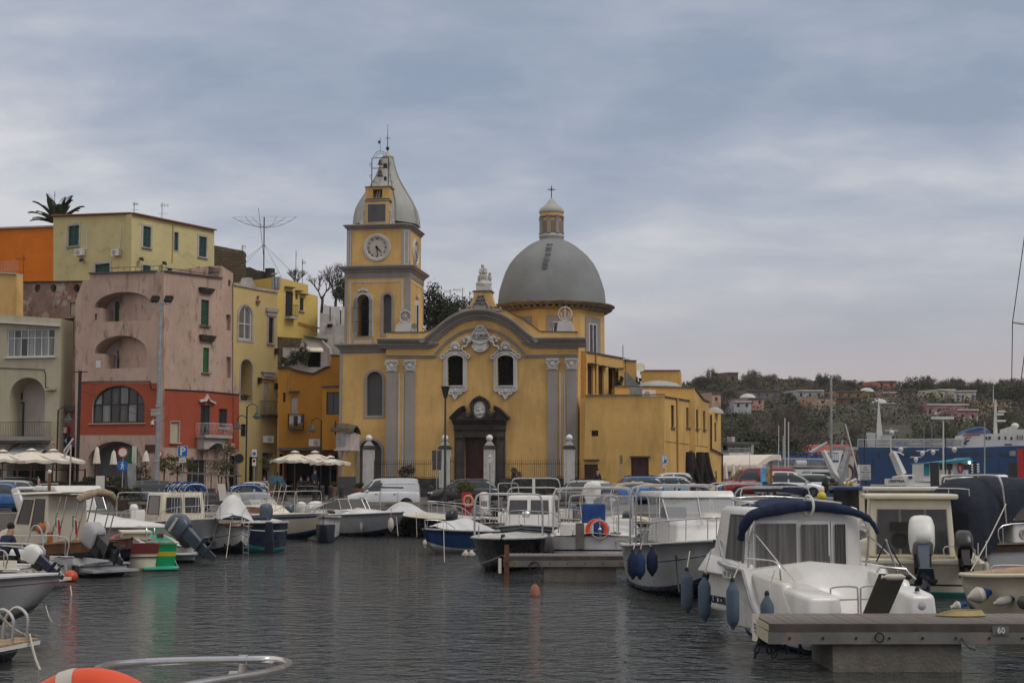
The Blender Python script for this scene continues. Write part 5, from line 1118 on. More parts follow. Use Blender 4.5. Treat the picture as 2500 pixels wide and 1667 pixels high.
a,z=F_.q(613,694);MB().hx([(a-.45,.1,z-.1),(a+.5,.1,z-.1),(a+.5,.8,z-.1),(a-.45,.8,z-.1)],[(a-.2,.1,z+.5),(a+.2,.1,z+.5),(a+.2,.8,z+.5),(a-.2,.8,z+.5)]).bd('chimney_hood',OW,r,F_.M,**NS)
for x,y in((631,929),(672,943),(672,858)):
 a,z=F_.q(x,y);MB().box(a-.1,a+.1,-.25,0,z-.22,z+.22).bd('wall_light',IR,r,F_.M,**NS)
a,z=F_.q(628,735);MB().lth([(.05,-.3),(.2,0),(.05,.1),(.1,.35),(.03,.45)],8,(a,-.1,z)).bd('wall_figure',PEEL,r,F_.M)
a,z=F_.q(601,976);lv=MB()
for i in range(40):lv.bll((a+U(-.35,.35),U(0.,.3),z+U(0.,.35)),U(.04,.09),5,4)
lv.bd('plant_box',M('plant_green',(.025,.04,.012),rgh=.9,var=.4,vs=8),r,F_.M)
F_=Fr((677,119),(776,122.5),1.45);b,r=newb('bright_yellow_house','bright yellow house with black balcony shutters above the patio',F_)
b.op(697,711,715,773,mat=SHB,nx=3,back=BROWN);b.op(732,727,741,759,mat=SHB,nx=2,sill=OW);b.op(721.5,715,727,731,kind='dark',dep=.2)
b.wall([(677,960),(774,960),(776,723),(752.5,716),(752.5,695.7),(677,676)],6,BRIGHTY)
for x0,x1,y in((694,715,703),(720,734,712),(732,747,720)):a,z,c,_=F_.r(x0,y,x1,y);MB().box(a,c,-.35,0,z,z+.08).bd('window_hood',GD,r,F_.M,**NS)
a,z,c,_=F_.r(696,774,718,774);bl=MB().box(a,c,-.6,0,z-.18,z).bd('balcony',OW,r,F_.M,**NS);rail(bl,F_.M,a,c,-.55,z,z+1.,IR,yside=0)
q0,q1=F_.q(727,787),F_.q(782,803);MB().tb([(q0[0],-.15,q0[1]),(q1[0],-.15,q1[1])],.07,6).bd('drain_pipe',PIPE,r,F_.M)
F_=Fr((522,124),(601,126),1.45);b,r=newb('tuff_wall','rough brown tuff stone wall standing above the lemon house',F_,'wall')
b.wall([(520,760),(602,760),(600,617),(594,612),(570,608),(545,603),(523,599)],3,TUFF)
tmm={}
for j in range(12):
 for i in range(13):
  x=524+i*6+(3 if j%2 else 0);y=606+j*7.2
  if x>598 or y<602+(x-523)*.19+2:continue
  a,z,c,zt=F_.r(x,y,x+5.4,y+6.4);w_,h_=round(c-a,2),round(zt-z,2)
  key=(w_,h_)
  if key not in tmm:tmm[key]=MB().hx([(0,-.04,0),(w_,-.05,0),(w_,0.05,0),(0,0.05,0)],[(.01,-.06,h_),(w_-.02,-.03,h_-.01),(w_,0.05,h_),(0,0.05,h_)]).mesh('stone_block',TUFF,**NS)
  link('stone_block',tmm[key],r,F_.M@MT((a,U(-.02,.03),z)))
F_=Fr((601,127),(670,128),1.45);b,r=newb('dark_ruin_wall','dark grey ruined wall with a bricked window behind the lemon house',F_,'wall')
b.op(612,684,628,694,kind='blank',dep=.2,mat=TUFF);b.wall([(601,760),(670,760),(668,676),(655,674),(645,662),(628,660),(610,652),(601,653)],3,TFD)
p=P(659,672,127.5);MB().lth([(.42,-.1),(.45,0),(.45,.8),(.48,.85),(.42,.9)],16,(p.x,127.5,p.z-.3)).bd('water_tank',TFD,r,I4)
p=P(673,700,118.6)
for i in range(3):MB().tb([(p.x-.25+.25*i,118.8,ZY(704,118.8)),(p.x-.25+.25*i,118.8,ZY(676,118.8))],.12,8).bd('chimney_pipe',GV,r,I4)
F_=Fr((677,113),(812,114),1.45);b,r=newb('patio_house','whitewashed terrace house with a planted patio and dark doorway above the ochre block',F_)
b.op(751,858,783,896,kind='dark',dep=.8);b.wall([(677,960),(812,960),(812,816),(740,826),(677,822)],5,OW)
band(F_,r,[(677,900),(690,900),(690,846),(732,848),(738,826),(677,822)],TUFF,t=.04,name='stone_patch')
a,z,c,zt=F_.r(733,850,787,858);MB().hx([(a,-.9,z-.1),(c,-.9,z-.1),(c,0,zt),(a,0,zt)],[(a,-.9,z-.02),(c,-.9,z-.02),(c,0,zt+.08),(a,0,zt+.08)]).bd('awning',CREAMC,r,F_.M,**NS)
a,z,c,zt=F_.r(741,820,800,831);MB().hx([(a,-.2,zt-.1),(c,-.2,z-.05),(c,.1,z-.05),(a,.1,zt-.1)],[(a,-.2,zt),(c,-.2,z+.1),(c,.1,z+.1),(a,.1,zt)]).bd('green_ledge',SHG,r,F_.M,**NS)
q=[F_.q(x,y)for x,y in((786,832),(806,852),(808,885))];MB().tb([(x,-.15,z)for x,z in q],.06,6).bd('drain_pipe',WF_,r,F_.M)
F_=Fr((775,117),(845,117),1.45);b,r=newb('white_terrace_house','stained white terrace house with stepped walls left of the clock tower',F_)
b.wall([(775,960),(845,960),(845,793),(792,795),(790,812),(775,812)],3,OW)
MB().psm([F_.q(x,y)for x,y in((775,830),(792,830),(810,795),(810,766),(777,760))],1,3).bd('upper_wall',OW,r,F_.M,**NS)
MB().psm([F_.q(x,y)for x,y in((780,775),(842,790),(841,739),(790,737),(777,730))],3,6).bd('rear_wall',WHT,r,F_.M,**NS)
MB().box(F_.q(799,790)[0],F_.q(811,790)[0],-.1,3,F_.q(800,798)[1],F_.q(800,791)[1]).bd('chimney_hood',BM,r,F_.M,**NS)
a,z,c,zt=F_.r(830,836,841,846);MB().box(a,c,-.05,0,z,zt).bd('window_frame',GV,r,F_.M,**NS)
for x,y,lab in((806,748,'left of the two globe lamps on the white terrace by the tower'),(831.5,756,'right of the two globe lamps on the white terrace by the tower')):
 p=P(x,y,116);g=thg('globe_lamp',lab,'lamp',TR(p.x,116,p.z),'globe lamps on the white terrace');MB().tb([(0,0,-1.2),(0,0,-.1)],.05,5).bd('post',IR,g);MB().bll((0,0,0),.13,12,8).bd('globe',MMS['opal_globe'],g)
F_=Fr((679,104),(807,104.2),1.45);b,cafe=newb('ochre_cafe_building','deep ochre building with sagging roofline and a shaded cafe front',F_,'building')
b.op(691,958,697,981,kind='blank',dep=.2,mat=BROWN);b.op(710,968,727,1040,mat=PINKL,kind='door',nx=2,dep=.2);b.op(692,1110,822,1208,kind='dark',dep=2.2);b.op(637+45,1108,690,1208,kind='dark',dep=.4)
b.wall([(679,1216),(832,1216),(832,868),(808,868),(806,895),(796,896),(775,907),(765,912),(745,909),(720,903),(705,897),(679,897)],5.5,DEEPO)
cpg(F_,cafe,[(679,896),(705,896),(720,902),(745,908),(765,911),(775,906),(796,895),(806,894)],TFD,.15,5,.1);cpg(F_,cafe,[(806,866),(833,867)],GD,.1,1)
for x0,x1,y in((707,731,957),):a,z,c,_=F_.r(x0,y,x1,y);MB().box(a,c,-.35,0,z,z+.07).bd('door_hood',GD,cafe,F_.M,**NS)
a,z=F_.q(706,905);MB().tb([(a,-.08,z),(a,-.08,F_.q(706,958)[1])],.06,6).bd('downpipe',PIPE,cafe,F_.M)
F5=Fr((787,101),(832,101),1.45);b=Bld(F5,cafe);b.op(797,957,829,1012,kind='glass',nx=2,nz=1,dep=.25,fr=SHB,gl=GLASS);b.wall([(787,1098),(833,1098),(833,942),(787,944)],3,DEEPO,name='bay_wall');cpg(F5,cafe,[(785,943),(833,941)],GD,.15,3)
a,z,c,_=F_.r(684,1097,820,1097);MB().box(a,c,-1.4,0,z-.1,z+.1).bd('canopy',GD,cafe,F_.M,**NS)
a,z,c,_=F_.r(705,1045,742,1045);bl=MB().box(a,c,-.7,0,z-.1,z).bd('balcony',GD,cafe,F_.M,**NS);rail(bl,F_.M,a,c,-.66,z,z+1.,IR,yside=0)
for x,w_,h_,m_ in((713,.35,.6,OW),(722,.3,.75,SHB),(733,.35,.55,PINKL),(738,.2,.5,BLUEC)):
 p=P(x,1015,103.2);o=MB().hx([(-w_/2,0,-h_),(w_/2,.04,-h_+.04),(w_/2,.08,-h_),(-w_/2,.05,-h_)],[(-w_/2,0,0),(w_/2,0,0),(w_/2,.05,0),(-w_/2,.05,0)]).bd('laundry',m_,None,TR(p.x,103.2,p.z),**NS)
 tag(o,{713:'white cloth hung on the black balcony rail',722:'long dark cloth hung on the black balcony rail',733:'pinkish cloth hung on the black balcony rail',738:'small blue cloth hung on the black balcony rail'}[x],'laundry','laundry on the balcony')
for x,y,lab in((656,1072,'small air conditioner on the lemon house wall under the balcony'),(768,1080,'air conditioner on the ochre wall above the cafe umbrellas')):
 p=P(x,y,103 if x>700 else 105.6);ac=thg('air_conditioner',lab,'air conditioner',TR(p.x,p.y,p.z));MB().box(-.4,.4,-.15,.15,-.25,.25).bd('case',SW_,ac,**NS);MB().lth([(.19,0),(.19,.02),(0,.02)],14,M_=MT((.1,-.15,0))@RX90).bd('fan_grille',GV,ac)
F6=Fr((819,97.6),(858,97.2),1.45);sh=thg('corner_shrine','small stone bay with a mossy scalloped barrel hood on the tower corner','shrine',F6.M)
a,z,c,zt=F6.r(821,1096,856,1056);MB().box(a,c,0,1.4,z,zt).bd('body',PINKL,sh,F6.M,**NS)
for x in(824,836):a1,z1=F6.q(x,1090);MB().psm(ahp(a1-.12,z1,a1+.2,z1+.85,1),-.03,-.001).bd('louvre',GV,sh,F6.M,**NS)
a0,zz=F6.q(808,1040);a1,_=F6.q(865,1040);MOSS=M('mossy_tile',(.105,.085,.05),rgh=.95,var=.35,vs=5,bump=.03,bs=10,stn=[((.05,.045,.03),(5,5,5),.5,.66,.7)])
hd=MB();rns=[]
for i in range(9):
 t=i/8;x=a0+.1+(a1-a0-.1)*t;r_=.45+.02*sin(pi*t);dz_=-.18*t*t
 rns.append([(x+.04*cos(k),.4+r_*1.3*cos(pi*k/10),zz-.35+dz_+(r_*1.25)*sin(pi*k/10))for k in range(11)]+[(x,.4+r_*1.2*cos(pi*k/10),zz-.38+dz_+(r_*1.1)*sin(pi*k/10))for k in range(10,-1,-1)])
hd.loft(rns).bd('hood',MOSS,sh,F6.M);MB().lth([(.5,0),(.5,.05),(0,.06)],16,M_=MT((a0+.22,.3,zz-.1))@MR(-pi/2,4,'Y')@MR(.5,4,'X')).bd('hood_opening',BM,sh,F6.M)
a,z,c,_=F6.r(819,1098,857,1098);MB().box(a-.05,c,-.15,1.4,z-.05,z+.08).lth([(.04,-.55),(.16,-.35),(.22,0)],8,(a+.35,.1,z-.05)).lth([(.04,-.3),(.2,0)],8,(c-.35,.1,z-.05)).bd('corbel_shelf',PINKL,sh,F6.M)
# == VEGETATION
LF={}
def lfm(name,col,var=.45):
 return M(name,col,rgh=.85,var=var,vs=.9,spec=.2,stn=[(tuple(c*.68 for c in col),(2.5,2.5,2.5),.45,.65,.7)])
LDG=lfm('dark_evergreen_leaf',(.048,.058,.03));LOG=lfm('olive_leaf',(.085,.088,.042));LGG=lfm('mid_green_leaf',(.07,.082,.032))
LBR=lfm('bare_twig_brown',(.125,.095,.082));LBG=lfm('bare_twig_grey',(.15,.125,.11));BARK=M('bark',(.06,.045,.035),rgh=.95,var=.3,vs=4)
LPAL=lfm('palm_leaf',(.04,.045,.018));LYG=lfm('yellow_green_leaf',(.095,.095,.022))
def crm(name,mat,R=(1,1,1),clumps=22,per=26,leaf=.16,cr=.36,seed=0,shell=.55,twig=False,flat=0):
 rnd=random.Random(seed);mb=MB()
 for c in range(clumps):
  while True:
   d=VV((rnd.uniform(-1,1),rnd.uniform(-1,1),rnd.uniform(-1,1)))
   if .05<d.length<1:break
  d=d.normalized()*(shell+(1-shell)*rnd.random())*(1 if rnd.random()<.8 else .5)
  rc=cr*rnd.uniform(.6,1.25)
  for k in range(per):
   o=VV((rnd.gauss(0,.5),rnd.gauss(0,.5),rnd.gauss(0,.42)))*rc;p=d+o
   p=VV((p.x*R[0],p.y*R[1],p.z*R[2]))
   if twig:
    u=VV((rnd.uniform(-.6,.6),rnd.uniform(-.6,.6),rnd.uniform(.3,1))).normalized()*leaf*3.2;v=VV((rnd.uniform(-1,1),rnd.uniform(-1,1),0)).normalized()*leaf*.16
   else:
    u=VV((rnd.uniform(-1,1),rnd.uniform(-1,1),rnd.uniform(-.7,.7))).normalized()*leaf*rnd.uniform(.6,1.3);v=u.cross(VV((rnd.uniform(-1,1),rnd.uniform(-1,1),rnd.uniform(-1,1)))).normalized()*leaf*rnd.uniform(.4,.8)
   mb.quad(p-u-v*.4,p-v,p+u,p+v)
 return mb.mesh(name,mat,smooth=False,fix=False)
def trunk_mesh(name,h,r,limbs=4,seed=0,mat=None,spread=.5):
 rnd=random.Random(seed);mb=MB().tb([(0,0,0),(.05*h*rnd.uniform(-1,1),0,h*.5),(0,.04*h,h)],[r,r*.75,r*.45],6)
 for i in range(limbs):
  a=2*pi*i/limbs+rnd.uniform(-.4,.4);z0=h*rnd.uniform(.45,.8);L_=h*spread*rnd.uniform(.7,1.1)
  mb.tb([(0,0,z0),(L_*.5*cos(a),L_*.5*sin(a),z0+L_*.35),(L_*cos(a),L_*sin(a),z0+L_*.9)],[r*.5,r*.3,r*.12],5)
 return mb.mesh(name,mat or BARK)
PRO=[]
for i,(mat,R,kw)in enumerate(((LDG,(1.15,1.15,.95),{}),(LDG,(1.,1.,1.15),{'clumps':34}),(LOG,(1.2,1.2,.9),{}),(LGG,(1.3,1.3,.8),{}),(LBR,(1.1,1.1,1.),{'twig':True,'per':60}),(LBG,(1.,1.,1.1),{'twig':True,'per':54}),(LBR,(1.3,1.3,.8),{'twig':True,'per':60,'clumps':30}),(LOG,(.9,.9,1.1),{}))):
 k=dict(clumps=30,per=52,leaf=.075,cr=.36,seed=i+3);k.update(kw);PRO.append(crm('crown',mat,R,**k))
TRK=[trunk_mesh('trunk',1.6,.11,5,s)for s in range(3)]
KINDL={0:'dense dark evergreen tree on the wooded hillside',1:'tall dark evergreen tree on the wooded hillside',2:'broad olive green tree on the wooded hillside',3:'low spreading green tree on the wooded hillside',4:'leafless brown tree on the wooded hillside',5:'leafless grey tree on the wooded hillside',6:'wide leafless brown thicket tree on the wooded hillside',7:'narrow olive green tree on the wooded hillside'}
def tree(kind,x,y,z,s,label,group,rz=0,cat='tree',sz=1.,name='tree',low=.35):
 t=thg(name,label,cat,TR(x,y,z,rz),group);W_=WM[t.name]
 link('crown',PRO[kind],t,W_@MT((0,0,s*(low+.95*sz)))@Matrix.Diagonal((s,s,s*sz,1)))
 link('trunk',TRK[kind%3],t,W_@Matrix.Diagonal((s,s,s*(low+.8),1)));return t
rnd=random.Random(21)
HOUSES=[(1822,952,1902,978,330),(1825,971,1865,990,318),(1792,979,1834,998,312),(1945,952,2011,973,335),(1997,968,2041,996,320),(1775,909,1802,935,392),(1902,926,1941,938,385),(2040,954,2106,976,335),(2042,970,2092,994,325),(2141,930,2188,946,385),(2100,941,2143,957,378),(2117,956,2154,981,345),(2154,957,2190,978,343),(2190,951,2234,973,352),(2239,960,2271,973,352),(2146,983,2187,1001,318),(2289,950,2331,979,335),(2331,953,2383,983,333),(2262,986,2364,1018,308),(2337,999,2388,1035,302),(2387,976,2470,992,322),(1738,958,1760,990,300)]
n_t=0;placed=[]
for it in range(6000):
 Y=rnd.uniform(243,425);px=rnd.uniform(1700,2600);X=(px-1250)/FPX*Y;s=rnd.choice((1.4,1.8,2.3,3.2 if Y<340 else 1.9))*rnd.uniform(.85,1.15)*(1 if Y<380 else .7);zz=hill_z(X,Y);top=1169-(zz+2.3*s-2.6)/Y*FPX;bot=1169-(zz-2.6)/Y*FPX
 hw=s*1.1/Y*FPX;ok=True
 for(x0,y0,x1,y1,d)in HOUSES:
  if Y<d+3 and px+hw>x0 and px-hw<x1 and top<y1-5 and bot>y0:ok=False
 for(cx,cy,rx,ry)in((2185,1062,50,26),(2040,1055,32,22)):
  if abs(px-cx)<rx+hw*.5 and top<cy+ry and bot>cy-ry:ok=False
 for(a,b_)in placed:
  if(a[0]-X)**2+(a[1]-Y)**2<(.5*(s+b_))**2:ok=False;break
 if not ok or n_t>=290:continue
 placed.append(((X,Y),s));n_t+=1
 w=[3,2,2,2,4,3,4,1]if px<2130 else[4,3,3,3,2,2,2,1]
 if 1760<px<1900 and Y<300:w=[1,1,5,6,3,1,3,2]
 k=rnd.choices(range(8),w)[0]
 tree(k,X,Y,zz-.3*s,s,KINDL[k],['dark evergreens on the hillside','dark evergreens on the hillside','olive trees on the hillside','green trees on the hillside','leafless trees on the hillside','leafless trees on the hillside','leafless trees on the hillside','olive trees on the hillside'][k],rnd.uniform(0,6))
rnd=random.Random(5);ub=MB()
for i in range(60000):
 Y=rnd.uniform(240,432);px=rnd.uniform(1660,2620);X=(px-1250)/FPX*Y;zz=hill_z(X,Y);y_=1169-(zz-2.6)/Y*FPX
 if any(abs(px-cx)<rx and abs(y_-cy)<ry for(cx,cy,rx,ry)in((2185,1060,38,20),(2040,1052,24,16))):continue
 if any(x0<px<x1 and y0-6<y_<y1+2 and Y<d for(x0,y0,x1,y1,d)in HOUSES):continue
 s=rnd.uniform(.14,.42);p=VV((X,Y,zz+rnd.uniform(0,1.6)**1.3));ub.m=rnd.choices(range(4),[4,3,5,3])[0]
 u=VV((rnd.uniform(-1,1),rnd.uniform(-1,1),rnd.uniform(-.5,.9))).normalized()*s;v=u.cross(VV((rnd.uniform(-1,1),rnd.uniform(-1,1),rnd.uniform(-1,1)))).normalized()*s*.6
 ub.quad(p-u-v*.4,p-v,p+u,p+v)
o=ub.bd('undergrowth',[LDG,LGG,LBR,LOG],smooth=False,fix=False);tag(o,'dense tangled undergrowth covering the hillside',None,None,'stuff')
def PXH(px,y,d):p=P(px,y,d);return p
for(kind,px,yt,d,s,sz,lab)in((1,1742,902,392,3.2,1.3,'tall dark tree on the ridge left of the brown tower house'),(0,1852,917,395,4.,.9,'rounded dark umbrella tree on the ridge, first right of the tower house'),(5,1825,908,396,3.6,1.1,'pale leafless tree on the ridge right beside the brown tower house'),(4,1890,916,394,3.9,1.,'feathery leafless tree on the ridge left of the small peach villa'),(0,2024,914,400,4.2,1.,'dark tree topping the ridge behind the tall sailing mast'),(5,2044,912,402,3.4,1.1,'thin leafless tree on the ridge just right of the tall sailing mast'),(5,2422,926,400,4.2,1.25,'large leafless tree on the ridge beside the ferry mast'),(0,2450,948,398,3.4,.8,'low dark tree on the ridge left of the tiered conifer'),(0,2315,941,402,3.4,.8,'rounded dark tree behind the cream villa'),(2,1700,930,380,3.6,1.,'olive tree on the ridge behind the end of the ochre annex')):
 X=GX(px,d);top=ZY(yt,d);tree(kind,X,d,top-s*.62*(.35+1.9*sz),s*.62,lab,None,rnd.uniform(0,6),sz=sz)
nt=thg('norfolk_pine','dark tiered conical conifer near the right edge of the ridge','tree',TR(GX(2489,340),340,ZY(1000,340)));mb=MB();h=ZY(930,340)-ZY(1000,340)
for i in range(11):
 z=h*(.12+.85*i/11);r_=(1-i/11.5)*h*.42
 for k in range(14):
  a=k*2*pi/14+i
  for j in range(4):
   u0=r_*j/4;u1=r_*(j+1.25)/4;w_=.32*(1-j/6)
   mb.quad((u0*cos(a),u0*sin(a),z+u0*.12),(u1*cos(a+.12),u1*sin(a+.12),z-.1+u1*.2),(u1*cos(a),u1*sin(a),z+.25+u1*.2),(u1*cos(a-.12),u1*sin(a-.12),z+u1*.2))
mb.bd('crown',LDG,nt,smooth=False,fix=False);MB().tb([(0,0,-2),(0,0,h*1.04)],[.3,.04],6).bd('trunk',BARK,nt)
rnd=random.Random(9)
for i,(px,yt,d,s)in enumerate(((1800,1078,190,3.),(1835,1060,195,3.4),(1868,1046,200,3.4),(1905,1058,200,3.2),(1935,1076,205,2.8),(1775,1095,180,2.6),(1820,1100,180,2.4),(1858,1092,185,2.8),(1893,1096,190,2.6),(1925,1104,196,2.2))):
 tree((0,1,3,0,3,1,0,0,1,3)[i],GX(px,d),d,ZY(yt,d)-s*2.2,s,'dark bushy pine in the clump at the foot of the hill','dark pine clump behind the harbour',i)
PD=135;pb_=P(140,560,PD);pt_=thg('palm_tree','date palm with arching fronds rising behind the orange and pale yellow houses','tree',TR(pb_.x,PD,pb_.z-4))
MB().tb([(0,0,0),(0,0,4.6)],[.35,.3],8).bd('trunk',BARK,pt_);rnd=random.Random(3)
def frond():
 mb=MB();pts=[]
 for j in range(9):
  t=j/8;pts.append((2.75*t,0,1.5*t-1.35*t*t))
 mb.tb(pts,[.04]*5+[.02]*4,4)
 for j in range(44):
  t=.12+.88*j/44;x=2.75*t;z=1.5*t-1.35*t*t
  for sg in(-1,1):
   L_=.62*sin(pi*min(1,t*.9+.12))+.12;mb.quad((x,0,z),(x+.035,sg*.02,z+.02),(x+L_*.6,sg*L_*.55,z-.12*L_+.06),(x+L_*.58,sg*L_*.57,z-.08))
 return mb.mesh('frond',LPAL,smooth=False,fix=False)
fm=frond()
for i in range(30):
 a=i*2.4;e=rnd.uniform(-.35,1.15);s=rnd.uniform(.85,1.15)
 link('frond',fm,pt_,WM[pt_.name]@MT((0,0,4.5))@MR(a,4,'Z')@MR(-e,4,'Y')@Matrix.Scale(s,4))
def bare(px,yb,yt,d,w,lab,seed,mat=BARK):
 rnd=random.Random(seed);b=P(px,yb,d);h=ZY(yt,d)-b.z;t=thg('bare_tree',lab,'tree',TR(b.x,d,b.z));tr=MB();br=MB()
 tr.tb([(0,0,-1),(.1,0,h*.25)],[.16,.11],6)
 def grow(p,dirv,L_,r,dep):
  q=p+dirv*L_;(tr if dep>2 else br).tb([p,(p+q)/2+VV((rnd.uniform(-.06,.06),rnd.uniform(-.06,.06),0))*L_,q],[r,r*.8,r*.6],4 if dep<3 else 5)
  if dep:
   for k in range(3 if dep>1 else 2):
    nd=(dirv+VV((rnd.uniform(-.7,.7)*w,rnd.uniform(-.6,.6),rnd.uniform(-.1,.45)))).normalized();grow(q,nd,L_*rnd.uniform(.6,.85),r*.6,dep-1)
 for k in range(4):grow(VV((0,0,h*.15)),VV((rnd.uniform(-.7,.7)*w,rnd.uniform(-.4,.4),1)).normalized(),h*.28,.08,4)
 tr.bd('trunk',mat,t);br.bd('twigs',mat,t,**NS)
RBK=M('reddish_bark',(.085,.05,.045),rgh=.95,var=.3,vs=4)
bare(785,742,665,125,1.,'leafless reddish tree, leftmost behind the white terraces',4,RBK);bare(818,742,640,126,.9,'taller leafless reddish tree behind the white terraces, next to the tower',8,RBK);bare(722,706,655,130,1.,'small thin leafless tree above the bright yellow house',5)
tree(1,GX(836,124),124,ZY(655,124)-3.6,1.3,'leafy dark green tree touching the left edge of the clock tower',None,1)
for i,(px,yt,s,k,lab)in enumerate(((1046,700,1.8,1,'tall dark pine close against the right side of the clock tower'),(1082,718,1.9,0,'rounded dark pine behind the church gable, middle one'),(1118,722,1.8,0,'rounded dark pine behind the church gable, nearest the statue'),(1062,738,1.7,2,'lower olive green tree between tower and gable'),(1146,745,1.3,3,'small green tree just left of the statue pedestal'))):
 tree(k,GX(px,128+i),128+i,ZY(yt,128+i)-s*2.2,s,lab,None,i*1.3)
 # == HILL HOUSES
def hcol(n,c):return M(n,c,rgh=.9,var=.12,vs=.3,stn=[(tuple(v*.65 for v in c),(.4,.4,.2),.5,.7,.5)])
HC={'stone':hcol('hill_stone',(.16,.13,.115)),'pink':hcol('hill_pink',(.38,.21,.18)),'white':hcol('hill_white',(.34,.35,.36)),'peach':hcol('hill_peach',(.42,.28,.18)),'brown':hcol('hill_brown',(.13,.085,.07)),'orange':hcol('hill_orange',(.3,.165,.09)),'maroon':hcol('hill_maroon',(.17,.075,.065)),'salmon':hcol('hill_salmon',(.37,.14,.1)),'yellow':hcol('hill_yellow',(.4,.32,.08)),'cream':hcol('hill_cream',(.44,.4,.32)),'rose':hcol('hill_rose',(.33,.17,.17))}
BLUSH=M('blue_shutter',(.03,.12,.3),rgh=.5,var=.1)
HK=[('stone','grey stone hill house with two blue doors'),('pink','small pink hill house with a shallow domed roof'),('white','long pale bluish hill house low among the trees'),('white','flat roofed pale house behind the tall mast'),('peach','boxy peach hill house right behind the tall mast'),('brown','brown tower house on top of the ridge'),('peach','small peach villa on the ridge'),('orange','dull orange hill house half hidden by bare trees'),('maroon','dark maroon hill house below the dull orange one'),('salmon','salmon red hill house highest on the ridge'),('salmon','lower salmon wing beside the highest red house'),('yellow','yellow hill house with a small domed roof'),('rose','pinkish hill house next to the yellow one'),('brown','brown stone block right of the pinkish hill house'),('white','tiny white hill house right of the brown block'),('white','white vaulted hill house below the yellow one'),('cream','plain cream wing of the big villa, left part'),('cream','cream villa with three bright blue shutters'),('rose','long rose pink house on the slope below the villa'),('rose','rose pink house with a covered porch above the ferry'),('peach','long low peach house near the tiered conifer'),('peach','small peach and white house beside the end of the annex')]
for(x0,y0,x1,y1,d),(mk,lab)in zip(HOUSES,HK):
 F_=Fr((x0,d),(x1,d+2),0);r=thg('hill_house',lab+(' above the harbour' if len(lab.split())<6 else ''),'house',F_.M);b=Bld(F_,r);w=x1-x0;h=y1-y0
 n=max(1,int(w/18))
 for i in range(n):
  cx=x0+w*(i+.5)/n;sz=3.2
  if 'three bright' in lab:
   cx=(2339,2351,2375)[i%3]if n>=2 else cx
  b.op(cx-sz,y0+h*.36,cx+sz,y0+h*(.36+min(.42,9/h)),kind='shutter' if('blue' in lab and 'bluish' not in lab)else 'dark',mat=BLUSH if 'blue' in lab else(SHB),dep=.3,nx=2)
 if 'three bright' in lab:b.op(2372,y0+h*.36,2379,y0+h*.68,kind='shutter',mat=BLUSH,dep=.3)
 b.wall([(x0,y1+12),(x1,y1+12),(x1,y0),(x0,y0)],7,HC[mk]);cpg(F_,r,[(x0,y0),(x1,y0)],WHT if mk in('cream','white','rose')else GD,.3,7,.25)
 if 'domed' in lab or 'vaulted' in lab:
  a,z=F_.q((x0+x1)/2,y0);MB().lth([(1.9,0),(1.6,.5),(.9,.9),(.05,1.05)],14,(a,3,z+.1)).bd('dome_roof',WHT,r,F_.M)
F_=Fr((2337,301),(2388,303),0);a,z,c,zt=F_.r(2340,1040,2386,1018);o=MB()
for i in range(4):x=a+(c-a)*i/3;o.box(x-.15,x+.15,-2,-1.7,z,zt)
po=thg('porch','pale columned porch under the rose pink house above the ferry','porch',F_.M);
for i in range(4):x=a+(c-a)*i/3;MB().box(x-.15,x+.15,-2,-1.7,z,zt).bd('column',WHT,po,F_.M,**NS)
MB().box(a-.2,c+.2,-2.1,0,zt,zt+.3).bd('slab',WHT,po,F_.M,**NS)
# == BUILDINGS AT THE FOOT OF THE HILL
F_=Fr((1755,150),(1850,152),0);b,r=newb('harbour_restaurant','low glazed waterside restaurant with white balcony beyond the annex',F_,'building')
b.op(1765,1087,1776,1099,kind='dark');b.op(1780,1087,1795,1099,kind='glass',nx=1,gl=GLASS,back=GLASS);b.op(1806,1087,1816,1104,kind='glass',nx=1,gl=CURT,back=GLASS);b.op(1821,1087,1833,1104,kind='glass',nx=1,gl=CURT,back=GLASS)
b.wall([(1755,1200),(1840,1200),(1840,1084),(1755,1084)],6,OW);a,z,c,zt=F_.r(1755,1085,1835,1079);MB().box(a,c,-1.5,6,z,zt).bd('flat_roof',GD,r,F_.M,**NS)
a,z,c,zt=F_.r(1755,1116,1806,1106);MB().box(a,c,-2.,0,z,zt).bd('balcony',SW_,r,F_.M,**NS);rail(r,F_.M,a,c,-1.9,zt,zt+.9,WF_)
a,z,c,zt=F_.r(1755,1140,1800,1117);MB().box(a,c,-1.6,0,z,zt).bd('brick_base',HC['maroon'],r,F_.M,**NS)
a,z,c,zt=F_.r(1800,1084,1807,1065);MB().box(a,c,1,2,z,zt).bd('chimney',PINKL,r,F_.M,**NS)
F_=Fr((1806,128),(1865,130),0);r=thg('arched_canopy','large pale arched fabric canopy beside the poster stand','canopy',F_.M);rns=[]
for i in range(13):
 t=i/12;x,z=F_.q(1806+60*t,1152-27*sin(pi*min(1,t*.62))-2);rns.append([(x,-2,z),(x,4,z),(x,4,z+.5),(x,-2,z+.5)])
MB().loft(rns).bd('canopy_shell',CREAMC,r,F_.M,ang=60)
for x in(1810,1826,1846):a,z=F_.q(x,1140);MB().tb([(a,-1.8,0),(a,-1.8,z)],.06,5).bd('post',GV,r,F_.M)
RT=M('red_roof_tile',(.3,.055,.04),rgh=.85,var=.25,vs=1.2,bump=.05,bs=6,stn=[((.18,.04,.03),(2,.5,1),.5,.7,.6)])
F_=Fr((1935,225),(2075,222),0);b,r=newb('red_roof_building','long low harbour building with red tiled hipped roof behind the ferries',F_,'building')
for x in(1960,1985,2010,2040):b.op(x,1114,x+10,1124,kind='dark')
b.wall([(1940,1220),(2072,1220),(2072,1109),(1940,1109)],12,HC['cream'])
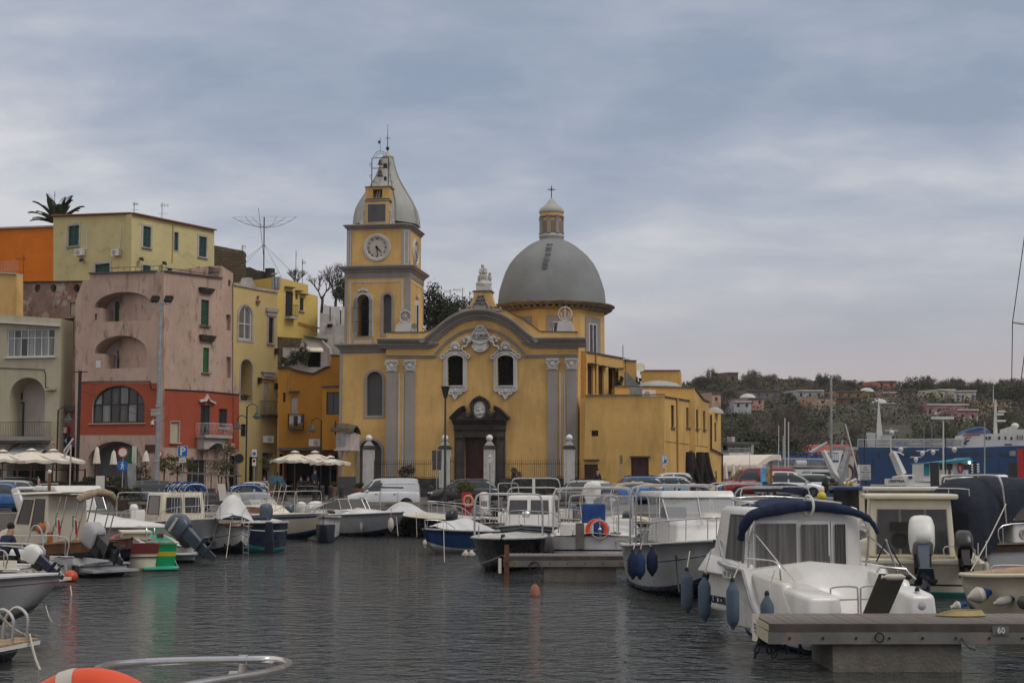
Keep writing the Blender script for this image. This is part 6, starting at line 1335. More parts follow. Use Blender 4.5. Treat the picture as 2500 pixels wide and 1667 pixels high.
a0,z0=F_.q(1938,1110);a1,_=F_.q(2074,1110);u0,z1=F_.q(1962,1083);u1,_=F_.q(2060,1083)
MB().add([(a0,-1,z0),(a1,-1,z0),(a1,13,z0),(a0,13,z0),(u0,6,z1),(u1,6,z1)],[(0,1,5,4),(1,2,5),(2,3,4,5),(3,0,4),(0,3,2,1)]).bd('roof',RT,r,F_.M,**NS)
# == SHIPS IN THE BACK
BLH=M('ferry_blue',(.005,.045,.14),rgh=.5,var=.12,vs=.3,stn=[((.02,.05,.13),(.4,.4,.15),.52,.75,.5)])
SHW=M('ship_white',(.55,.55,.54),rgh=.5,var=.07,vs=.4,stn=[((.4,.36,.31),(.5,.5,.12),.55,.78,.5)])
SGR=M('ship_window',(.03,.03,.03),rgh=.3,var=0)
TURQ=M('turquoise_paint',(.02,.2,.27),rgh=.5,var=.15,vs=2)
RUST=M('rusty_metal',(.14,.06,.035),rgh=.85,var=.4,vs=3)
def shp(F,pts,y0,y1,name,mat,root,**k):return MB().psm([F.q(*p)for p in pts],y0,y1).bd(name,mat,root,F.M,smooth=False,**k)
def wnr(F,root,lst,y0,y1,y=-.03,mat=SGR,name='window',fr=None):
 for x0,x1 in lst:
  a,z,c,zt=F.r(x0,y0,x1,y1,y);o=MB().box(a,c,y-.03,y+.02,z,zt).bd(name,mat,root,F.M,**NS)
  if fr:MB().psm(ahp(a-.12,z-.12,c+.12,zt+.12),y-.05,y,[ahp(a,z,c,zt)]).bd('frame',fr,o,F.M,**NS)
FE=Fr((2075,190),(2600,184),0);fe=thg('blue_ferry','large car ferry with deep blue hull, white bridge and blue domed funnel','ferry',FE.M)
shp(FE,[(2076,1218),(2620,1218),(2620,1086),(2480,1088),(2345,1093),(2092,1091),(2090,1110)],0,15,'hull',BLH,fe)
wnr(FE,fe,[(2142,2148),(2165,2172),(2226,2240),(2203,2217),(2252,2262),(2284,2296),(2318,2330),(2372-24,2363),(2374,2389),(2408,2420),(2441,2455)],1104,1112);wnr(FE,fe,[(2464,2480)],1100,1112,mat=CURT,fr=BLH)
shp(FE,[(2347,1093),(2350,1070),(2353,1057),(2396,1056),(2425,1058),(2470,1056),(2470,1040),(2478,1040),(2485,1047),(2620,1047),(2620,1086),(2480,1088)],.6,14,'superstructure',SHW,fe)
dm=MB();q=[FE.q(*p)for p in((2351,1056.5),(2356,1050),(2366,1045),(2382,1041),(2400,1040),(2412,1043),(2420,1049),(2422,1056.5))]
rr=[]
for i,y in enumerate((.5,1.2,3,8,11,12)):
 s=(.75,.95,1,1,.95,.7)[i];cx_=sum(p[0]for p in q)/len(q);z0=q[0][1];rr.append([(cx_+(x-cx_)*s,y,z0+(z-z0)*s)for x,z in q])
dm.loft(rr).bd('funnel_dome',BLH,fe,FE.M,ang=70)
shp(FE,[(2351,1062),(2394,1061),(2394,1058.5),(2351,1059.5)],.5,.6,'red_stripe',RED,fe);shp(FE,[(2355,1072),(2359,1066),(2372,1065),(2372,1067),(2361,1068),(2357,1074)],.5,.6,'red_emblem',RED,fe);shp(FE,[(2353,1080),(2358,1074),(2368,1073),(2366,1077),(2358,1079),(2362,1084),(2357,1085)],.5,.6,'blue_emblem',BLH,fe)
wnr(FE,fe,[(2406,2410),(2413,2419),(2437,2442),(2453,2457)],1065,1072,.55);wnr(FE,fe,[(2467,2472)],1066,1073,.55);wnr(FE,fe,[(2482,2486),(2488,2492),(2494,2498)],1062,1072,.55,CURT)
wnr(FE,fe,[(2453,2470)],1083,1086,.55)
def mast(F,x,yb,yt,wb,wt,y,root,name='mast',mat=SHW):
 a,b=F.q(x,yb,y),F.q(x,yt,y);s=(F.q(x+10,yb,y)[0]-a[0])/10
 return MB().tb([(a[0],y,a[1]),(b[0],y,b[1])],[wb*s/2,wt*s/2],7).bd(name,mat,root,F.M)
mast(FE,2430,1058,975,11,4,5,fe);mast(FE,2425,985,940,2.5,1,5,fe)
for x0,x1,y in((2432,2450,1011),(2437,2454,1004),(2433,2455,1027)):a,z,c,_=FE.r(x0,y,x1,y,5);MB().box(a,c,4.7,5.3,z-.12,z+.12).bd('radar_arm',SHW,fe,FE.M,**NS)
p=FE.q(2478,1043,4);MB().bll((p[0],4,p[1]+.2),(.5,.5,.4),12,8).bd('radome',SHW,fe,FE.M)
for x0,x1,yt in((2116,2138,1056),(2155,2175,1062)):
 a,z,c,zt=FE.r(x0,1091,x1,yt,5);w=c-a;f=MB().hx([(a,4,z),(c,4,z),(c,7,z),(a,7,z)],[(a+w*.12,4.2,zt),(c-w*.12,4.2,zt),(c-w*.12,6.8,zt),(a+w*.12,6.8,zt)]).bd('exhaust_stack',SHW,fe,FE.M,**NS)
 MB().lth([(w*.4,0),(w*.4,.35),(w*.3,.55),(0,.62)],16,((a+c)/2,5.4,zt)).bd('stack_cap',BLH,f,FE.M)
a0,z0=FE.q(2148,1091,5);a1,z1=FE.q(2145,980,5);s=FE.q(2160,1091,5)[0]-FE.q(2150,1091,5)[0]
MB().hx([(a0-.95*s,4.5,z0),(a0+.95*s,4.5,z0),(a0+.95*s,6,z0),(a0-.95*s,6,z0)],[(a1-.12*s,5,z1),(a1+.12*s,5,z1),(a1+.12*s,5.4,z1),(a1-.12*s,5.4,z1)]).bd('mast',SHW,fe,FE.M,**NS)
tm=MB();
for x0,x1 in((2142,2172),(2186,2214),(2221,2249),(2251,2276),(2272,2299),(2312,2326),(2324,2351)):
 a,z,c,zt=FE.r(x0,1088,x1,1072,1.2);r_=(zt-z)*.28;lf=MB();n=9
 for k in range(2):lf.tb([(a+(c-a)*i/n,1.2+k*1.2,z+r_*2.6+(0))for i in range(n+1)],[r_*(.9 if i in(0,n)else 1. if i%2 else .94)for i in range(n+1)],10)
 lf.bd('liferaft_canister',SHW,fe,FE.M);MB().box(a,c,.8,2.8,z-.1,z+r_*1.2).bd('raft_cradle',GV,fe,FE.M,**NS)
for x0,x1 in((2094,2115),(2180,2214),(2252,2270),(2310,2325)):a,z,c,zt=FE.r(x0,1086,x1,1077,.4);MB().box(a,c,.35,.4,z,zt).bd('blue_screen',M('blue_screen',(.05,.12,.38),rgh=.7,var=.4,vs=2),fe,FE.M,**NS)
a,z,c,_=FE.r(2094,1092,2350,1092);rail(fe,FE.M,a,c,.2,z,z+1.1,SHW,n=90,r=.03)
a0,z0=FE.q(2492,1150);bd=MB().box(a0-2.6,a0+3,-.1,-.02,z0-1.2,z0+1.2).bd('name_board',BLH,fe,FE.M,**NS)
# -- white ferry left of the fishing boats
WF=Fr((1845,150),(2110,156),0);wf=thg('white_ferry','white passenger ferry with black windows and blue railed upper deck','ferry',WF.M)
shp(WF,[(1850,1215),(2100,1215),(2100,1168),(2030,1165),(1850,1168)],0,9,'hull',SHW,wf);shp(WF,[(1850,1170),(2040,1168),(2030,1145),(1850,1145)],.3,8,'cabin',SHW,wf);shp(WF,[(1850,1145),(2080,1145),(2080,1128),(1893,1128)],3,8,'upper_cabin',SHW,wf)
wnr(WF,wf,[(1892,1905),(1962,1968),(1983,2030)],1152,1165,.25);a,z,c,zt=WF.r(1961,1184,1978,1150,.2);MB().psm(ahp(a,z,c,zt),.1,.2).bd('door',GV,wf,WF.M,**NS)
text('WWW',wf,WF.M@MT((WF.q(2010,1177)[0],-.02,WF.q(2010,1177)[1])),1.1,MMS['sign_blue'],bold=.02)
a,z,c,zt=WF.r(1893,1145,2030,1140);rail(wf,WF.M,a,c,.4,z,z+.9,SHW,n=40,r=.025)
shp(WF,[(1915,1128),(2062,1128),(2062,1124),(1915,1124)],1,8,'deck_edge',BLH,wf);a,z,c,_=WF.r(1918,1124,2062,1124);rail(wf,WF.M,a,c,1.1,z,z+.85,BLUEC,n=30,r=.03)
for x0,x1 in((1922,1940),(1945,1960),(1964,1990),(1996,2012)):a,z,c,zt=WF.r(x0,1122,x1,1113,1.2);MB().box(a,c,1.2,2,z,zt).bd('deck_seats',MMS['blue_screen'],wf,WF.M,**NS)
a,z,c,zt=WF.r(1957,1138,1983,1122,0);MB().tb([(a,1.2,(z+zt)/2),(c,1.2,(z+zt)/2)],(zt-z)/2,10).bd('liferaft_canister',SHW,wf,WF.M)
q0,q1=WF.q(1978,1106,2),WF.q(2019,1080,2);MB().tb([(WF.q(1983,1125,2)[0],2,WF.q(1983,1125,2)[1]),(q0[0],2,q0[1]),(q1[0],2,q1[1])],[.35,.3,.15],7).bd('crane_arm',GV,wf,WF.M)
shp(WF,[(2053,1145),(2074,1145),(2087,1098),(2070,1098)],2,4,'funnel_fin',SHW,wf);a,z,c,_=WF.r(2068,1098,2082,1098,2);MB().box(a-.3,c+.6,1.8,4.2,z,z+.35).tb([(a,3,z),(a+.2,3,z+1.1)],.12,5).bd('fin_cap',GV,wf,WF.M)
a,z=WF.q(2068,1155,-.2);MB().tb([(a+.95*cos(i*pi/8),-.1,z+.95*sin(i*pi/8))for i in range(16)],.18,7,clo=True).bd('round_port',RUST,wf,WF.M);text('P',wf,WF.M@MT((a+2.1,-.1,z)),1.8,BLUEC,bold=.03)
# -- sailing masts
def mastthing(px,yb,yt,d,wpx,lab,spr=(),mat=None,name='sailing_mast',lean=0,stays=()):
 p=P(px,yb,d);t=P(px+lean,yt,d);r_=wpx/2*d/FPX;o=thg(name,lab,'mast',TR(p.x,d,p.z));v=t-p
 MB().tb([(0,0,0),v],[r_,r_*.8],8).bd('pole',mat or GV,o)
 for y,dx in spr:q=P(px,y,d)-p;MB().tb([q,q+VV((dx*d/FPX,0,0))],r_*.4,5).bd('spreader',mat or GV,o)
 for(y0,dx1,y1)in stays:q=P(px,y0,d)-p;w=P(px+dx1,y1,d)-p;MB().tb([q,w],.012*d/60,4).bd('stay',IR,o)
mastthing(2029,1200,916,105,7.5,'tall grey sailing mast rising above the hillside houses',[(986,-45),(1001,10)],stays=((930,-58,1096),(990,-50,1096)))
for px,yt,lab in((1901,1038,'shortest left one of three pale masts in front of the pines'),(1916,1020,'tallest of three pale masts in front of the pines'),(1925,1030,'right one of three pale masts in front of the pines')):mastthing(px,1150,yt,140,3.2 if px>1905 else 2.2,lab,mat=SHW)
r=thg('sailing_rig','thin dark rig and slanting yellow spreader at the right edge','mast',TR(GX(2530,60),60,0));b0_=VV((GX(2530,60),60,0))
mb=MB();MB().tb([P(2472,787,60)-b0_,P(2545,798,60)-b0_],.035,5).bd('spreader',M('spar_yellow',(.25,.17,.04),rgh=.5),r)
for pts in(((2515,480),(2472,787),(2470,930)),((2515,760),(2490,950))):MB().tb([P(x,y,60)-b0_ for x,y in pts],.02,4).bd('stay',IR,r)
MB().tb([VV((0,0,0)),P(2560,300,60)-b0_],.1,7).bd('pole',GV,r)
# -- fishing boats and harbour clutter right
def hullp(F,root,pts,D,mat,name='hull'):return shp(F,pts,0,D,name,mat,root)
TF=Fr((2220,112),(2440,112),0);tr=thg('trawler','white fishing trawler with turquoise wheelhouse roof and registration 3NA 285','fishing boat',TF.M)
hullp(TF,tr,[(2230,1240),(2440,1235),(2440,1168),(2380,1172),(2300,1180),(2225,1175)],5,SHW);shp(TF,[(2262,1175),(2372,1175),(2372,1128),(2262,1132)],.8,4,'wheelhouse',SHW,tr)
shp(TF,[(2262,1132),(2376,1128),(2380,1124),(2371,1116),(2368,1119),(2300,1127),(2262,1129)],.3,4.4,'wheelhouse_roof',TURQ,tr);wnr(TF,tr,[(2294,2307),(2311,2325),(2350,2365)],1132,1146,.78);shp(TF,[(2262,1160),(2275,1160),(2275,1133),(2262,1133)],.7,.8,'side_board',TURQ,tr)
text('3NA 285',tr,TF.M@MT((TF.q(2367,1161)[0],.7,TF.q(2367,1161)[1])),.55,MMS['sign_blue'],bold=.012)
a,z=TF.q(2345,1142,.7);MB().tb([(a+.18*cos(i*pi/6),.72,z+.34*sin(i*pi/6))for i in range(12)],.07,6,clo=True).bd('life_ring',RED,tr,TF.M)
a,z,c,zt=TF.r(2375,1190,2440,1150);
for k in range(4):MB().tb([(TF.q(2375,1150)[0],.3,TF.q(2375,1135+6*k)[1]),(TF.q(2394,1150)[0],.3,TF.q(2394,1133+6*k)[1])],.07,5).bd('rack_bar',SHW,tr,TF.M)
LAMP=M('lit_lamp',(1,.82,.55),rgh=.5,var=0,emit=6)
p=TF.q(2367,1129,.2);MB().bll((p[0],.2,p[1]),.1,8,6).bd('deck_lamp',LAMP,tr,TF.M)
T2=Fr((2180,100),(2290,100),0);t2=thg('white_fishing_boat','white fishing boat with lattice gantry arm and boxy deckhouse lettered CRISTINA','fishing boat',T2.M)
hullp(T2,t2,[(2160,1235),(2290,1235),(2285,1182),(2200,1186),(2160,1182)],4,SHW);shp(T2,[(2160,1185),(2212,1185),(2212,1168),(2160,1168)],-.1,.1,'name_panel',SHW,t2);text('CRISTINA',t2,T2.M@MT((T2.q(2188,1174)[0],-.12,T2.q(2188,1174)[1])),.26,DKL,bold=.006)
shp(T2,[(2212,1186),(2235,1186),(2235,1158),(2205,1163)],.2,3,'deckhouse',SHW,t2);wnr(T2,t2,[(2218,2227)],1162,1168,.18)
MB().tb([(T2.q(2188,1104)[0],1,T2.q(2188,1104)[1]),(T2.q(2212,1158)[0],1,T2.q(2212,1158)[1])],[.28,.34],4).bd('gantry_arm',SHW,t2,T2.M,**NS)
MB().tb([(T2.q(2183,1100)[0],1,T2.q(2183,1100)[1]),(T2.q(2205,1104)[0],1,T2.q(2205,1104)[1]),(T2.q(2216,1110)[0],1,T2.q(2216,1110)[1])],.05,5).bd('antenna_arm',SHW,t2,T2.M)
for(x,y,s_)in((2199,1096,.35),(2177,1055,.35),(2252,1105,.32),(2278,1102,.32),(2330,1096,.35),(2236,1120,.3)):
 a,z=T2.q(x,y,1.5);o=MB().lth([(.06,-.25),(s_*.5,-.08),(s_*.55,.02),(s_*.3,.1),(0,.11)],10,(a,1.5,z)).box(a-s_*1.3,a+s_*1.3,1.45,1.55,z+.1,z+.16).bd('radar_dome',SHW,t2,T2.M)
for px,yb,yt,d,w,lab in((2303,1180,1022,108,4.2,'stout grey trawler mast carrying a white radar bar and a gull'),(2308,1180,1030,104,3,'dark trawler mast just right of the radar bar mast'),(2404,1190,1028,100,4,'slim grey mast in front of the ferry bridge'),(2256,1105,1042,112,1.4,'thin whip aerial left of two before the blue hull'),(2275,1105,1040,112,1.6,'thin whip aerial right of two before the blue hull'),(2110,1145,1060,112,2.4,'dark post mast before the ferry stern'),(2175,1110,1045,110,3,'short pale mast with crossbar over the lattice gantry'),(2098,1165,1035,75,3.5,'leaning white pole above the small boats'),(1830,1180,1090,100,1.2,'thin aerial beside the pines'),(1912,1120,1064,130,2,'white flag mast with red pennant in front of the pines')):
 mastthing(px,yb,yt,d,w,lab,mat=(IR if 'dark' in lab else SHW if 'white' in lab or 'pale' in lab else GV),lean=(-34 if 'leaning' in lab else 0)+(0),name='boat_mast')
a=P(2301,1020,108);rb2=MB().box(-.85,.85,-.12,.12,-.1,.1).bd('radar_bar',SHW,None,TR(a.x,108,a.z),**NS);tag(rb2,'white radar bar on top of the stout grey trawler mast','radar')
def gull(px,y,d,lab,wings=False,rz=0):
 p=P(px,y,d);g=thg('seagull',lab,'gull',TR(p.x,d,p.z,rz));GW=M('gull_white',(.55,.55,.54),rgh=.8,var=.05);GG=M('gull_grey',(.22,.23,.24),rgh=.8,var=.05)
 MB().loft([[VV((x,r*cos(t),z+r*1.1*sin(t)))for t in[2*pi*k/10 for k in range(10)]]for x,z,r in((-.34,.02,.012),(-.2,.06,.05),(-.05,.09,.085),(.1,.12,.085),(.18,.19,.05),(.22,.25,.05),(.27,.26,.045),(.31,.255,.012))]).bd('body',GW,g)
 MB().tb([(.3,0,.255),(.37,0,.245)],[.014,.004],5).bd('beak',M('beak',(.5,.3,.05),var=0),g)
 if wings:
  for sg in(-1,1):MB().hx([(.1,sg*.05,.15),(-.08,sg*.05,.15),(-.12,sg*.7,.38),(-.02,sg*.75,.4)],[(.1,sg*.05,.17),(-.08,sg*.05,.17),(-.12,sg*.7,.39),(-.02,sg*.75,.41)]).bd('wing',GG,g)
 else:
  for sg in(-1,1):MB().bll((-.06,sg*.06,.11),(.2,.035,.07),10,6).bd('wing',GG,g)
 for sg in(-1,1):MB().tb([(0,sg*.03,.04),(.01,sg*.03,-.12)],.008,4).bd('leg',MMS['beak'],g)
gull(2289,1012,108,'gull landing with spread wings on the trawler radar bar',True,.3);gull(672,671,118,'gull standing on the chimney pipes above the lemon house')
T3=Fr((2010,92),(2110,92),0);t3=thg('net_fishing_boat','rusty fishing boat with white V shaped net gantry and heaps of nets','fishing boat',T3.M)
hullp(T3,t3,[(1985,1245),(2120,1245),(2118,1200),(2060,1206),(1985,1200)],4,TURQ)
for pts,w,m in((((2014,1100),(2024,1122),(2038,1152),(2072,1190)),[.18,.2,.24,.24],SHW),(((2026,1118),(2044,1152),(2050,1200)),[.14,.16,.16],SHW),(((2075,1100),(2060,1150),(2052,1200)),[.2,.3,.34],GV),(((2057,1192),(2075,1180),(2095,1170)),[.12,.14,.12],SHW)):
 MB().tb([(T3.q(x,y)[0],.5,T3.q(x,y)[1])for x,y in pts],w,5).bd('gantry_arm',m,t3,T3.M,**NS)
MB().tb([(T3.q(2057,1140)[0],.4,T3.q(2057,1140)[1]),(T3.q(2058,1205)[0],.4,T3.q(2058,1205)[1])],.09,6).bd('post',RUST,t3,T3.M)
rnd=random.Random(4)
for i,(x0,x1,y,m)in enumerate(((1985,2010,1196,BLUEC),(2008,2030,1188,NET),(2020,2052,1178,TFD),(2035,2075,1200,NET),(2062,2082,1188,M('ochre_net',(.32,.18,.03),rgh=.95,var=.3)),(2080,2100,1200,RUST))):
 mb=MB();a,z=T3.q((x0+x1)/2,y);w=T3.q(x1,y)[0]-T3.q(x0,y)[0]
 for k in range(9):mb.bll((a+rnd.uniform(-.35,.35)*w,rnd.uniform(-.2,.6),z+rnd.uniform(-.25,.18)),(rnd.uniform(.15,.3)*w,.3,rnd.uniform(.12,.3)),8,6)
 mb.bd('net_heap',m,t3,T3.M,ang=80)
for(x,y,lab,m)in((1991,1191,'yellow plastic buoy lying on the blue nets',M('yellow_plastic',(.55,.42,.03),rgh=.5)),(2006,1211,'yellow round buoy at the end of the black rubber stern',MMS['yellow_plastic']if True else None)):
 p=P(x,y,90 if y<1200 else 60);b=MB().bll((0,0,0),.2,12,8).lth([(.05,.15),(.04,.26)],8).bd('buoy',MMS['yellow_plastic'],None,TR(p.x,p.y,p.z));tag(b,lab,'buoy')
DP=M('dark_post_paint',(.022,.025,.03),rgh=.6,var=.15)
def postt(x0,x1,yt,yb,d,lab,mat=DP,name='dock_post',cat='post'):
 F_=Fr((x0,d),(x1,d),0);a,z,c,zt=F_.r(x0,yb,x1,yt);w=c-a
 o=MB().box(0,w,0,w,z,zt).box(-.02,w+.02,-.02,w+.02,zt,zt+.04).bd(name,mat,None,F_.M,**NS);tag(o,lab,cat);return o
postt(2276,2293,1128,1215,84,'wide dark steel post left of the two fuel pumps');postt(2379,2386,1128,1205,84,'slim dark steel post between the white cabinets',);postt(2468,2484,1129,1210,84,'wide dark steel post near the right edge');postt(2094,2099,1109,1180,90,'brown pile post beside the notice sign',RUST);postt(2131,2135,1121,1160,90,'short dark pile post right of the notice sign');postt(2489,2500,1095,1210,80,'red painted steel post at the right edge',RED,'red_post');postt(2317,2322,1145,1165,86,'short dark post behind the right fuel pump')
FD=MB().box(GX(2230,84),GX(2640,84),80,92,-1,.9).bd('fuel_quay',CONC);tag(FD,'low concrete fuel quay on the right',kind='structure')
for i,(x0,x1,lab)in enumerate(((2259,2281,'left steel fuel pump behind the yellow foam'),(2303,2326,'right steel fuel pump behind the yellow foam'),(2436,2474,'brown fuel pump near the right edge'))):
 F_=Fr((x0,82),(x1,82),0);t=thg('fuel_pump',lab,'fuel pump',F_.M,'fuel pumps on the right quay');a,z,c,zt=F_.r(x0,1210,x1,1165);c=max(c,.5)
 MB().box(a,c,0,.5,.9,zt).bd('case',GV if i<2 else RUST,t,F_.M,**NS);MB().box(a+.05,c-.05,-.02,0,zt-.45,zt-.06).bd('display',SGR,t,F_.M,**NS);MB().box(a+.04,c-.04,-.03,0,.95,zt-.62).bd('lower_panel',STL if i<2 else GV,t,F_.M,**NS)
 MB().tb(sph([(c,.1,zt-.3),(c+.12,.1,zt-.5),(c+.1,.1,1.15),(c,.1,1.2)]),.02,5).bd('hose',RUB,t,F_.M)
for i,(x0,x1,yt,lab)in enumerate(((2333,2372,1178,'low white cabinet left of the slim dark post'),(2374,2399,1168,'tall white cabinet behind the slim dark post'),(2405,2432,1183,'low white cabinet with a hatch right of the slim dark post'))):
 F_=Fr((x0,86 if i!=1 else 88),(x1,86 if i!=1 else 88),0);a,z,c,zt=F_.r(x0,1212,x1,yt);t=thg('cabinet',lab,'cabinet',F_.M);MB().box(0,c,0,.8,.9,zt).bd('case',SHW,t,F_.M,**NS);MB().box(.1,c-.1,-.02,0,1.,zt-.12).bd('door',SW_,t,F_.M,**NS)
F_=Fr((2101,88),(2127,88),0);t=thg('notice_sign','grey notice sign full of small lines of print over the boats','sign',F_.M);a,z,c,zt=F_.r(2101,1172,2126,1134);bo=MB().box(0,c,0,.04,z,zt).bd('board',M('sign_grey',(.42,.42,.4),rgh=.5,var=.05),t,F_.M,**NS)
for k in range(7):zz=zt-.12-k*(zt-z-.15)/7;text(('AVVISO','DIVIETO DI SOSTA','ormeggio vietato','rifornimento','spegnere i motori','non fumare','grazie')[k],bo,F_.M@MT((c/2,-.01,zz)),.07,DKL)
for k in range(5):MB().lth([(.05,0),(.05,.01),(0,.01)],10,M_=F_.M@MT((-.07,0,zt-.15-k*.17))@RX90).bd('warning_roundel',RED,bo,I4)
MB().box(-.15,-.02,.01,.05,z,zt).bd('side_strip',MMS['sign_white'],t,F_.M,**NS);MB().tb([(c/2,.06,0),(c/2,.06,z)],.04,6).bd('post',IR,t,F_.M)
# == VEHICLES
def cpaint(n,c):return M(n,c,rgh=.28,var=.05,vs=1.5,coat=.6,spec=.5)
WHL={}
def wheel_parts(root,x,y,r,W_,sg):
 k=round(r,2)
 if k not in WHL:
  t=MB().lth([(r*.62,-.09),(r*.95,-.095),(r,-.06),(r,.06),(r*.95,.095),(r*.62,.09)],20,M_=RX90).mesh('tyre',RUB)
  h=MB().lth([(r*.64,0.),(r*.62,.07),(r*.5,.04),(r*.16,.05),(r*.12,.08),(0,.08)],18,M_=RX90)
  for i in range(6):a=i*pi/3;h.tb([(0,-.085,0),(r*.58*cos(a),-.085,r*.58*sin(a))],[.03,.04],4)
  WHL[k]=(t,h.mesh('rim',M('alloy_rim',(.32,.32,.33),rgh=.35,metal=.6,var=.05)))
 Wm=W_@MT((x,y,r))@(MR(pi,4,'Z')if sg>0 else I4)
 w=link('wheel',WHL[k][0],root,Wm);link('rim',WHL[k][1],w,Wm);return w
def car(label,px,d,heading,L,W,H,belt,gh,col,name='parked_car',cat='car',wheels=(.78,None),r=.3,plr=(),roofcol=None,panel=None,z=None,hoodz=None,group='cars parked along the quay',glass=CARGL,trim=None,rails=False):
 """belt = [(x, z)] bonnet and waistline front to back; gh = [(x, z)] roofline from windscreen foot to rear glass foot"""
 z=gz(d)if z is None else z;Mw=TR(GX(px,d),d,z,heading)@MT((-L/2,0,0));t=thg(name,label,cat,TR(GX(px,d),d,z,heading),group)
 b=MB();N=18;h=W/2;rns=[]
 def zi(pts,x):
  if x<=pts[0][0]:return pts[0][1]
  for(a,za),(c,zc_)in zip(pts,pts[1:]):
   if a<=x<=c:return za+(zc_-za)*(x-a)/(c-a)
  return pts[-1][1]
 sb=sph(belt,4)
 for i in range(N+1):
  u=i/N;x=L*(.5-.5*cos(pi*u));e=1-.13*abs(2*u-1)**5-.05*abs(2*u-1)**2;w=h*e;zt=zi(sb,x);zb=.2+.06*abs(2*u-1)**4
  xf=x+(0. if 0<i<N else 0)
  ring=[(-w*.86,zb),(-w*.97,zb+.09),(-w,zb+.25),(-w*.995,zt-.18),(-w*.94,zt-.05),(-w*.85,zt),(w*.85,zt),(w*.94,zt-.05),(w*.995,zt-.18),(w,zb+.25),(w*.97,zb+.09),(w*.86,zb)]
  if i in(0,N):ring=[(y*.94,zb+.12+(zz-zb)*.62)for y,zz in ring]
  rns.append([(xf+(.03 if i==0 else-.03 if i==N else 0),y,zz)for y,zz in ring])
 body=b.loft(rns).bd('body',col,t,Mw,ang=40)
 g=sph(gh,5);gr=[]
 for x,zz in g:
  zb=zi(sb,x)-.04;w0=h*.9;tt=(zz-zb)/max(.01,H-zb);w1=w0*(1-.16*tt);gr.append([(x,-w0,zb),(x,-(w0+w1)/2-.02,zb+(zz-zb)*.55),(x,-w1,max(zb,zz-.05)),(x,-w1*.86,zz),(x,w1*.86,zz),(x,w1,max(zb,zz-.05)),(x,(w0+w1)/2+.02,zb+(zz-zb)*.55),(x,w0,zb)])
 MB().loft(gr).bd('glasshouse',glass,t,Mw,ang=50)
 top=[(x,zz)for x,zz in g if zz>H-.17];rr=[]
 for x,zz in top:
  w1=h*.9*.84;rr.append([(x,-w1-.02,zz-.09),(x,-w1-.012,zz-.03),(x,-w1*.86,zz+.014),(x,w1*.86,zz+.014),(x,w1+.012,zz-.03),(x,w1+.02,zz-.09)])
 if len(rr)>1:MB().loft(rr).bd('roof',roofcol or col,t,Mw,ang=50)
 def side(x,zz,sg,o_=.012):
  zb=zi(sb,x)-.04;tt=max(0,min(1,(zz-zb)/max(.01,H-zb)));return(x,sg*(h*.9*(1-.16*tt)+o_+.02*sin(pi*tt)),zz)
 for sg in(-1,1):
  for(xb,xt,wd)in plr:
   zb=zi(sb,xb)-.02;zt=zi(g,xt)-.03;q=[side(xb-wd,zb,sg),side(xb+wd,zb,sg),side(xt+wd*.8,zt,sg),side(xt-wd*.8,zt,sg)]
   MB().hx(q,[(x,y-sg*.03,z_)for x,y,z_ in q]).bd('pillar',col,t,Mw,**NS)
  if panel:
   x0,x1=panel;n=8;ps=[]
   for i in range(n+1):
    x=x0+(x1-x0)*i/n;zb=zi(sb,x)-.05;zt=zi(g,x)-.02;ps.append([side(x,zb+(zt-zb)*k/4,sg,.014)for k in range(5)])
   mb=MB();mb.loft(ps,caps=False,clr=False);mb.bd('side_panel',col,t,Mw,ang=60)
  xm=L*.36;mx=side(gh[0][0]+.35,belt[-1][1]+.05,sg,.06);MB().bll(mx,(.07,.11,.08),8,6).bd('mirror',col,t,Mw)
  MB().tb([side(x,.42,sg,h*.1+.004)for x in(wheels[0]+r+.12,L*.5,L-.75-r)],.02,4).bd('sill_trim',RUB,t,Mw)
  for xd in((gh[0][0]+.75,gh[0][0]+1.75)if L>3 else(gh[0][0]+.95,)):
   zz=belt[-1][1]-.13;MB().box(xd,xd+.16,sg*h*.985-.02,sg*h*.985+.02,zz-.02,zz+.02).bd('door_handle',trim or col,t,Mw,**NS)
   MB().box(xd+.25,xd+.262,sg*h*.992-.01,sg*h*.992+.008,.38,zz+.1).bd('door_seam',RUB,t,Mw,**NS)
 xr=wheels[1]or L-.72
 for x in(wheels[0],xr):
  for sg in(-1,1):
   wheel_parts(t,x,sg*(h-.11),r,Mw,sg);MB().psm([(x+(r+.07)*cos(a),max(.2,r+(r+.07)*sin(a)))for a in[i*pi/8 for i in range(-2,11)]],sg*(h-.2),sg*(h+.003)).bd('wheel_arch',RUB,t,Mw)
 for sg in(-1,1):
  zz=zi(sb,.25)-.14;MB().bll((.16,sg*h*.7,zz),(.17,.17,.09),10,6).bd('headlight',CHROME,t,Mw)
  zz=belt[-1][1]-.12;MB().bll((L-.07,sg*h*.8,zz),(.07,.11,.19),8,6).bd('tail_light',TAILL,t,Mw)
 MB().box(0.,.16,-h*.8,h*.8,.24,.46).bd('front_bumper',trim or RUB,t,Mw,**NS);MB().box(L-.14,L+.02,-h*.82,h*.82,.26,.5).bd('rear_bumper',trim or col,t,Mw,**NS)
 MB().box(L+0.,L+.025,-.26,.26,.52,.63).bd('number_plate',MMS['sign_white'],t,Mw,**NS)
 if rails:
  for sg in(-1,1):MB().tb([(x,sg*h*.66,zz+.07)for x,zz in g if zz>H-.08],.02,5).bd('roof_rail',RUB,t,Mw)
 return t,Mw
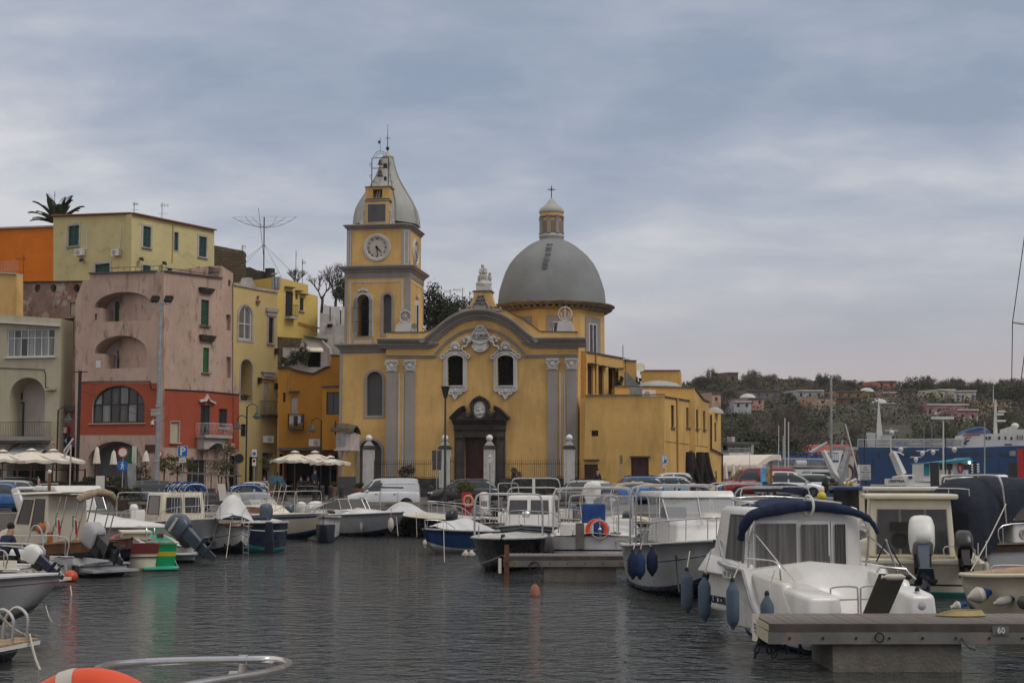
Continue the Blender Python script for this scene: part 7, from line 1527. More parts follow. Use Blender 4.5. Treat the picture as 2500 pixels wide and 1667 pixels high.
WVAN=cpaint('white_car_paint',(.55,.56,.58));SILV=cpaint('silver_car_paint',(.36,.37,.39));BLKC=cpaint('black_car_paint',(.018,.016,.022));BLUP=cpaint('blue_car_paint',(.01,.095,.27));LBLU=cpaint('light_blue_car_paint',(.2,.29,.4));SLATE=cpaint('slate_car_paint',(.085,.11,.155));REDC=cpaint('red_car_paint',(.26,.012,.018));DKG=cpaint('dark_grey_car_paint',(.035,.035,.035));BLK2=cpaint('black_roof_paint',(.02,.02,.022));MIDB=cpaint('mid_blue_car_paint',(.03,.15,.4));LB2=cpaint('sky_blue_car_paint',(.06,.26,.42))
hatch=lambda L,H:([(0,.62),(.25,.78),(.95,.92),(1.6,.95),(L*.75,.98),(L-.1,.96),(L,.86)],[(.85,.9),(1.25,1.18),(1.68,H-.05),(2.2,H),(L-.95,H-.02),(L-.5,H-.14),(L-.1,.98)])
b,g=[(0,.74),(.2,.86),(.75,1.),(1.1,1.04),(2.,1.06),(3.9,1.06),(3.96,1.)],[(.72,1.),(1.1,1.35),(1.45,1.64),(1.8,1.72),(2.6,1.74),(3.6,1.72),(3.86,1.6),(3.94,1.06)]
car('white compact delivery van with blank side panels facing left, before the church door',937,79,radians(8),4.,1.72,1.72,b,g,WVAN,'delivery_van','van',(.75,3.2),.31,[(.95,1.5,.05),(1.85,1.85,.06)],panel=(1.9,3.9),trim=RUB,rails=True)
b,g=hatch(4.,1.48);car('black hatchback facing left behind the round planter',1130,83.5,radians(10),4.,1.68,1.48,b,g,BLKC,plr=[(.95,1.6,.045),(2.15,2.15,.05),(3.2,3.,.07)])
car('tiny silver two seat city car facing left beside the golf cart',606,79,radians(10),2.6,1.52,1.54,[(0,.66),(.15,.84),(.5,.98),(1.,1.),(2.1,1.02),(2.6,.95)],[(.42,.96),(.72,1.22),(1.08,1.48),(1.5,1.54),(2.,1.51),(2.4,1.3),(2.55,1.)],SILV,wheels=(.42,2.22),r=.28,plr=[(.55,1.,.05),(1.65,1.62,.045),(2.2,2.,.1)],roofcol=SILV)
car('slate blue small boxy car with black roof facing right, behind the floodlight mast',392,79,radians(180+12),3.3,1.6,1.62,[(0,.74),(.2,.9),(.7,1.),(1.1,1.03),(3.2,1.06),(3.3,.95)],[(.62,1.),(.85,1.3),(1.1,1.55),(1.5,1.62),(2.7,1.61),(3.,1.45),(3.22,1.06)],SLATE,wheels=(.6,2.7),r=.3,plr=[(.78,1.15,.05),(1.7,1.7,.05),(2.6,2.6,.06)],roofcol=BLK2)
b,g=hatch(4.1,1.47)
car('pale silver car facing right at the far left, behind the blue one',50,79,radians(180+6),4.4,1.75,1.62,b,[(.85,.9),(1.25,1.2),(1.75,1.55),(2.4,1.62),(3.3,1.6),(4.,1.3),(4.3,.96)],SILV,plr=[(.95,1.65,.045),(2.3,2.3,.05),(3.4,3.2,.07)])
car('bright blue car facing right at the far left edge of the quay',12,74.6,radians(180+4),4.1,1.7,1.44,b,g,BLUP,plr=[(.95,1.6,.045),(2.15,2.15,.05)])
car('dark car standing behind the pale silver one by the hedge',58,85,radians(180),4.3,1.7,1.5,b,g,DKG,plr=[(.95,1.6,.045),(2.15,2.15,.05)])
car('dark grey estate with silver tailgate area seen from behind, right of the fence',1418,79.5,radians(-38),4.2,1.75,1.62,b,[(.85,.9),(1.25,1.2),(1.75,1.55),(2.4,1.62),(3.3,1.6),(3.9,1.35),(4.05,.96)],DKG,plr=[(.95,1.65,.045),(2.3,2.3,.05),(3.4,3.2,.07)],roofcol=WVAN,rails=True)
car('blue boxy hatchback with roof rails facing left, by the annex corner',1543,84,radians(9),3.55,1.6,1.56,[(0,.7),(.2,.88),(.75,.98),(1.1,1.),(3.4,1.02),(3.55,.95)],[(.68,.98),(1.05,1.28),(1.4,1.5),(1.8,1.56),(3.,1.55),(3.3,1.4),(3.5,1.02)],MIDB,wheels=(.6,2.9),plr=[(.85,1.35,.05),(1.95,1.95,.05),(2.8,2.8,.06)],rails=True)
car('light blue car with white roof behind the blue boxy hatchback',1604,85.5,radians(8),3.8,1.62,1.5,b,g,LBLU,plr=[(.95,1.6,.045),(2.15,2.15,.05),(3.1,2.95,.08)],roofcol=WVAN)  # body in pale blue car paint, roof in white paint
car('small white hatchback just right of the light blue car',1625,88,radians(8),3.5,1.6,1.52,[(0,.66),(.25,.82),(.9,.95),(3.3,.98),(3.5,.9)],[(.8,.93),(1.1,1.2),(1.5,1.45),(2.,1.52),(2.9,1.5),(3.2,1.35),(3.42,.98)],WVAN,wheels=(.6,2.85),plr=[(.95,1.5,.045),(2.1,2.1,.06)])
car('red boxy van with dark windscreen facing left in front of the poster stand',1850,91,radians(6),4.6,1.8,1.85,[(0,.8),(.2,.98),(.7,1.08),(1.1,1.1),(4.5,1.12),(4.6,1.)],[(.6,1.06),(1.,1.5),(1.35,1.78),(1.8,1.85),(4.2,1.85),(4.5,1.7),(4.56,1.12)],REDC,'delivery_van','van',(.8,3.8),.32,[(.8,1.3,.06),(2.1,2.1,.08)],panel=(2.1,4.5),trim=REDC)
car('sky blue hatchback roof seen behind the red van',1818,92,radians(4),4.,1.7,1.5,b,g,LB2,plr=[(.95,1.6,.045),(2.15,2.15,.05)])
car('white estate with red tail lights and roof rack right of the poster stand',1925,90,radians(184),4.2,1.7,1.62,b,[(.85,.9),(1.25,1.2),(1.75,1.55),(2.4,1.62),(3.3,1.6),(3.9,1.35),(4.05,.96)],WVAN,plr=[(.95,1.65,.045),(2.3,2.3,.05),(3.4,3.2,.07)],rails=True)
car('white pickup cab behind the nets right of the white estate',1962,96,radians(0),4.,1.7,1.6,b,g,WVAN)
d=77;Mg=TR(GX(528,d),d,.9,radians(172));gc=thg('golf_cart','open golf cart with black canopy roof and a white board','golf cart',Mg)
MB().hx([(-1.2,-.6,.3),(1.25,-.6,.3),(1.25,.6,.3),(-1.2,.6,.3)],[(-1.15,-.6,.62),(1.1,-.55,.66),(1.1,.55,.66),(-1.15,.6,.62)]).bd('chassis',BLKC,gc,**NS)
MB().hx([(-1.3,-.58,.45),(-.75,-.6,.45),(-.75,.6,.45),(-1.3,.58,.45)],[(-1.1,-.5,.95),(-.8,-.55,1.),(-.8,.55,1.),(-1.1,.5,.95)]).bd('cowl',SC_,gc)
for x in(-.2,.6):MB().box(x,x+.5,-.55,.55,.62,.8).box(x+.42,x+.52,-.55,.55,.8,1.2).bd('seat',BLKC,gc,**NS)
MB().hx([(-1.2,-.66,1.82),(1.7,-.66,2.),(1.7,.66,2.),(-1.2,.66,1.82)],[(-1.2,-.62,1.9),(1.7,-.62,2.08),(1.7,.62,2.08),(-1.2,.62,1.9)]).bd('canopy_roof',BLK2,gc)
for x0,x1 in((-1.05,-.9),(-.5,-.3),(.5,.5),(1.2,1.2)):
 for sg in(-1,1):MB().tb([(x0,sg*.58,.8),(x1,sg*.6,1.9)],.028,5).bd('roof_post',IR,gc)
MB().hx([(-.85,.62,.55),(-.45,.62,.55),(-.45,.65,.55),(-.85,.65,.55)],[(-.72,.62,1.45),(-.3,.62,1.45),(-.3,.65,1.45),(-.72,.65,1.45)]).bd('white_board',MMS['sign_white'],gc,**NS)
for x in(-.85,.8):
 for sg in(-1,1):wheel_parts(gc,x,sg*.52,.26,Mg,sg)
def scooter(label,px,d,rz,col,z=None):
 Mw=TR(GX(px,d),d,gz(d),rz);t=thg('scooter',label,'scooter',Mw,'scooters parked by the annex')
 for x in(-.62,.62):MB().lth([(.14,-.05),(.24,-.06),(.26,0),(.24,.06),(.14,.05)],14,M_=MT((x,0,.26))@RX90).bd('wheel',RUB,t,Mw)
 MB().loft([[VV((x,r*cos(a),z_+r2*sin(a)))for a in[2*pi*k/8 for k in range(8)]]for x,z_,r,r2 in((.1,.5,.12,.12),(.35,.62,.16,.17),(.6,.7,.15,.14),(.85,.72,.06,.05))]).bd('rear_body',col,t,Mw)
 MB().loft([[VV((x+.12*(z_-.7),y,z_))for y in(-w,0,w)]+[VV((x+.1,y,z_))for y in(w,-w)]for x,z_,w in((-.45,.35,.16),(-.45,.7,.2),(-.42,.92,.12))]).bd('leg_shield',col,t,Mw)
 MB().tb([(-.62,0,.26),(-.45,0,.95),(-.42,0,1.05)],.03,5).tb([(-.35,-.32,1.08),(-.42,0,1.02),(-.35,.32,1.08)],.022,5).bd('handlebar',IR,t,Mw)
 for sg in(-1,1):MB().tb([(-.38,sg*.26,1.08),(-.36,sg*.34,1.24)],.01,4).bll((-.36,sg*.34,1.26),(.03,.07,.05),6,5).bd('mirror',IR,t,Mw)
 MB().bll((.42,0,.82),(.36,.13,.07),10,6).bd('saddle',RUB,t,Mw);MB().box(-.4,.3,-.13,.13,.28,.34).bd('footboard',RUB,t,Mw,**NS)
for i,(px,d,rz,c,lab)in enumerate(((1652,84,1.2,SILV,'silver scooter nearest the yellow downpipe, first of the row'),(1663,85.5,1.,DKG,'dark scooter second in the row below the hanging nets'),(1682,86,1.3,DKG,'black scooter third in the row with upright mirror'),(1702,86.5,.9,SLATE,'slate coloured scooter fourth in the row under the nets'),(1722,87,1.2,DKG,'dark scooter fifth in the row near the brown downpipe'),(1742,88,1.,BLKC,'black scooter last in the row beside the annex end'),(168,80,2.6,DKG,'dark scooter parked by the hedge near the thin silver pole'))):scooter(lab,px,d,rz,c)
# == STREET FURNITURE
def pol(name,label,cat,px,d,yt,r,mat=GV,z=None,group=None,r2=None):
 z=gz(d)if z is None else z;t=thg(name,label,cat,TR(GX(px,d),d,z),group);top=P(px,yt,d);h=top.z-z;dx=0
 MB().tb([(0,0,0),(0,0,h)],[r,r2 or r],8).bd('post',mat,t);return t,h,WM[t.name]
t,h,W_=pol('floodlight_mast','tall grey mast with four floodlights and a dome camera before the pink house','floodlight mast',383,82,742,.16,GV,r2=.09)
MB().box(-.62,.6,-.04,.04,h-.04,h+.03).bd('crossbar',GV,t,**NS)
for x in(-.5,-.32,.28,.46):
 MB().hx([(x-.11,-.16,h+.16),(x+.13,-.16,h+.16),(x+.13,.12,h+.1),(x-.11,.12,h+.1)],[(x-.02,-.1,h+.48),(x+.22,-.1,h+.48),(x+.22,.2,h+.4),(x-.02,.2,h+.4)]).bd('floodlight',IR,t,**NS);MB().tb([(x,0,h),(x+.02,0,h+.18)],.02,4).bd('bracket',IR,t)
zc=P(0,1035,82).z-gz(82);MB().tb([(0,0,zc+.22),(-.32,-.05,zc+.22),(-.32,-.05,zc+.1)],.03,5).bd('camera_arm',SHW,t);MB().bll((-.32,-.05,zc),(.1,.1,.11),10,8).lth([(.1,0.),(.1,.12),(.03,.16)],10,(-.32,-.05,zc)).bd('dome_camera',SHW,t);MB().bll((-.32,-.06,zc-.05),(.085,.085,.09),10,6).bd('camera_lens',BM,t)
for zz in(992,1011,1126):zq_=P(0,zz,82).z-gz(82);MB().lth([(.17,0),(.17,.06)],10,(0,0,zq_)).bd('clamp',STL,t)
t,h,W_=pol('dark_pole','dark wooden utility pole with cables at the left edge of the pink house','pole',188,86,905,.1,IR);MB().box(-.35,.45,-.03,.03,h-.1,h-.04).bd('crossarm',IR,t,**NS)
for dx,dy,dz_ in((16,-4,-3.),(18,6,-6.)):MB().tb(sph([(0,0,h-1.2),(dx*.25,1,h-1.8+dz_*.2),(dx*.28,2,h-2.)]),.012,4).bd('cable',IR,t)
t,h,W_=pol('bent_pole','thin silver pole with a bent top rail beside the cream umbrellas','pole',171,83,1085,.05,STL);MB().tb([(0,0,h),(.02,0,h+.3),(.18,0,h+.36)][:1]+[(-.38,0,h-.75),(-.38,0,h-.35),(.12,0,h+.35)],.055,6).bd('top_rail',SHW,t)
def lantern(name,lab,px,d,yt,side,hh=0.,postb=True,z=None):
 t,h,W_=pol(name,lab,'street lamp',px,d,yt,.05,IR,z)
 if side:
  MB().tb(sph([(0,0,h-.8),(0,0,h-.1),(side*.3,0,h+.15),(side*.62,0,h),(side*.64,0,h-.22)]),.03,5).bd('arm',IR,t);c=(side*.64,0,h-.55)
 else:c=(0,0,h-.3)
 MB().lth([(.02,.36),(.05,.32),(.06,.22),(.12,.14),(.16,.02),(.27,-.06),(.29,-.12),(.24,-.14)],14,c).bd('bell_shade',M('lamp_green',(.03,.045,.042),rgh=.5,var=.1),t)
 MB().lth([(.22,-.14),(.2,-.2),(.1,-.26),(0,-.27)],12,c).bd('glass',CURT,t)
lantern('street_lamp','black bell lantern on a curved arm in front of the pink shop',137,87,1000,1);lantern('street_lamp','double bell lantern post before the lemon house door',600,90,992,1);lantern('street_lamp','bell lantern on a curved arm left of the tower shrine',783,96,1026,-1)
t=WM_t=None
o=[ob for ob in COL.objects if ob.get('label')=='double bell lantern post before the lemon house door'][0]
MB().tb(sph([(0,0,4.2),(0,0,4.9),(-.3,0,5.15),(-.55,0,5.),(-.56,0,4.8)]),.03,5).bd('arm',IR,o);MB().lth([(.02,.36),(.05,.32),(.06,.22),(.12,.14),(.16,.02),(.27,-.06),(.29,-.12),(.24,-.14)],14,(-.56,0,4.45)).bd('bell_shade',MMS['lamp_green'],o)
t,h,W_=pol('cone_lamp','slender dark green lamp post with an inverted cone head before the church','street lamp',1086.5,82,972,.085,MMS['lamp_green'],r2=.055)
MB().lth([(.06,0),(.1,.05),(.24,.62),(.25,.63),(.22,.63)],12,(0,0,h)).bd('cone_head',MMS['lamp_green'],t);MB().lth([(.3,.66),(.31,.68),(.02,.7)],12,(0,0,h)).bd('disc_cap',IR,t)
for k in range(3):a=k*2.1;MB().tb([(.2*cos(a),.2*sin(a),h+.55),(.27*cos(a),.27*sin(a),h+.68)],.012,4).bd('strut',IR,t)
t,h,W_=pol('small_lamp','short thin post with a small clear lamp in front of the church gate pillar','lamp',1196,80,1130,.04);MB().lth([(.05,0),(.09,.1),(.1,.3),(.06,.36)],10,(0,0,h)).bd('lamp_glass',CLEAR,t);MB().lth([(.1,.34),(.12,.36),(.05,.44),(0,.45)],10,(0,0,h)).bd('lamp_cap',STL,t)
BLUS=M('traffic_blue',(.004,.12,.42),rgh=.4,var=.04);SW=MMS['sign_white'];REDS=M('traffic_red',(.42,.012,.02),rgh=.4,var=.04)
def roundsign(t,h,kind,r):
 if kind=='noentry':s=MB().lth([(r,0),(r,.02),(0,.02)],28,M_=MT((0,-.06,h))@RX90).bd('sign_plate',REDS,t);MB().lth([(r*.76,0),(r*.76,.012),(0,.012)],28,M_=WM[t.name]@MT((0,-.08,h))@RX90).bd('white_disc',SW,s,I4)
 if kind=='walk':
  s=MB().lth([(r,0),(r,.02),(0,.02)],28,M_=MT((0,-.06,h))@RX90).bd('sign_plate',BLUS,t);f=MB();k=r/.3;y0,y1=-.095,-.082
  f.psm([(0.+.035*k*cos(a),h+.17*k+.035*k*sin(a))for a in[i*pi/5 for i in range(10)]],y0,y1)
  f.psm([(x*k,h+z*k)for x,z in[(-.035,.12),(.03,.12),(.05,.02),(.12,-.02),(.11,-.04),(.03,-.01),(.03,-.05),(.09,-.2),(.06,-.21),(0,-.08),(-.06,-.21),(-.1,-.2),(-.04,-.04),(-.04,.06),(-.09,-0.),(-.11,.01),(-.05,.11)]],y0,y1).bd('pedestrian_symbol',SW,s,WM[t.name])
def psign(lab,px,d,yt,wpx,hpx,sub):
 t,h,W_=pol('parking_sign',lab,'sign',px,d,yt+hpx,.03);w,hh=wpx*d/FPX,hpx*d/FPX;zc=h+hh/2
 s=MB().box(-w/2,w/2,-.07,-.04,zc-hh/2,zc+hh/2).bd('sign_plate',BLUS,t,**NS);MB().psm(ahp(-w/2+.01,zc-hh/2+.01,w/2-.01,zc+hh/2-.01),-.075,-.07,[ahp(-w/2+.03,zc-hh/2+.03,w/2-.03,zc+hh/2-.03)]).bd('white_border',SW,s,W_,**NS)
 text('P',s,W_@MT((0,-.075,zc-.01)),hh*1.,SW,bold=.014);zs=h-.05-hh*.22
 p=MB().box(-w*.34,w*.34,-.06,-.04,zs-hh*.2,zs+hh*.2).bd('sub_plate',SW,t,**NS);text(sub,p,W_@MT((0,-.062,zs)),hh*.2,DKL)
 MB().tb([(0,0,h),(0,0,h+hh)],.03,6).bd('upper_post',GV,t)
psign('blue P parking sign on a post in front of the red band house',445,84,1088,25,27,'orario');psign('blue P parking sign on a thin post beside the annex doors',1622,90,1110,13,21,'ore 8-20')
t,h,W_=pol('traffic_sign','white round no entry sign with red rim above a blue pedestrian sign','sign',299,82,1095,.035);roundsign(t,P(0,1104,82).z-gz(82),'noentry',.31);roundsign(t,P(0,1136,82).z-gz(82),'walk',.31)
t,h,W_=pol('traffic_sign','round red rimmed no entry sign half behind the floodlight mast','sign',386,88,1098,.03);roundsign(t,P(0,1107,88).z-gz(88),'noentry',.26)
t,h,W_=pol('traffic_sign','dark back of a round sign beside the bell lantern post','sign',583,88,1108,.03);MB().lth([(.3,0),(.3,.03),(0,.03)],20,M_=MT((0,-.05,P(0,1119,88).z-gz(88)))@RX90).bd('sign_plate',IR,t)
t,h,W_=pol('traffic_sign','small white sign pair with a blue arrow disc before the cafe','sign',620,88,1098,.03);z1=P(0,1107,88).z-gz(88);s=MB().box(-.15,.15,-.06,-.04,z1-.2,z1+.25).bd('sign_plate',SW,t,**NS);MB().lth([(.11,0),(.11,.01),(0,.01)],16,M_=W_@MT((0,-.065,z1))@RX90).bd('blue_disc',BLUS,s,I4)
s=MB().box(-.12,.12,-.06,-.04,z1-.75,z1-.3).bd('sign_plate',SW,t,**NS);MB().lth([(.09,0),(.09,.01),(.06,.012),(.06,0.)],16,M_=W_@MT((0,-.065,z1-.44))@RX90).bd('red_ring',REDS,s,I4)
t,h,W_=pol('traffic_sign','black back of a rectangular traffic sign beside the gate pillar','sign',1066,84,1100,.03);z1,z2=P(0,1147,84).z-gz(84),P(0,1099,84).z-gz(84);MB().box(-.28,.28,0.,.05,z1+.45,z2).box(-.25,.26,0.,.05,z1,z1+.44).bd('sign_plate',BLK2,t,**NS)
t,h,W_=pol('sign_edge','dark rectangular sign seen edge on by the annex wall','sign',1516,91,1110,.03);z1,z2=P(0,1132,91).z-gz(91),P(0,1111,91).z-gz(91);MB().box(-.06,.1,0.,.25,z1,z2).bd('sign_plate',BLK2,t,**NS)
t=thg('lifebuoy_stand','red rounded pedestal with a faded orange lifebuoy hung on it','lifebuoy stand',TR(GX(1139,71.9),71.9,.9));W_=WM[t.name]
MB().psm([(-.25,0),(.25,0),(.25,.95),(.2,1.03),(-.2,1.03),(-.25,.95)],-.16,.16).bd('pedestal',RED,t);MB().tb([(.09+.22*cos(i*pi/12),-.22,.6+.25*sin(i*pi/12))for i in range(24)],.075,8,clo=True).bd('lifebuoy',SALM,t)
MB().tb(sph([(0.,-.2,.7),(.05,-.24,.5),(.12,-.24,.48),(.14,-.24,.7),(.1,-.24,.75),(.06,-.24,.55)]),.018,5).bd('rope_coil',ROPE,t)
t=thg('service_pedestal','white cylindrical power pedestal with domed top on the quay edge','pedestal',TR(GX(1182,72.6),72.6,.9));MB().lth([(.24,0),(.24,.95),(.22,1.),(.12,1.04),(0,1.05)],16).bd('column',SW_,t);MB().box(-.16,.16,-.25,-.2,.2,.6).bd('socket_panel',GV,t)
def bnc(px0,px1,d,lab,zt=.5):
 x0,x1=GX(px0,d),GX(px1,d);t=thg('stone_bench',lab,'bench',TR(x0,d,.9),'long stone benches along the quay');L=x1-x0
 MB().box(0,L,-.25,.25,zt-.13,zt).bd('seat',STONE,t,**NS);n=max(2,int(L/1.9)+1)
 for i in range(n):x=.35+(L-.9)*i/(n-1);MB().hx([(x,-.18,0),(x+.3,-.18,0),(x+.3,.18,0),(x,.18,0)],[(x-.06,-.2,zt-.13),(x+.36,-.2,zt-.13),(x+.36,.2,zt-.13),(x-.06,.2,zt-.13)]).bd('leg',STONE,t,**NS)
for a,b_,lab in((-40,60,'stone bench on the quay at the far left before the blue car'),(318,430,'stone bench on the quay under the slate blue car'),(585,830,'very long stone bench on the quay behind the white and blue striped boat'),(835,1062,'stone bench on the quay in front of the white van'),(1215,1330,'stone bench on the quay right of the white power pedestal'),(1352,1480,'stone bench on the quay before the grey estate')):bnc(a,b_,75.5,lab)
for i,px in enumerate((695,770,787,808,834,1052,1235,1330)):
 d=86;t=thg('stone_bollard',['small stone bollard beside the blue information panel','leftmost of two close stone bollards under the cafe umbrella','second of two close stone bollards under the cafe umbrella','stone bollard next to the terracotta pot at the tower corner','stone bollard in front of the tower plinth','stone bollard just left of the dark car roof','stone bollard right of the portal behind the boat rails','stone bollard before the right gate pillar'][i],'bollard',TR(GX(px,d),d,gz(d)),'stone bollards along the pavement');MB().lth([(.19,0),(.19,.1),(.15,.13),(.13,.75),(.14,.78),(.1,.88),(0,.92)],14).bd('shaft',PLN,t)
def crown_obj(root,W_,mat,c,R,n,leaf,seed,per=40):
 link('foliage',crm('foliage',mat,R,clumps=n,per=per,leaf=leaf,cr=.35,seed=seed),root,W_@MT(c))
def plt(lab,px,d,kind,R,hz_,mat=LGG,potm=TE,pw=.45,ph=.45,leaf=.05,z=None,n=26,name='potted_tree'):
 z=gz(d)if z is None else z;t=thg(name,lab,'plant',TR(GX(px,d),d,z));W_=WM[t.name]
 if kind=='box':MB().hx([(-pw,-.25,0),(pw,-.25,0),(pw,.25,0),(-pw,.25,0)],[(-pw*1.08,-.28,ph),(pw*1.08,-.28,ph),(pw*1.08,.28,ph),(-pw*1.08,.28,ph)]).bd('planter',potm,t,**NS)
 elif kind=='pot':MB().lth([(pw*.65,0),(pw,ph*.85),(pw*1.08,ph*.86),(pw*1.08,ph),(pw*.9,ph)],16).bd('pot',potm,t)
 if hz_-R[2]>ph:MB().tb([(0,0,ph*.8),(.03,0,hz_)],[.05,.035],6).bd('stem',BARK,t)
 crown_obj(t,W_,mat,(0,0,hz_),R,n,leaf,int(px))
plt('bushy green shrub in a round planter behind the lifebuoy stand',1135,76.5,'pot',(.62,.5,.42),1.15,LYG,CONC,.55,.62,.045,name='shrub',n=34)
plt('left of two dense round orange trees under the floodlight mast',400,86,'box',(.55,.5,.55),2.15,LYG,leaf=.05);plt('right of two dense round orange trees beside the parking sign',432,86,'box',(.62,.5,.58),2.1,LYG,leaf=.05)
plt('grey green olive tree just right of the parking sign',462,86.5,'box',(.55,.5,.5),2.1,LOG,leaf=.04);plt('broad grey green olive tree above the golf cart canopy',540,86,'box',(1.,.8,.65),2.,LOG,leaf=.045,n=44);plt('taller sparse olive tree behind the broad one',552,88,'box',(.55,.5,.6),2.9,LOG,leaf=.045)
plt('thin potted tree by the cafe entrance',652,90,'pot',(.45,.4,.6),2.2,LOG,TE,.25,.4,.04,n=16);plt('terracotta potted plant at the foot of the tower',876,88,'pot',(.28,.25,.2),.75,LOG,TE,.33,.55,.04,name='potted_plant');plt('terracotta potted plant between cafe and tower plinth',813,90,'pot',(.25,.25,.2),.8,LDG,TE,.25,.65,.04,name='potted_plant')
plt('leafless bush in a planter before the pilasters',995,90.5,'pot',(.55,.4,.5),1.6,LBR,PLN,.3,.4,.06,name='bush');plt('thin leafless bush behind the right part of the railing',1262,90.5,'pot',(.4,.35,.5),1.5,LBR,PLN,.25,.4,.06,name='bush',n=14)
for px,w,lab in((1268,.45,'terracotta box planter left of two before the right railing'),(1358,.5,'terracotta box planter right of two before the right railing'),(1075,.3,'small terracotta box planter beside the black sign')):plt(lab,px,87,'box',(w,.2,.18),.5,LDG,TE,w,.36,.04,name='box_planter',n=12)
plt('spiky green plant at the foot of the annex wall',1480,91,'none',(.5,.4,.35),.5,LGG,TE,leaf=.09,name='spiky_plant');plt('spiky aloe on the annex roof left of the stairs',1513,100,'none',(.3,.3,.35),.4,LDG,z=ZY(942,100),leaf=.08,n=10,name='aloe');plt('small spiky aloe on the annex roof right of the stairs',1562,100,'none',(.2,.2,.28),.3,LDG,z=ZY(938,100),leaf=.07,n=8,name='aloe')
plt('leafy shrub with red flowers on the patio terrace, left one',722,112,'none',(.5,.4,.9),.9,LDG,z=ZY(895,112),leaf=.06,name='shrub');plt('leafy shrub with pale leaves on the patio terrace, right one',738,112,'none',(.45,.4,1.),1.,LGG,z=ZY(895,112),leaf=.06,name='shrub');plt('low tangle of plants at the left end of the patio terrace',697,112,'none',(.6,.4,.5),.4,LOG,z=ZY(893,112),leaf=.06,name='shrub')
plt('wooden planter of green shrubs under the traffic sign',320,77,'box',(.75,.3,.45),1.,LGG,WD,.8,.6,.05,n=30,name='shrub_planter');plt('dark olive bush left of the green panel',262,87,'none',(.6,.5,.6),.8,LOG,n=30,leaf=.05,name='bush');plt('tall dark bush right of the grey panel',345,87,'none',(.6,.5,.9),1.3,LDG,n=36,leaf=.05,name='bush');plt('low bush beside the white menu stand',285,85.5,'none',(.5,.4,.5),.7,LDG,n=22,leaf=.05,name='bush')
def hedge(lab,px0,px1,d,h,z):
 x0,x1=GX(px0,d),GX(px1,d);t=thg('hedge',lab,'hedge',TR(x0,d,z));mb=MB();rnd=random.Random(int(px0));L=x1-x0
 for i in range(int(420*L)):
  f=rnd.random();x=rnd.uniform(0,L)
  y,zz=(-.3+rnd.uniform(-.05,.05),rnd.uniform(0,h))if f<.72 else(rnd.uniform(-.3,.4),h+rnd.uniform(-.06,.05))
  p=VV((x,y,zz));u=VV((rnd.uniform(-1,1),rnd.uniform(-1,1),rnd.uniform(-1,1))).normalized()*.055;v=u.cross(VV((rnd.uniform(-1,1),rnd.uniform(-1,1),.3))).normalized()*.03;mb.quad(p-u,p-v,p+u,p+v)
 mb.bd('leaves',LDG,t,smooth=False,fix=False);MB().box(0,L,-.26,.4,0,h-.04).bd('core',M('hedge_core',(.02,.024,.012),rgh=.95,var=.4,vs=6),t,**NS)
hedge('lower front hedge in front of the restaurant lattice',-40,252,84,1.25,gz(84));hedge('upper rear hedge behind the white menu stand',205,300,88,1.15,gz(88)+.1);hedge('rear hedge strip at the left under the lattice fence',-40,60,86,1.3,gz(86))
F_=Fr((-40,86.5),(208,86.5),gz(86.5));t=thg('lattice_fence','dark wooden diamond lattice fence under the cream umbrellas','fence',F_.M);a,z,c,zt=F_.r(-40,1148,208,1131);mb=MB();n=int((c-a)/.14);s_=zt-z
for i in range(n):
 x=a+i*.14
 mb.hx([(x,-.01,z),(x+.03,-.01,z),(x+.03,.01,z),(x,.01,z)],[(x+s_,-.01,zt),(x+s_+.03,-.01,zt),(x+s_+.03,.01,zt),(x+s_,.01,zt)]);mb.hx([(x+s_,.012,z),(x+s_+.03,.012,z),(x+s_+.03,.03,z),(x+s_,.03,z)],[(x,.012,zt),(x+.03,.012,zt),(x+.03,.03,zt),(x,.03,zt)])
mb.bd('lattice',WD,t,F_.M,**NS)['kind']='stuff';MB().box(a,c,-.03,.03,zt,zt+.05).bd('top_rail',WD,t,F_.M,**NS)
for i in range(7):x=a+(c-a)*i/6;MB().box(x-.05,x+.05,-.05,.05,0,zt+.1).bd('post',WD,t,F_.M,**NS)
def umb(lab,px,d,yt,yb,wpx,open_=True,group='cream cafe umbrellas',n=4,mat=CREAMC):
 z0=gz(d);t=thg('umbrella',lab,'umbrella',TR(GX(px,d),d,z0),group);zt,zb=P(0,yt,d).z-z0,P(0,yb,d).z-z0;R=wpx/2*d/FPX
 if open_:
  mb=MB();rg=[]
  for f,zz in((.02,zt),(.18,zt-.1),(.5,zt-(zt-zb)*.42),(1.,zb+.15),(1.,zb-.02)):
   ring=[]
   for k in range(n*6):
    a=2*pi*k/(n*6)+pi/4+.15;e=1/max(cos(((a-.15)%(pi/2))-pi/4),.1)*.72;sag=.05*cos(6*a*n/3)*f;ring.append((R*f*e*cos(a)*1.25,R*f*e*sin(a)*1.1,zz-sag*(.4 if f<1 else 1)))
   rg.append(ring)
  mb.loft(rg,caps=False).bd('canopy',mat,t,fix=False,ang=50);MB().lth([(.06,.12),(.28,.03),(.3,0.)],10,(0,0,zt)).bd('vent_cap',mat,t)
  for k in range(4):
   a=k*pi/2+pi/4+.15;MB().tb([(0,0,zt-.12),(R*.95*cos(a)*1.2,R*.95*sin(a)*1.05,zb+.12)],.015,4).bd('rib',WD,t)
  MB().tb([(0,0,0),(0,0,zt)],.04,6).bd('pole',WOODV,t)
 else:
  MB().lth([(.03,zt),(.12,zt-.15),(.19,zt-(zt-zb)*.6),(.24,zb+.05),(.18,zb)],9).bd('canopy',mat,t,ang=25);MB().tb([(0,0,0),(0,0,zt+.1)],.03,5).bd('pole',WOODV,t)
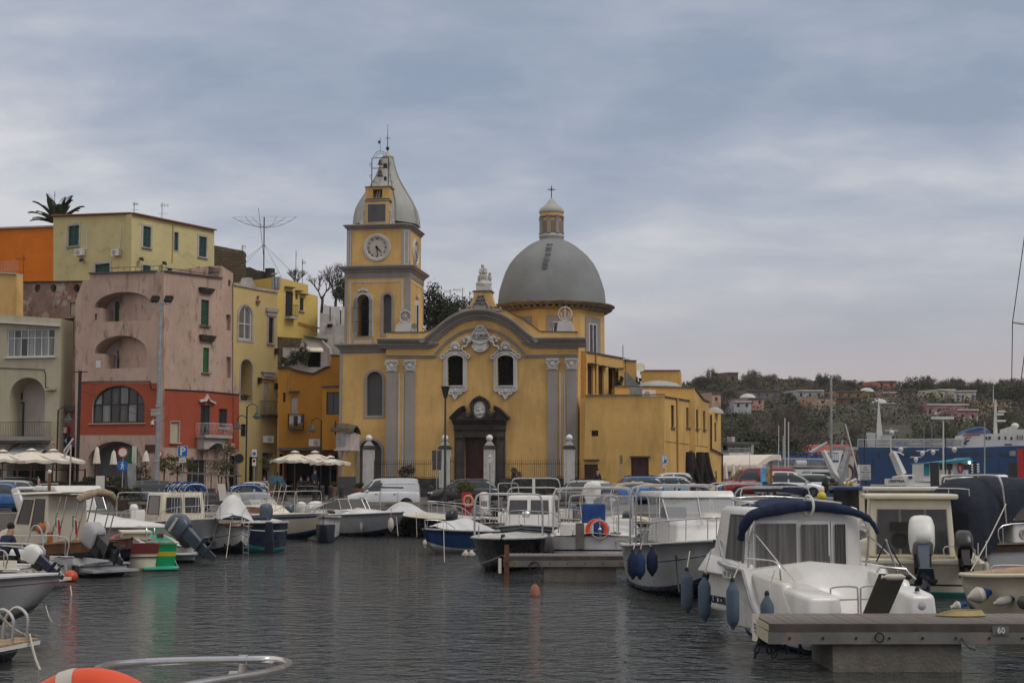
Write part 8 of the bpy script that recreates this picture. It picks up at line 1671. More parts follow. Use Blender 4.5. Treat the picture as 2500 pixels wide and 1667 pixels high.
umb('cream cafe umbrella at the left edge, partly out of view',5,83,1102,1128,110);umb('large cream cafe umbrella in front of the lattice, middle one at left',75,84,1099,1130,150);umb('cream cafe umbrella touching the dark utility pole',128,85.5,1100,1130,120)
umb('large cream umbrella before the ochre cafe, left of the tower',719,93,1104,1129,95);umb('cream umbrella tucked behind the large cafe one',768,95,1104,1126,78);umb('cream umbrella reaching towards the tower plinth',806,92,1116,1134,78)
for px,d,yt,yb,lab in((235,89,1090,1133,'closed beige umbrella nearest the cream house, first of three'),(276,90,1099,1135,'closed whitish umbrella before the arch, second of three'),(355,91,1100,1128,'closed whitish umbrella near the mast, third of three'),(1771,112,1133,1170,'closed beige umbrella left of three beyond the annex'),(1790,110,1136,1172,'closed beige umbrella middle of three beyond the annex'),(1806,108,1138,1172,'closed beige umbrella right of three beyond the annex')):umb(lab,px,d,yt,yb,12,False,'closed umbrellas')
def brd(name,lab,x0,x1,y0,y1,d,mat,cat='sign',z=None,tilt=0,legs=True,th=.05):
 F_=Fr((x0,d),(x1,d),0);t=thg(name,lab,cat,F_.M);a,z_,c,zt=F_.r(x0,y1,x1,y0);o=MB().hx([(a,0,z_),(c,0,z_),(c,th,z_),(a,th,z_)],[(a+tilt,0.,zt),(c+tilt,0.,zt),(c+tilt,th,zt),(a+tilt,th,zt)]).bd('panel',mat,t,F_.M,**NS)
 if legs and z_>gz(d)+.1:MB().box((a+c)/2-.05,(a+c)/2+.05,.02,.1,gz(d),z_+.1).bd('post',IR,t,F_.M,**NS)
 return t,o,F_,(a,z_,c,zt)
t,o,F_,(a,z,c,zt)=brd('menu_stand','white menu stand with dark script in front of the hedge',234,255,1161,1192,83,SW);text('Buonocore',o,F_.M@MT(((a+c)/2,-.01,zt-.24)),.09,DKL)
t,o,F_,(a,z,c,zt)=brd('grey_panel','tall leaning grey panel behind the traffic sign',309,330,1131,1200,86,GV,'panel',tilt=.12)
t,o,F_,(a,z,c,zt)=brd('green_panel','dark green shop panel with white figures above the grey panel',298,335,1092,1130,88,M('shop_green',(.008,.065,.02),rgh=.5,var=.1));fg=MB()
for k in range(3):
 x=a+(c-a)*(.72+.09*k);fg.bll((x,-.01,zt-.35),(.05,.02,.06),8,6).hx([(x-.05,-.02,z+.08),(x+.05,-.02,z+.08),(x+.05,-.005,z+.08),(x-.05,-.005,z+.08)],[(x-.06,-.02,zt-.42),(x+.06,-.02,zt-.42),(x+.06,-.005,zt-.42),(x-.06,-.005,zt-.42)])
fg.bd('white_figures',SW,o,F_.M,**NS)['kind']='stuff';MB().bll(((a+c)/2-.1,.03,zt-.12),(.28,.02,.16),14,8).bd('tree_emblem',SHG,o,F_.M)
F_=Fr((655,84),(695,84),0);t=thg('information_panel','tilted pale blue map panel on a dark stand before the cafe','panel',F_.M);a,z,c,zt=F_.r(655,1183,695,1161);pn=MB().hx([(a,-.25,z),(c-.12,-.25,z),(c-.12,-.22,z-.03),(a,-.22,z-.03)],[(a+.22,.15,zt),(c+.08,.15,zt),(c+.08,.18,zt-.03),(a+.22,.18,zt-.03)]).bd('panel',M('map_blue',(.2,.42,.55),rgh=.4,var=.25,vs=4,stn=[((.5,.45,.3),(6,6,6),.58,.62,.8)]),t,F_.M,**NS);MB().box((a+c)/2+.02,(a+c)/2+.1,-.04,.04,gz(84),z+.2).bd('post',IR,t,F_.M,**NS)
F_=Fr((1848,81),(1900,81),.9);t=thg('poster_stand','tall white poster stand showing a blue car by a rocky wall under blue sky','advertising stand',F_.M);a,z,c,zt=F_.r(1848,1250,1893,1129);MB().box(a,c,0,.2,gz(81)-.9,zt).bd('frame',SW_,t,F_.M,**NS)
PSKY=M('poster_sky',(.1,.36,.62),rgh=.4,var=.3,vs=1.5);a1,z1,c1,zt1=F_.r(1857,1201,1883,1142);p0_=MB().box(a1,c1,-.012,0,z1,zt1).bd('poster',PSKY,t,F_.M,**NS)
q=lambda x,y:F_.q(x,y,-.015)
MB().psm([q(1857,1201),q(1883,1201),q(1883,1190),q(1857,1190)],-.018,-.012).bd('poster_ground',TUFF,p0_,F_.M,**NS);MB().psm([q(1870,1190),q(1883,1190),q(1883,1142),q(1873,1144),(q(1869,1160))],-.018,-.012).bd('poster_rock',M('poster_tan',(.28,.2,.11),rgh=.6,var=.5,vs=8),p0_,F_.M,**NS)
MB().psm([q(1858,1191),q(1880,1191),q(1880,1183),q(1876,1181),q(1873,1175),q(1863,1175),q(1860,1182),q(1858,1184)],-.024,-.018).bd('poster_car',BLUS,p0_,F_.M,**NS);MB().psm([q(1861,1181),q(1875,1181),q(1872,1176),q(1864,1176)],-.028,-.024).bd('poster_windscreen',CARGL,p0_,F_.M,**NS)
text('Nuova',p0_,F_.M@MT((q(1870,1135)[0],-.012,q(1870,1135)[1])),.12,DKL)
o=MB().box(-.06,.06,-.06,.06,0,P(0,1134,83).z-.9).bd('rusty_stake',M('orange_rust',(.3,.11,.02),rgh=.8,var=.3,vs=6),None,TR(GX(1883,80),80,.9),**NS);tag(o,'orange rusty upright stake in front of the poster stand','stake')
# == BOATS
class Bt:
 def __init__(s,label,stern,bow,B,fs,fb,hull=SW_,stripe=None,gun=SW_,deck=SW_,low=ANTIF,cat='boat',name='moored_boat',cock=None,tw=.86,rake=.55,pw=2.3,group='boats moored in the harbour',bl=(.62,.72),shf=None,dep=.42):
  a=VV((GX(*stern),stern[1],0));c=VV((GX(*bow),bow[1],0));s.L=L=(c-a).length;h=atan2(c.y-a.y,c.x-a.x)
  s.W=TR(a.x,a.y,0,h);s.r=thg(name,label,cat,s.W,group);s.B=B;s.fs,s.fb,s.shf=fs,fb,shf;N=20;mb=MB();rows=[]
  s.tw,s.pw=tw,pw
  for i in range(N+1):
   u=i/N;w=s.hw(u);zs=s.sh(u);wc=w*(.86-.45*u**3);zc_=.05+(.42*fb)*u**6;zk=-.35+(.35+.35*fb)*u**5
   def X(z):return u*(L-rake)+rake*(u**2)*max(0,min(1,(z+.1)/fb))+0.
   pts=[(0,zk)]+[(wc+(w-wc)*f**.8,zc_+(zs-zc_)*f)for f in(0,.09,bl[0],bl[1],1)]+[(w+.035,zs),(w+.03,zs+.055),(max(0,w-.07),zs+.055)]
   x_=u*L;dd=dep if cock and cock[0]<=x_<=cock[1]else .03
   pts+=[(max(0,w-.08),zs+.05-dd),(0,zs+.05-dd+(.09*w if dd<.1 else 0))]
   rows.append([(X(z_),y,z_)for y,z_ in pts])
  mm=[0,0,1,2 if stripe else 1,1,3,3,3,4,4]
  K=len(rows[0])
  for sg in(-1,1):
   R=[[(x,sg*y,z_)for x,y,z_ in r_]for r_ in rows]
   for i in range(N):
    for j in range(K-1):mb.m=mm[j];mb.quad(R[i][j],R[i+1][j],R[i+1][j+1],R[i][j+1])
  for j in range(K-2):
   mb.m=mm[j];p,q=rows[0][j],rows[0][j+1];mb.quad((p[0],-p[1],p[2]),(p[0],p[1],p[2]),(q[0],q[1],q[2]),(q[0],-q[1],q[2]))
  o=mb.mesh('hull',[low,hull,stripe or hull,gun,deck],fix=False,ang=40);bm=bmesh.new();bm.from_mesh(o);bmesh.ops.remove_doubles(bm,verts=bm.verts,dist=.002);bmesh.ops.recalc_face_normals(bm,faces=bm.faces);bm.to_mesh(o);bm.free()
  s.h=link('hull',o,s.r,s.W)
  for j,sg in((6,-1),(6,1)):MB().tb([(r_[j][0],sg*(r_[j][1]+.01),r_[j][2]+.02)for r_ in rows],.028,5).bd('rub_rail',gun if gun is not SW_ else GV,s.r,s.W)
 def hw(s,u):return s.B/2*((s.tw+(1-s.tw)*sin(pi/2*min(1,u/.45)))if u<.45 else max(0,1-((u-.45)/.55)**s.pw))
 def sh(s,u):return s.shf(u)if s.shf else s.fs+(s.fb-s.fs)*u**1.8
 def b(s,mb,name,mat,root=None,**k):return mb.bd(name,mat,root or s.r,s.W,**k)
 def cab(s,x0,x1,w0,w1,z0,z1,rf=.3,ra=0.,mat=SW_,wins=(),name='cabin',tp=.88,glass=GLASSB,bev=.05,fr=None,zb=0):
  "box x0..x1 with raked ends; wins = [(face, s0, s1, f0, f1)] in fractions of the face"
  b=[(x0,-w0,z0),(x1,-w1,z0+zb),(x1,w1,z0+zb),(x0,w0,z0)];t=[(x0+ra,-w0*tp,z1),(x1-rf,-w1*tp,z1),(x1-rf,w1*tp,z1),(x0+ra,w0*tp,z1)]
  c=s.b(MB().hx(b,t),name,mat,bev=bev)
  F_={'R':(0,1),'F':(1,2),'L':(2,3),'A':(3,0)}
  for f,s0,s1,f0,f1 in wins:
   i,j=F_[f];B0,B1,T0,T1=(VV(v)for v in(b[i],b[j],t[i],t[j]));n=(B1-B0).cross(T0-B0).normalized();cen=(B0+B1)/2-VV(((x0+x1)/2,0,z0))
   if n.dot(cen)<0:n=-n
   def pt(ss,ff,o_):return(B0+(B1-B0)*ss)*(1-ff)+(T0+(T1-T0)*ss)*ff+n*o_
   q=[(s0,f0),(s1,f0),(s1,f1),(s0,f1)];ms,mf=(s0+s1)/2,(f0+f1)/2
   w_=s.b(MB().hx([pt(a,c_,-.02)for a,c_ in q],[pt(a,c_,.012)for a,c_ in q]),'window',glass,c,**NS)
   if fr:s.b(MB().tb([pt(a,c_,.014)for a,c_ in q],.016,4,clo=True),'window_frame',fr,w_)
  return c
 def rail(s,pts,drop=None,r=.014,name='rail',mat=STL,n=4):
  mb=MB();sp=sph(pts,4)if len(pts)>2 else pts;mb.tb(sp,r,6)
  if drop is not None:
   for i in range(0,len(pts)):
    p=pts[i];mb.tb([p,(p[0],p[1],drop if not callable(drop)else drop(p))],r*.8,5)
  return s.b(mb,name,mat)
 def ppt(s,u0=.55,h=.5,n=5,mid=True,name='bow_rail'):
  pts=[];
  for i in range(n):u=u0+(.97-u0)*i/(n-1);pts.append((u*s.L,-max(.04,s.hw(u)-.06),s.sh(u)+h*min(1,.35+i*.5)))
  allp=pts+[(x,-y,z)for x,y,z in reversed(pts)]
  mb=MB().tb(sph(allp,3),.014,6)
  for x,y,z in allp:mb.tb([(x,y,z),(x-.04,y,s.sh(x/s.L)+.04)],.011,5)
  return s.b(mb,name,STL)
 def hp_(s,x,w,z0,z1,lean=0.,r=.022,mat=STL,name='roll_bar',flat=.8):
  return s.b(MB().tb(sph([(x-lean,-w,z0),(x-lean*.4,-w,z0+(z1-z0)*.6),(x,-w*.96,z1-.12),(x,-w*flat,z1),(x,0,z1+.01),(x,w*flat,z1),(x,w*.96,z1-.12),(x-lean*.4,w,z0+(z1-z0)*.6),(x-lean,w,z0)],4),r,6),name,mat)
 def shd(s,x0,x1,w,z0,h,mat=CLEAR,fr=STL):
  "wraparound windscreen: front at x1, sides run aft to x0"
  pts=[(x0,-w,z0),(x1-.25,-w*.92,z0),(x1,-w*.45,z0),(x1,w*.45,z0),(x1-.25,w*.92,z0),(x0,w,z0)];tops=[(x0-.1,-w*.97,z0+.06),(x1-.55,-w*.85,z0+h),(x1-.35,-w*.42,z0+h),(x1-.35,w*.42,z0+h),(x1-.55,w*.85,z0+h),(x0-.1,w*.97,z0+.06)]
  f=MB().tb(tops,.014,5).tb(pts,.014,5)
  for p,q in list(zip(pts,tops))[1:-1]:f.tb([p,q],.014,5)
  fo=s.b(f,'windscreen_frame',fr)
  for i in range(5):s.b(MB().quad(pts[i],pts[i+1],tops[i+1],tops[i]),'windscreen_pane',mat,fo,smooth=False,fix=False)
 def brd(s,x,y,z,mat,tilt=.5,k=1.,cover=None,brand=None,yaw=0.):
  M_=s.W@MT((x,y,z))@MR(pi+yaw,4,'Z')@MR(-tilt,4,'Y')@Matrix.Scale(k,4)
  m=MB().hx([(-.02,-.12,-.18),(.14,-.12,-.18),(.14,.12,-.18),(-.02,.12,-.18)],[(-.02,-.12,.12),(.16,-.12,.12),(.16,.12,.12),(-.02,.12,.12)]).bd('outboard_motor',RUB,s.r,M_)
  rg=[]
  for z_,a,w,cx in((.06,.22,.15,.26),(.16,.27,.18,.27),(.36,.29,.19,.28),(.52,.25,.175,.25),(.6,.17,.12,.22),(.62,.05,.04,.2)):
   rg.append([VV((cx+a*(abs(cos(t))**.6)*(1 if cos(t)>0 else-1),w*(abs(sin(t))**.6)*(1 if sin(t)>0 else-1),z_))for t in[2*pi*i/16 for i in range(16)]])
  MB().loft(rg).bd('cowling',cover or mat,m,M_,ang=60)
  if brand:
   for sg in(-1,1):text(brand,m,M_@MT((.28,sg*.2,.36))@(MR(pi,4,'Z')if sg>0 else I4),.1,SW,bold=.003)
  MB().hx([(.12,-.035,-.75),(.3,-.035,-.75),(.3,.035,-.75),(.12,.035,-.75)],[(.08,-.09,.08),(.42,-.09,.08),(.42,.09,.08),(.08,.09,.08)]).hx([(.1,-.16,-.47),(.5,-.1,-.47),(.5,.1,-.47),(.1,.16,-.47)],[(.1,-.16,-.45),(.5,-.1,-.45),(.5,.1,-.45),(.1,.16,-.45)]).bll((.26,0,-.68),(.22,.055,.055),10,6).hx([(.17,-.015,-.95),(.3,-.015,-.95),(.3,.015,-.95),(.17,.015,-.95)],[(.12,-.02,-.7),(.32,-.02,-.7),(.32,.02,-.7),(.12,.02,-.7)]).bd('gearcase',mat,m,M_,ang=40)
  pr=MB()
  for i in range(3):
   a=i*2.1;c_,s_=cos(a),sin(a);pr.hx([(.46,-.03*s_,-.68-.03*c_),(.5,.03*s_,-.68+.03*c_),(.52,.14*c_+.04*s_,-.68+.14*s_),(.48,.14*c_-.04*s_,-.68+.14*s_-.03)],[(.47,-.03*s_,-.68-.03*c_),(.51,.03*s_,-.68+.03*c_),(.53,.14*c_+.04*s_,-.68+.14*s_),(.49,.14*c_-.04*s_,-.68+.14*s_-.03)])
  pr.bd('propeller',IR,m,M_);return m
 def ladder(s,x,y,z0,z1,w=.18,mat=STL,n=4,ext=.25):
  mb=MB()
  for sg in(-1,1):mb.tb(sph([(x+ext,y+sg*w,z1),(x+ext*.5,y+sg*w,z1+.22),(x,y+sg*w,z1+.1),(x-.02,y+sg*w,z0)],4),.014,5)
  for i in range(n):z=z0+.06+(z1-z0)*i/n;mb.tb([(x-.02,y-w,z),(x-.02,y+w,z)],.014,5)
  return s.b(mb,'ladder',mat)
 def clt(s,x0,x1,w0,w1,prof,mat,seed=1,name='cover',zf=None):
  "tent-like cover: prof = [(u, ridge z)]; edges lie on the gunwale"
  rnd=random.Random(seed);rg=[]
  for i in range(15):
   u=i/14;x=x0+(x1-x0)*u;w=w0+(w1-w0)*u;zr=None
   for(a,za),(c,zc_)in zip(prof,prof[1:]):
    if a<=u<=c:zr=za+(zc_-za)*(u-a)/(c-a)
   ze=(s.sh(max(0,min(1,x/s.L)))+.05)if zf is None else zf;rg.append([(x+rnd.uniform(-.03,.03),w*v,ze+(zr-ze)*(1-abs(v)**1.7)+rnd.uniform(-.025,.025))for v in[-1,-.8,-.55,-.3,-.1,.1,.3,.55,.8,1]])
  return s.b(MB().loft(rg,clr=False,caps=False),name,mat,fix=False,ang=80)
 def bmn(s,x0,x1,w,z,zd,mat,roll=False,name='folded_bimini',arc=.12):
  f=MB();f.tb(sph([(x0,-w,zd),(x0,-w,z-.1),(x0,0,z+arc),(x0,w,z-.1),(x0,w,zd)],5),.013,5);f.tb(sph([(x0+.3,-w,zd),(x1,-w,z-.1),(x1,0,z+arc),(x1,w,z-.1),(x0+.3,w,zd)],5),.013,5);s.b(f,'bimini_frame',STL)
  if roll:return s.b(MB().tb(sph([((x0+x1)/2,-w*1.02,z-.12),((x0+x1)/2,-w*.5,z+.06),((x0+x1)/2,0,z+arc),((x0+x1)/2,w*.5,z+.06),((x0+x1)/2,w*1.02,z-.12)],4),[.085+.025*sin(i*2.3)for i in range(17)],8),name,mat,ang=70)
  rg=[[(x0+(x1-x0)*u,w*1.03*cos(t),z-.12+(arc+.12)*sin(t)**.7+.02*sin(u*9))for t in[pi*k/10 for k in range(11)]]for u in(0,.25,.5,.75,1)]
  return s.b(MB().loft(rg,clr=False,caps=False),'bimini',mat,fix=False,ang=70)
def rop(label,a,b_,r=.014,sag=0.,mat=ROPE,name='mooring_rope',group='mooring ropes'):
 m_=(a+b_)/2-VV((0,0,sag));o=MB().tb(sph([(0,0,0),m_-a,b_-a],5),r,5).bd(name,mat,None,TR(*a));tag(o,label,'rope',group);return o
def fdr(label,p,L=.7,r=.13,mat=FENB,top=None,group='fenders hung on the boats',tilt=None,ends=None,bow_=.25):
 t=thg('fender',label,'fender',TR(*p)@(tilt or I4),group)
 MB().lth([(.03,-L/2-.04),(r*.35,-L/2),(r*.75,-L/2+r*.5),(r,-L/2+r*1.1),(r*1.02,0),(r,L/2-r*1.1),(r*.75,L/2-r*.5),(r*.4,L/2),(.03,L/2+.05)],16).bd('body',mat,t,ang=60)
 if ends:MB().lth([(r*.8,L/2-r*.52),(r*.45,L/2+.005),(.035,L/2+.06)],14).bd('end_cap',ends,t)
 else:MB().lth([(.028,0),(.04,.05),(.02,.09)],8,(0,0,L/2+.01)).bd('eye',RUB,t)
 if top is not None:MB().tb([(0,0,L/2+.04),I4@(VV(top)-VV(p))],.012,5).bd('line',ROPE,t)
 return t
def flg(root,W_,x,y,z,h=.35,s_=1,mats=None):
 MB().tb([(x,y,z-.5),(x,y,z+h)],.008,4).bd('flag_staff',WF_,root,W_)
 for i,m in enumerate((M('flag_green',(.015,.19,.05),rgh=.8),MMS['sign_white'],M('flag_red',(.38,.02,.02),rgh=.8))):
  MB().hx([(x+.005+i*.07*s_,y,z+.02-.1*i),(x+.075+i*.07*s_,y+.02,z-.08-.1*i),(x+.075+i*.07*s_,y+.03,z-.08-.1*i),(x+i*.07*s_,y+.01,z+.02-.1*i)],[(x+.005+i*.05*s_,y,z+h-.02-.06*i),(x+.06+i*.05*s_,y+.02,z+h-.06-.06*i),(x+.06+i*.05*s_,y+.03,z+h-.06-.06*i),(x+i*.05*s_,y+.01,z+h-.02-.06*i)]).bd('flag_stripe',m,root,W_,**NS)
  # -- left side, front to back
b=Bt('white and grey motorboat bow with a pink waistline, lower left',(-560,25.5),(152,24.2),1.9,.75,.98,M('pale_grey_hull',(.5,.5,.5),rgh=.3,coat=.2),M('pink_grey_stripe',(.22,.12,.14),rgh=.4),SW_,SW_,SG_,bl=(.8,.84),rake=.95)
b.b(MB().tb([(b.L-1.,-.1,1.05),(b.L-1.05,.72,1.),(b.L-1.,.72,.1)],.015,5),'line',ROPE)
b=Bt('black boat stern with slatted teak swim platform and steel hoops, lower left corner',(-22,20.4),(-900,22.),2.,.2,.6,BG,SW_,BG,TEAK,BG,bl=(.3,.4),rake=.6)
for i in range(7):b.b(MB().box(-.35,.05,-.8+i*.16,-.66+i*.16,.26,.29),'slat',TEAK,**NS)
b.b(MB().box(-.35,.1,-.82,.6,.2,.258),'platform',SW_,**NS)
for yy in(-.55,-.2):b.b(MB().tb(sph([(-.3,yy,.3),(-.3,yy,.62),(-.12,yy,.75),(.05,yy,.6),(.1,yy,.3)],5),.022,7),'hoop',STL)
b=Bt('small white open boat with silver rails and a white cowled outboard at the left edge',(95,34.5),(-360,35.5),1.9,.45,.7,SW_,None,SW_,SW_,cock=(.6,3.5),bl=(.5,.6))
b.brd(-.05,.1,.5,NAVY,1.,.78,cover=MOT_W);b.rail([(.3,-.85,.5),(.35,-.85,.95),(1.5,-.85,1.02),(3.5,-.8,1.05)],.55,.02);b.rail([(.3,.85,.5),(.35,.85,.92),(1.5,.85,.98),(3.5,.8,1.)],.55,.018);b.rail([(-.25,-.9,.22),(.6,-.9,.85),(2.,-.88,.98),(3.6,-.8,1.)],None,.024)
b.b(MB().box(-.5,.25,-.8,.8,.15,.22).box(.8,1.2,-.5,.5,.3,.62),'seat_box',SC_,**NS);b.b(MB().tb([(.1,-.6,.1),(.1,-.6,.75)],.1,8),'wood_post',WD)
b=Bt('white open boat with double rails just behind the small white one',(150,37.5),(-320,38.5),1.8,.5,.7,SW_,None,SW_,SG_,cock=(.4,3.3));b.rail([(.2,-.8,.55),(.25,-.8,1.05),(1.5,-.8,1.08),(3.2,-.75,1.1)],.55,.018);b.rail([(0.,.8,.6),(.1,.8,1.3),(.35,.8,1.35),(.55,.8,.6)],None,.02);b.b(MB().box(1.2,2.2,-.5,.5,.2,.75),'console',SW_,bev=.06)
b=Bt('low grey dinghy with a tilted black outboard under a pale grey hood',(262,38.6),(60,41.5),1.5,.3,.45,SG_,None,SG_,SG_,cock=(.3,2.2),tw=.95);b.brd(.15,.15,.62,MOT_B,1.15,1.25,cover=M('grey_hood',(.36,.35,.36),rgh=.9,var=.1,bump=.01,bs=8));b.b(MB().box(-.55,.1,-.7,.7,.14,.2).bll((.5,-.6,.45),(.22,.14,.26),10,8),'platform_and_fender',SG_)
b=Bt('wooden gozzo with cream wheelhouse, navy hull and yellow line',(-17,43.4),(326,40.3),2.1,.62,.92,NAVY,M('yellow_line',(.55,.36,.02),rgh=.5),WOODV,WOODV,NAVY,bl=(.6,.64),tw=.5,rake=.15,pw=2.,cock=(1.5,3.2))
Lb=b.L
for sg in(-1,1):b.b(MB().loft([[(u*(Lb-.15)+.15*u*u,sg*(b.hw(u)+.02),b.sh(u)-.26),(u*(Lb-.15)+.15*u*u,sg*(b.hw(u)+.03),b.sh(u)-0.),(u*(Lb-.15)+.15*u*u,sg*(b.hw(u)-.02),b.sh(u)),(u*(Lb-.15)+.15*u*u,sg*(b.hw(u)-.02),b.sh(u)-.26)]for u in[i/14 for i in range(15)]]),'wood_strake',WOODV,ang=50)
b.cab(1.55,3.35,.72,.78,.7,2.14,rf=.05,ra=.62,mat=SC_,wins=[('R',.12,.47,.42,.9),('R',.56,.9,.3,.92),('A',.12,.46,.5,.9),('A',.54,.88,.5,.9)],fr=WOODV,tp=.92,name='wheelhouse');b.b(MB().hx([(1.9,-.84,2.14),(3.95,-.84,2.2),(3.95,.84,2.2),(1.9,.84,2.14)],[(1.95,-.8,2.2),(3.95,-.76,2.26),(3.95,.76,2.26),(1.95,.8,2.2)]),'roof',SC_,bev=.02)
b.b(MB().hx([(.7,-.7,.7),(1.75,-.74,.7),(1.75,.74,.7),(.7,.7,.7)],[(1.2,-.6,1.1),(1.75,-.66,1.22),(1.75,.66,1.22),(1.2,.6,1.1)]),'foredeck_trunk',SC_,bev=.05);b.b(MB().lth([(.12,0),(.12,.03),(.09,.03),(.09,.01),(0,.01)],16,M_=MT((1.75,-.75,.98))@RX90),'porthole',STL);b.b(MB().tb([(2.5,0,2.2),(2.5,0,2.75)],.05,6),'wood_mast',WOODV);b.b(MB().bll((2.5,0,2.82),.06,8,6),'mast_light',SW_)
for x,l in((3.7,.35),(3.95,.3),(4.5,.38),(4.75,.4)):
 for yy in(-.6,.6):b.b(MB().tb([(x-l,yy,.9),(x,yy,2.1)],.02,5),'canopy_strut',STL)
b.b(MB().tb(sph([(4.5,-.7,2.),(4.6,-.4,2.15),(4.6,0,2.22),(4.6,.4,2.15),(4.5,.7,1.9)],3),[.09,.12,.1,.13,.12,.1,.12,.13,.1,.12,.12,.1,.09],7),'rolled_canopy',M('beige_rolled_canvas',(.3,.24,.16),rgh=.95,var=.25,vs=6,bump=.02),ang=70)
b.b(MB().hx([(3.,-.74,.72),(3.5,-.74,.72),(3.5,-.66,.72),(3.,-.66,.72)],[(3.05,-.74,1.),(3.45,-.74,1.1),(3.45,-.66,1.1),(3.05,-.66,1.)]).bll((3.1,-.78,1.2),(.2,.06,.16),8,6),'orange_lifejacket',M('lifejacket',(.5,.14,.02),rgh=.8,var=.3,vs=5));b.b(MB().tb([(3.42+.16*cos(i*pi/8),-.85,1.1+.3*sin(i*pi/8))for i in range(16)],.012,4,clo=True),'hoop_net',STL)
for x in(3.6,4.3):flg(b.r,b.W,x,-.7,1.25,.35)
b=Bt('slim cream stern with a dark red top strake between the navy and green hulls',(352,40.9),(300,46),1.05,.72,.82,SC_,SC_,RED,WD,SC_,bl=(.5,.55),tw=.8);b.b(MB().box(-.03,.02,-.45,.45,.5,.76),'red_strake',M('dark_red',(.12,.012,.012),rgh=.5),**NS);b.b(MB().box(-.04,.02,-.45,.45,.38,.405),'red_line',MMS['dark_red'],**NS)
GRN=M('green_paint',(.006,.25,.095),rgh=.4,var=.12,vs=2,coat=.2);TEALP=M('teal_paint_deck',(.03,.3,.21),rgh=.5,var=.1)
b=Bt('bright green boat stern with yellow band, teal bathing platform and steel ladder',(394,41.3),(352,47.5),1.05,.74,.85,GRN,M('yellow_band',(.46,.34,.01),rgh=.5),SC_,TEALP,GRN,bl=(.5,.68),tw=.92,cock=(1,4));b.b(MB().hx([(-.42,-.5,.02),(0.,-.5,.02),(0.,.48,.02),(-.42,.48,.02)],[(-.42,-.5,.09),(0,-.5,.12),(0,.48,.12),(-.42,.48,.09)]),'bathing_platform',TEALP,bev=.02);b.ladder(-.12,.28,-.15,.95,.11,n=6,ext=.2);b.b(MB().box(2.2,3.6,.1,.9,.6,.98).box(2.1,3.7,.05,.95,.98,1.03),'engine_box',SC_,**NS);b.b(MB().box(.25,.42,-.12,.06,.9,1.02),'wood_bitt',WD,**NS)
b=Bt('white day cruiser with hardtop, swept arch and long rounded foredeck, behind the green boat',(120,54),(446,45.5),2.5,.9,1.05,SW_,SG_,SW_,SW_,bl=(.55,.6),cock=(.3,2.3),rake=.9);Lb=b.L
b.clt(2.6,Lb-.5,1.,.25,[(0,1.45),(.35,1.36),(.8,1.18),(1,1.1)],SW_,3,'foredeck');b.cab(.9,3.,1.,.9,2.16,2.36,.3,.2,wins=(),name='hardtop',tp=.96);b.b(MB().hx([(.15,-1.1,1.),(1.1,-1.1,1.),(1.1,-1.,1.),(.15,-1.,1.)],[(-1.1,-1.05,2.2),(-.55,-1.05,2.3),(-.55,-.95,2.3),(-1.1,-.95,2.2)]).hx([(-1.1,-1.05,2.14),(-.4,-1.05,2.2),(-.4,1.05,2.2),(-1.1,1.05,2.14)],[(-1.1,-1.,2.24),(-.4,-1.,2.32),(-.4,1.,2.32),(-1.1,1.,2.24)]).hx([(.15,1.,1.),(1.1,1.,1.),(1.1,1.1,1.),(.15,1.1,1.)],[(-1.1,.95,2.2),(-.55,.95,2.3),(-.55,1.05,2.3),(-1.1,1.05,2.2)]),'radar_arch',SW_,bev=.03)
b.shd(1.5,3.4,1.,1.5,.6,ACRY);b.rail([(1.2,-.8,2.42),(2.6,-.7,2.44)],2.36);b.clt(1.2,2.6,.8,.8,[(0,2.1),(1,2.1)],NAVYC,4,zf=1.8);flg(b.r,b.W,-1.1,0,2.4,.3)
b=Bt('grey hulled boat with cream square cabin and dark blue rolled canopies',(385,55.5),(528,49.3),2.2,.95,1.22,SG_,SC_,SW_,SC_,bl=(.2,.25),cock=(.3,3));b.cab(1.6,3.5,.95,.85,.9,2.1,.15,.1,SC_,[('R',.15,.85,.35,.9),('F',.1,.45,.4,.85),('F',.55,.9,.4,.85)],fr=WD);b.ppt(.5,.5)
for i,(x,m)in enumerate(((2.6,NAVYC),(3.3,BLUEC),(4.,NAVYC),(4.7,BLUEC))):b.bmn(x-.2,x+.2,.42,2.3,.95,m,True)
b.b(MB().box(1.8,2.2,-.1,.1,2.1,2.2),'roof_hatch',SC_,**NS)
b=Bt('boat stern carrying the large grey tilted outboard',(440,44.8),(425,50.5),1.3,.45,.6,SW_,None,SW_,SW_,cock=(.5,3));b.brd(-.02,-.1,.62,MOT_G,.95,1.3,brand='YAMAHA',yaw=.95);b.b(MB().box(-.4,.1,-.6,.6,.25,.32),'swim_platform',SW_,bev=.02)
b=Bt('white double ended gozzo with thin black line and a white tent cover',(560,54.5),(592,49.6),1.9,.86,.95,SW_,RUB,WOODV,SW_,bl=(.5,.53),tw=.35,rake=.05,pw=1.7);b.clt(.6,2.6,.8,.8,[(0,1.2),(.3,2.05),(.6,2.),(1,1.3)],M('white_tent',(.52,.52,.52),rgh=.8,var=.1,bump=.01,bs=6),7,'tent_cover');b.rail([(1.,-.9,1.3),(2.4,-.9,1.3),(3.6,-.8,1.32)],.9)
o=Bt('white carvel gozzo hull with a row of planks left of the navy one',(497,52.),(590,50.2),1.5,.9,1.05,SW_,RUB,WOODV,SW_,bl=(.5,.53),tw=.5,rake=.1);o.rail([(.4,-.6,1.35),(1.4,-.65,1.38),(2.4,-.3,1.4)],1.);fdr('dark round fender on the white gozzo waterline',P(549,1339,50.2),.16,.08,RUB)
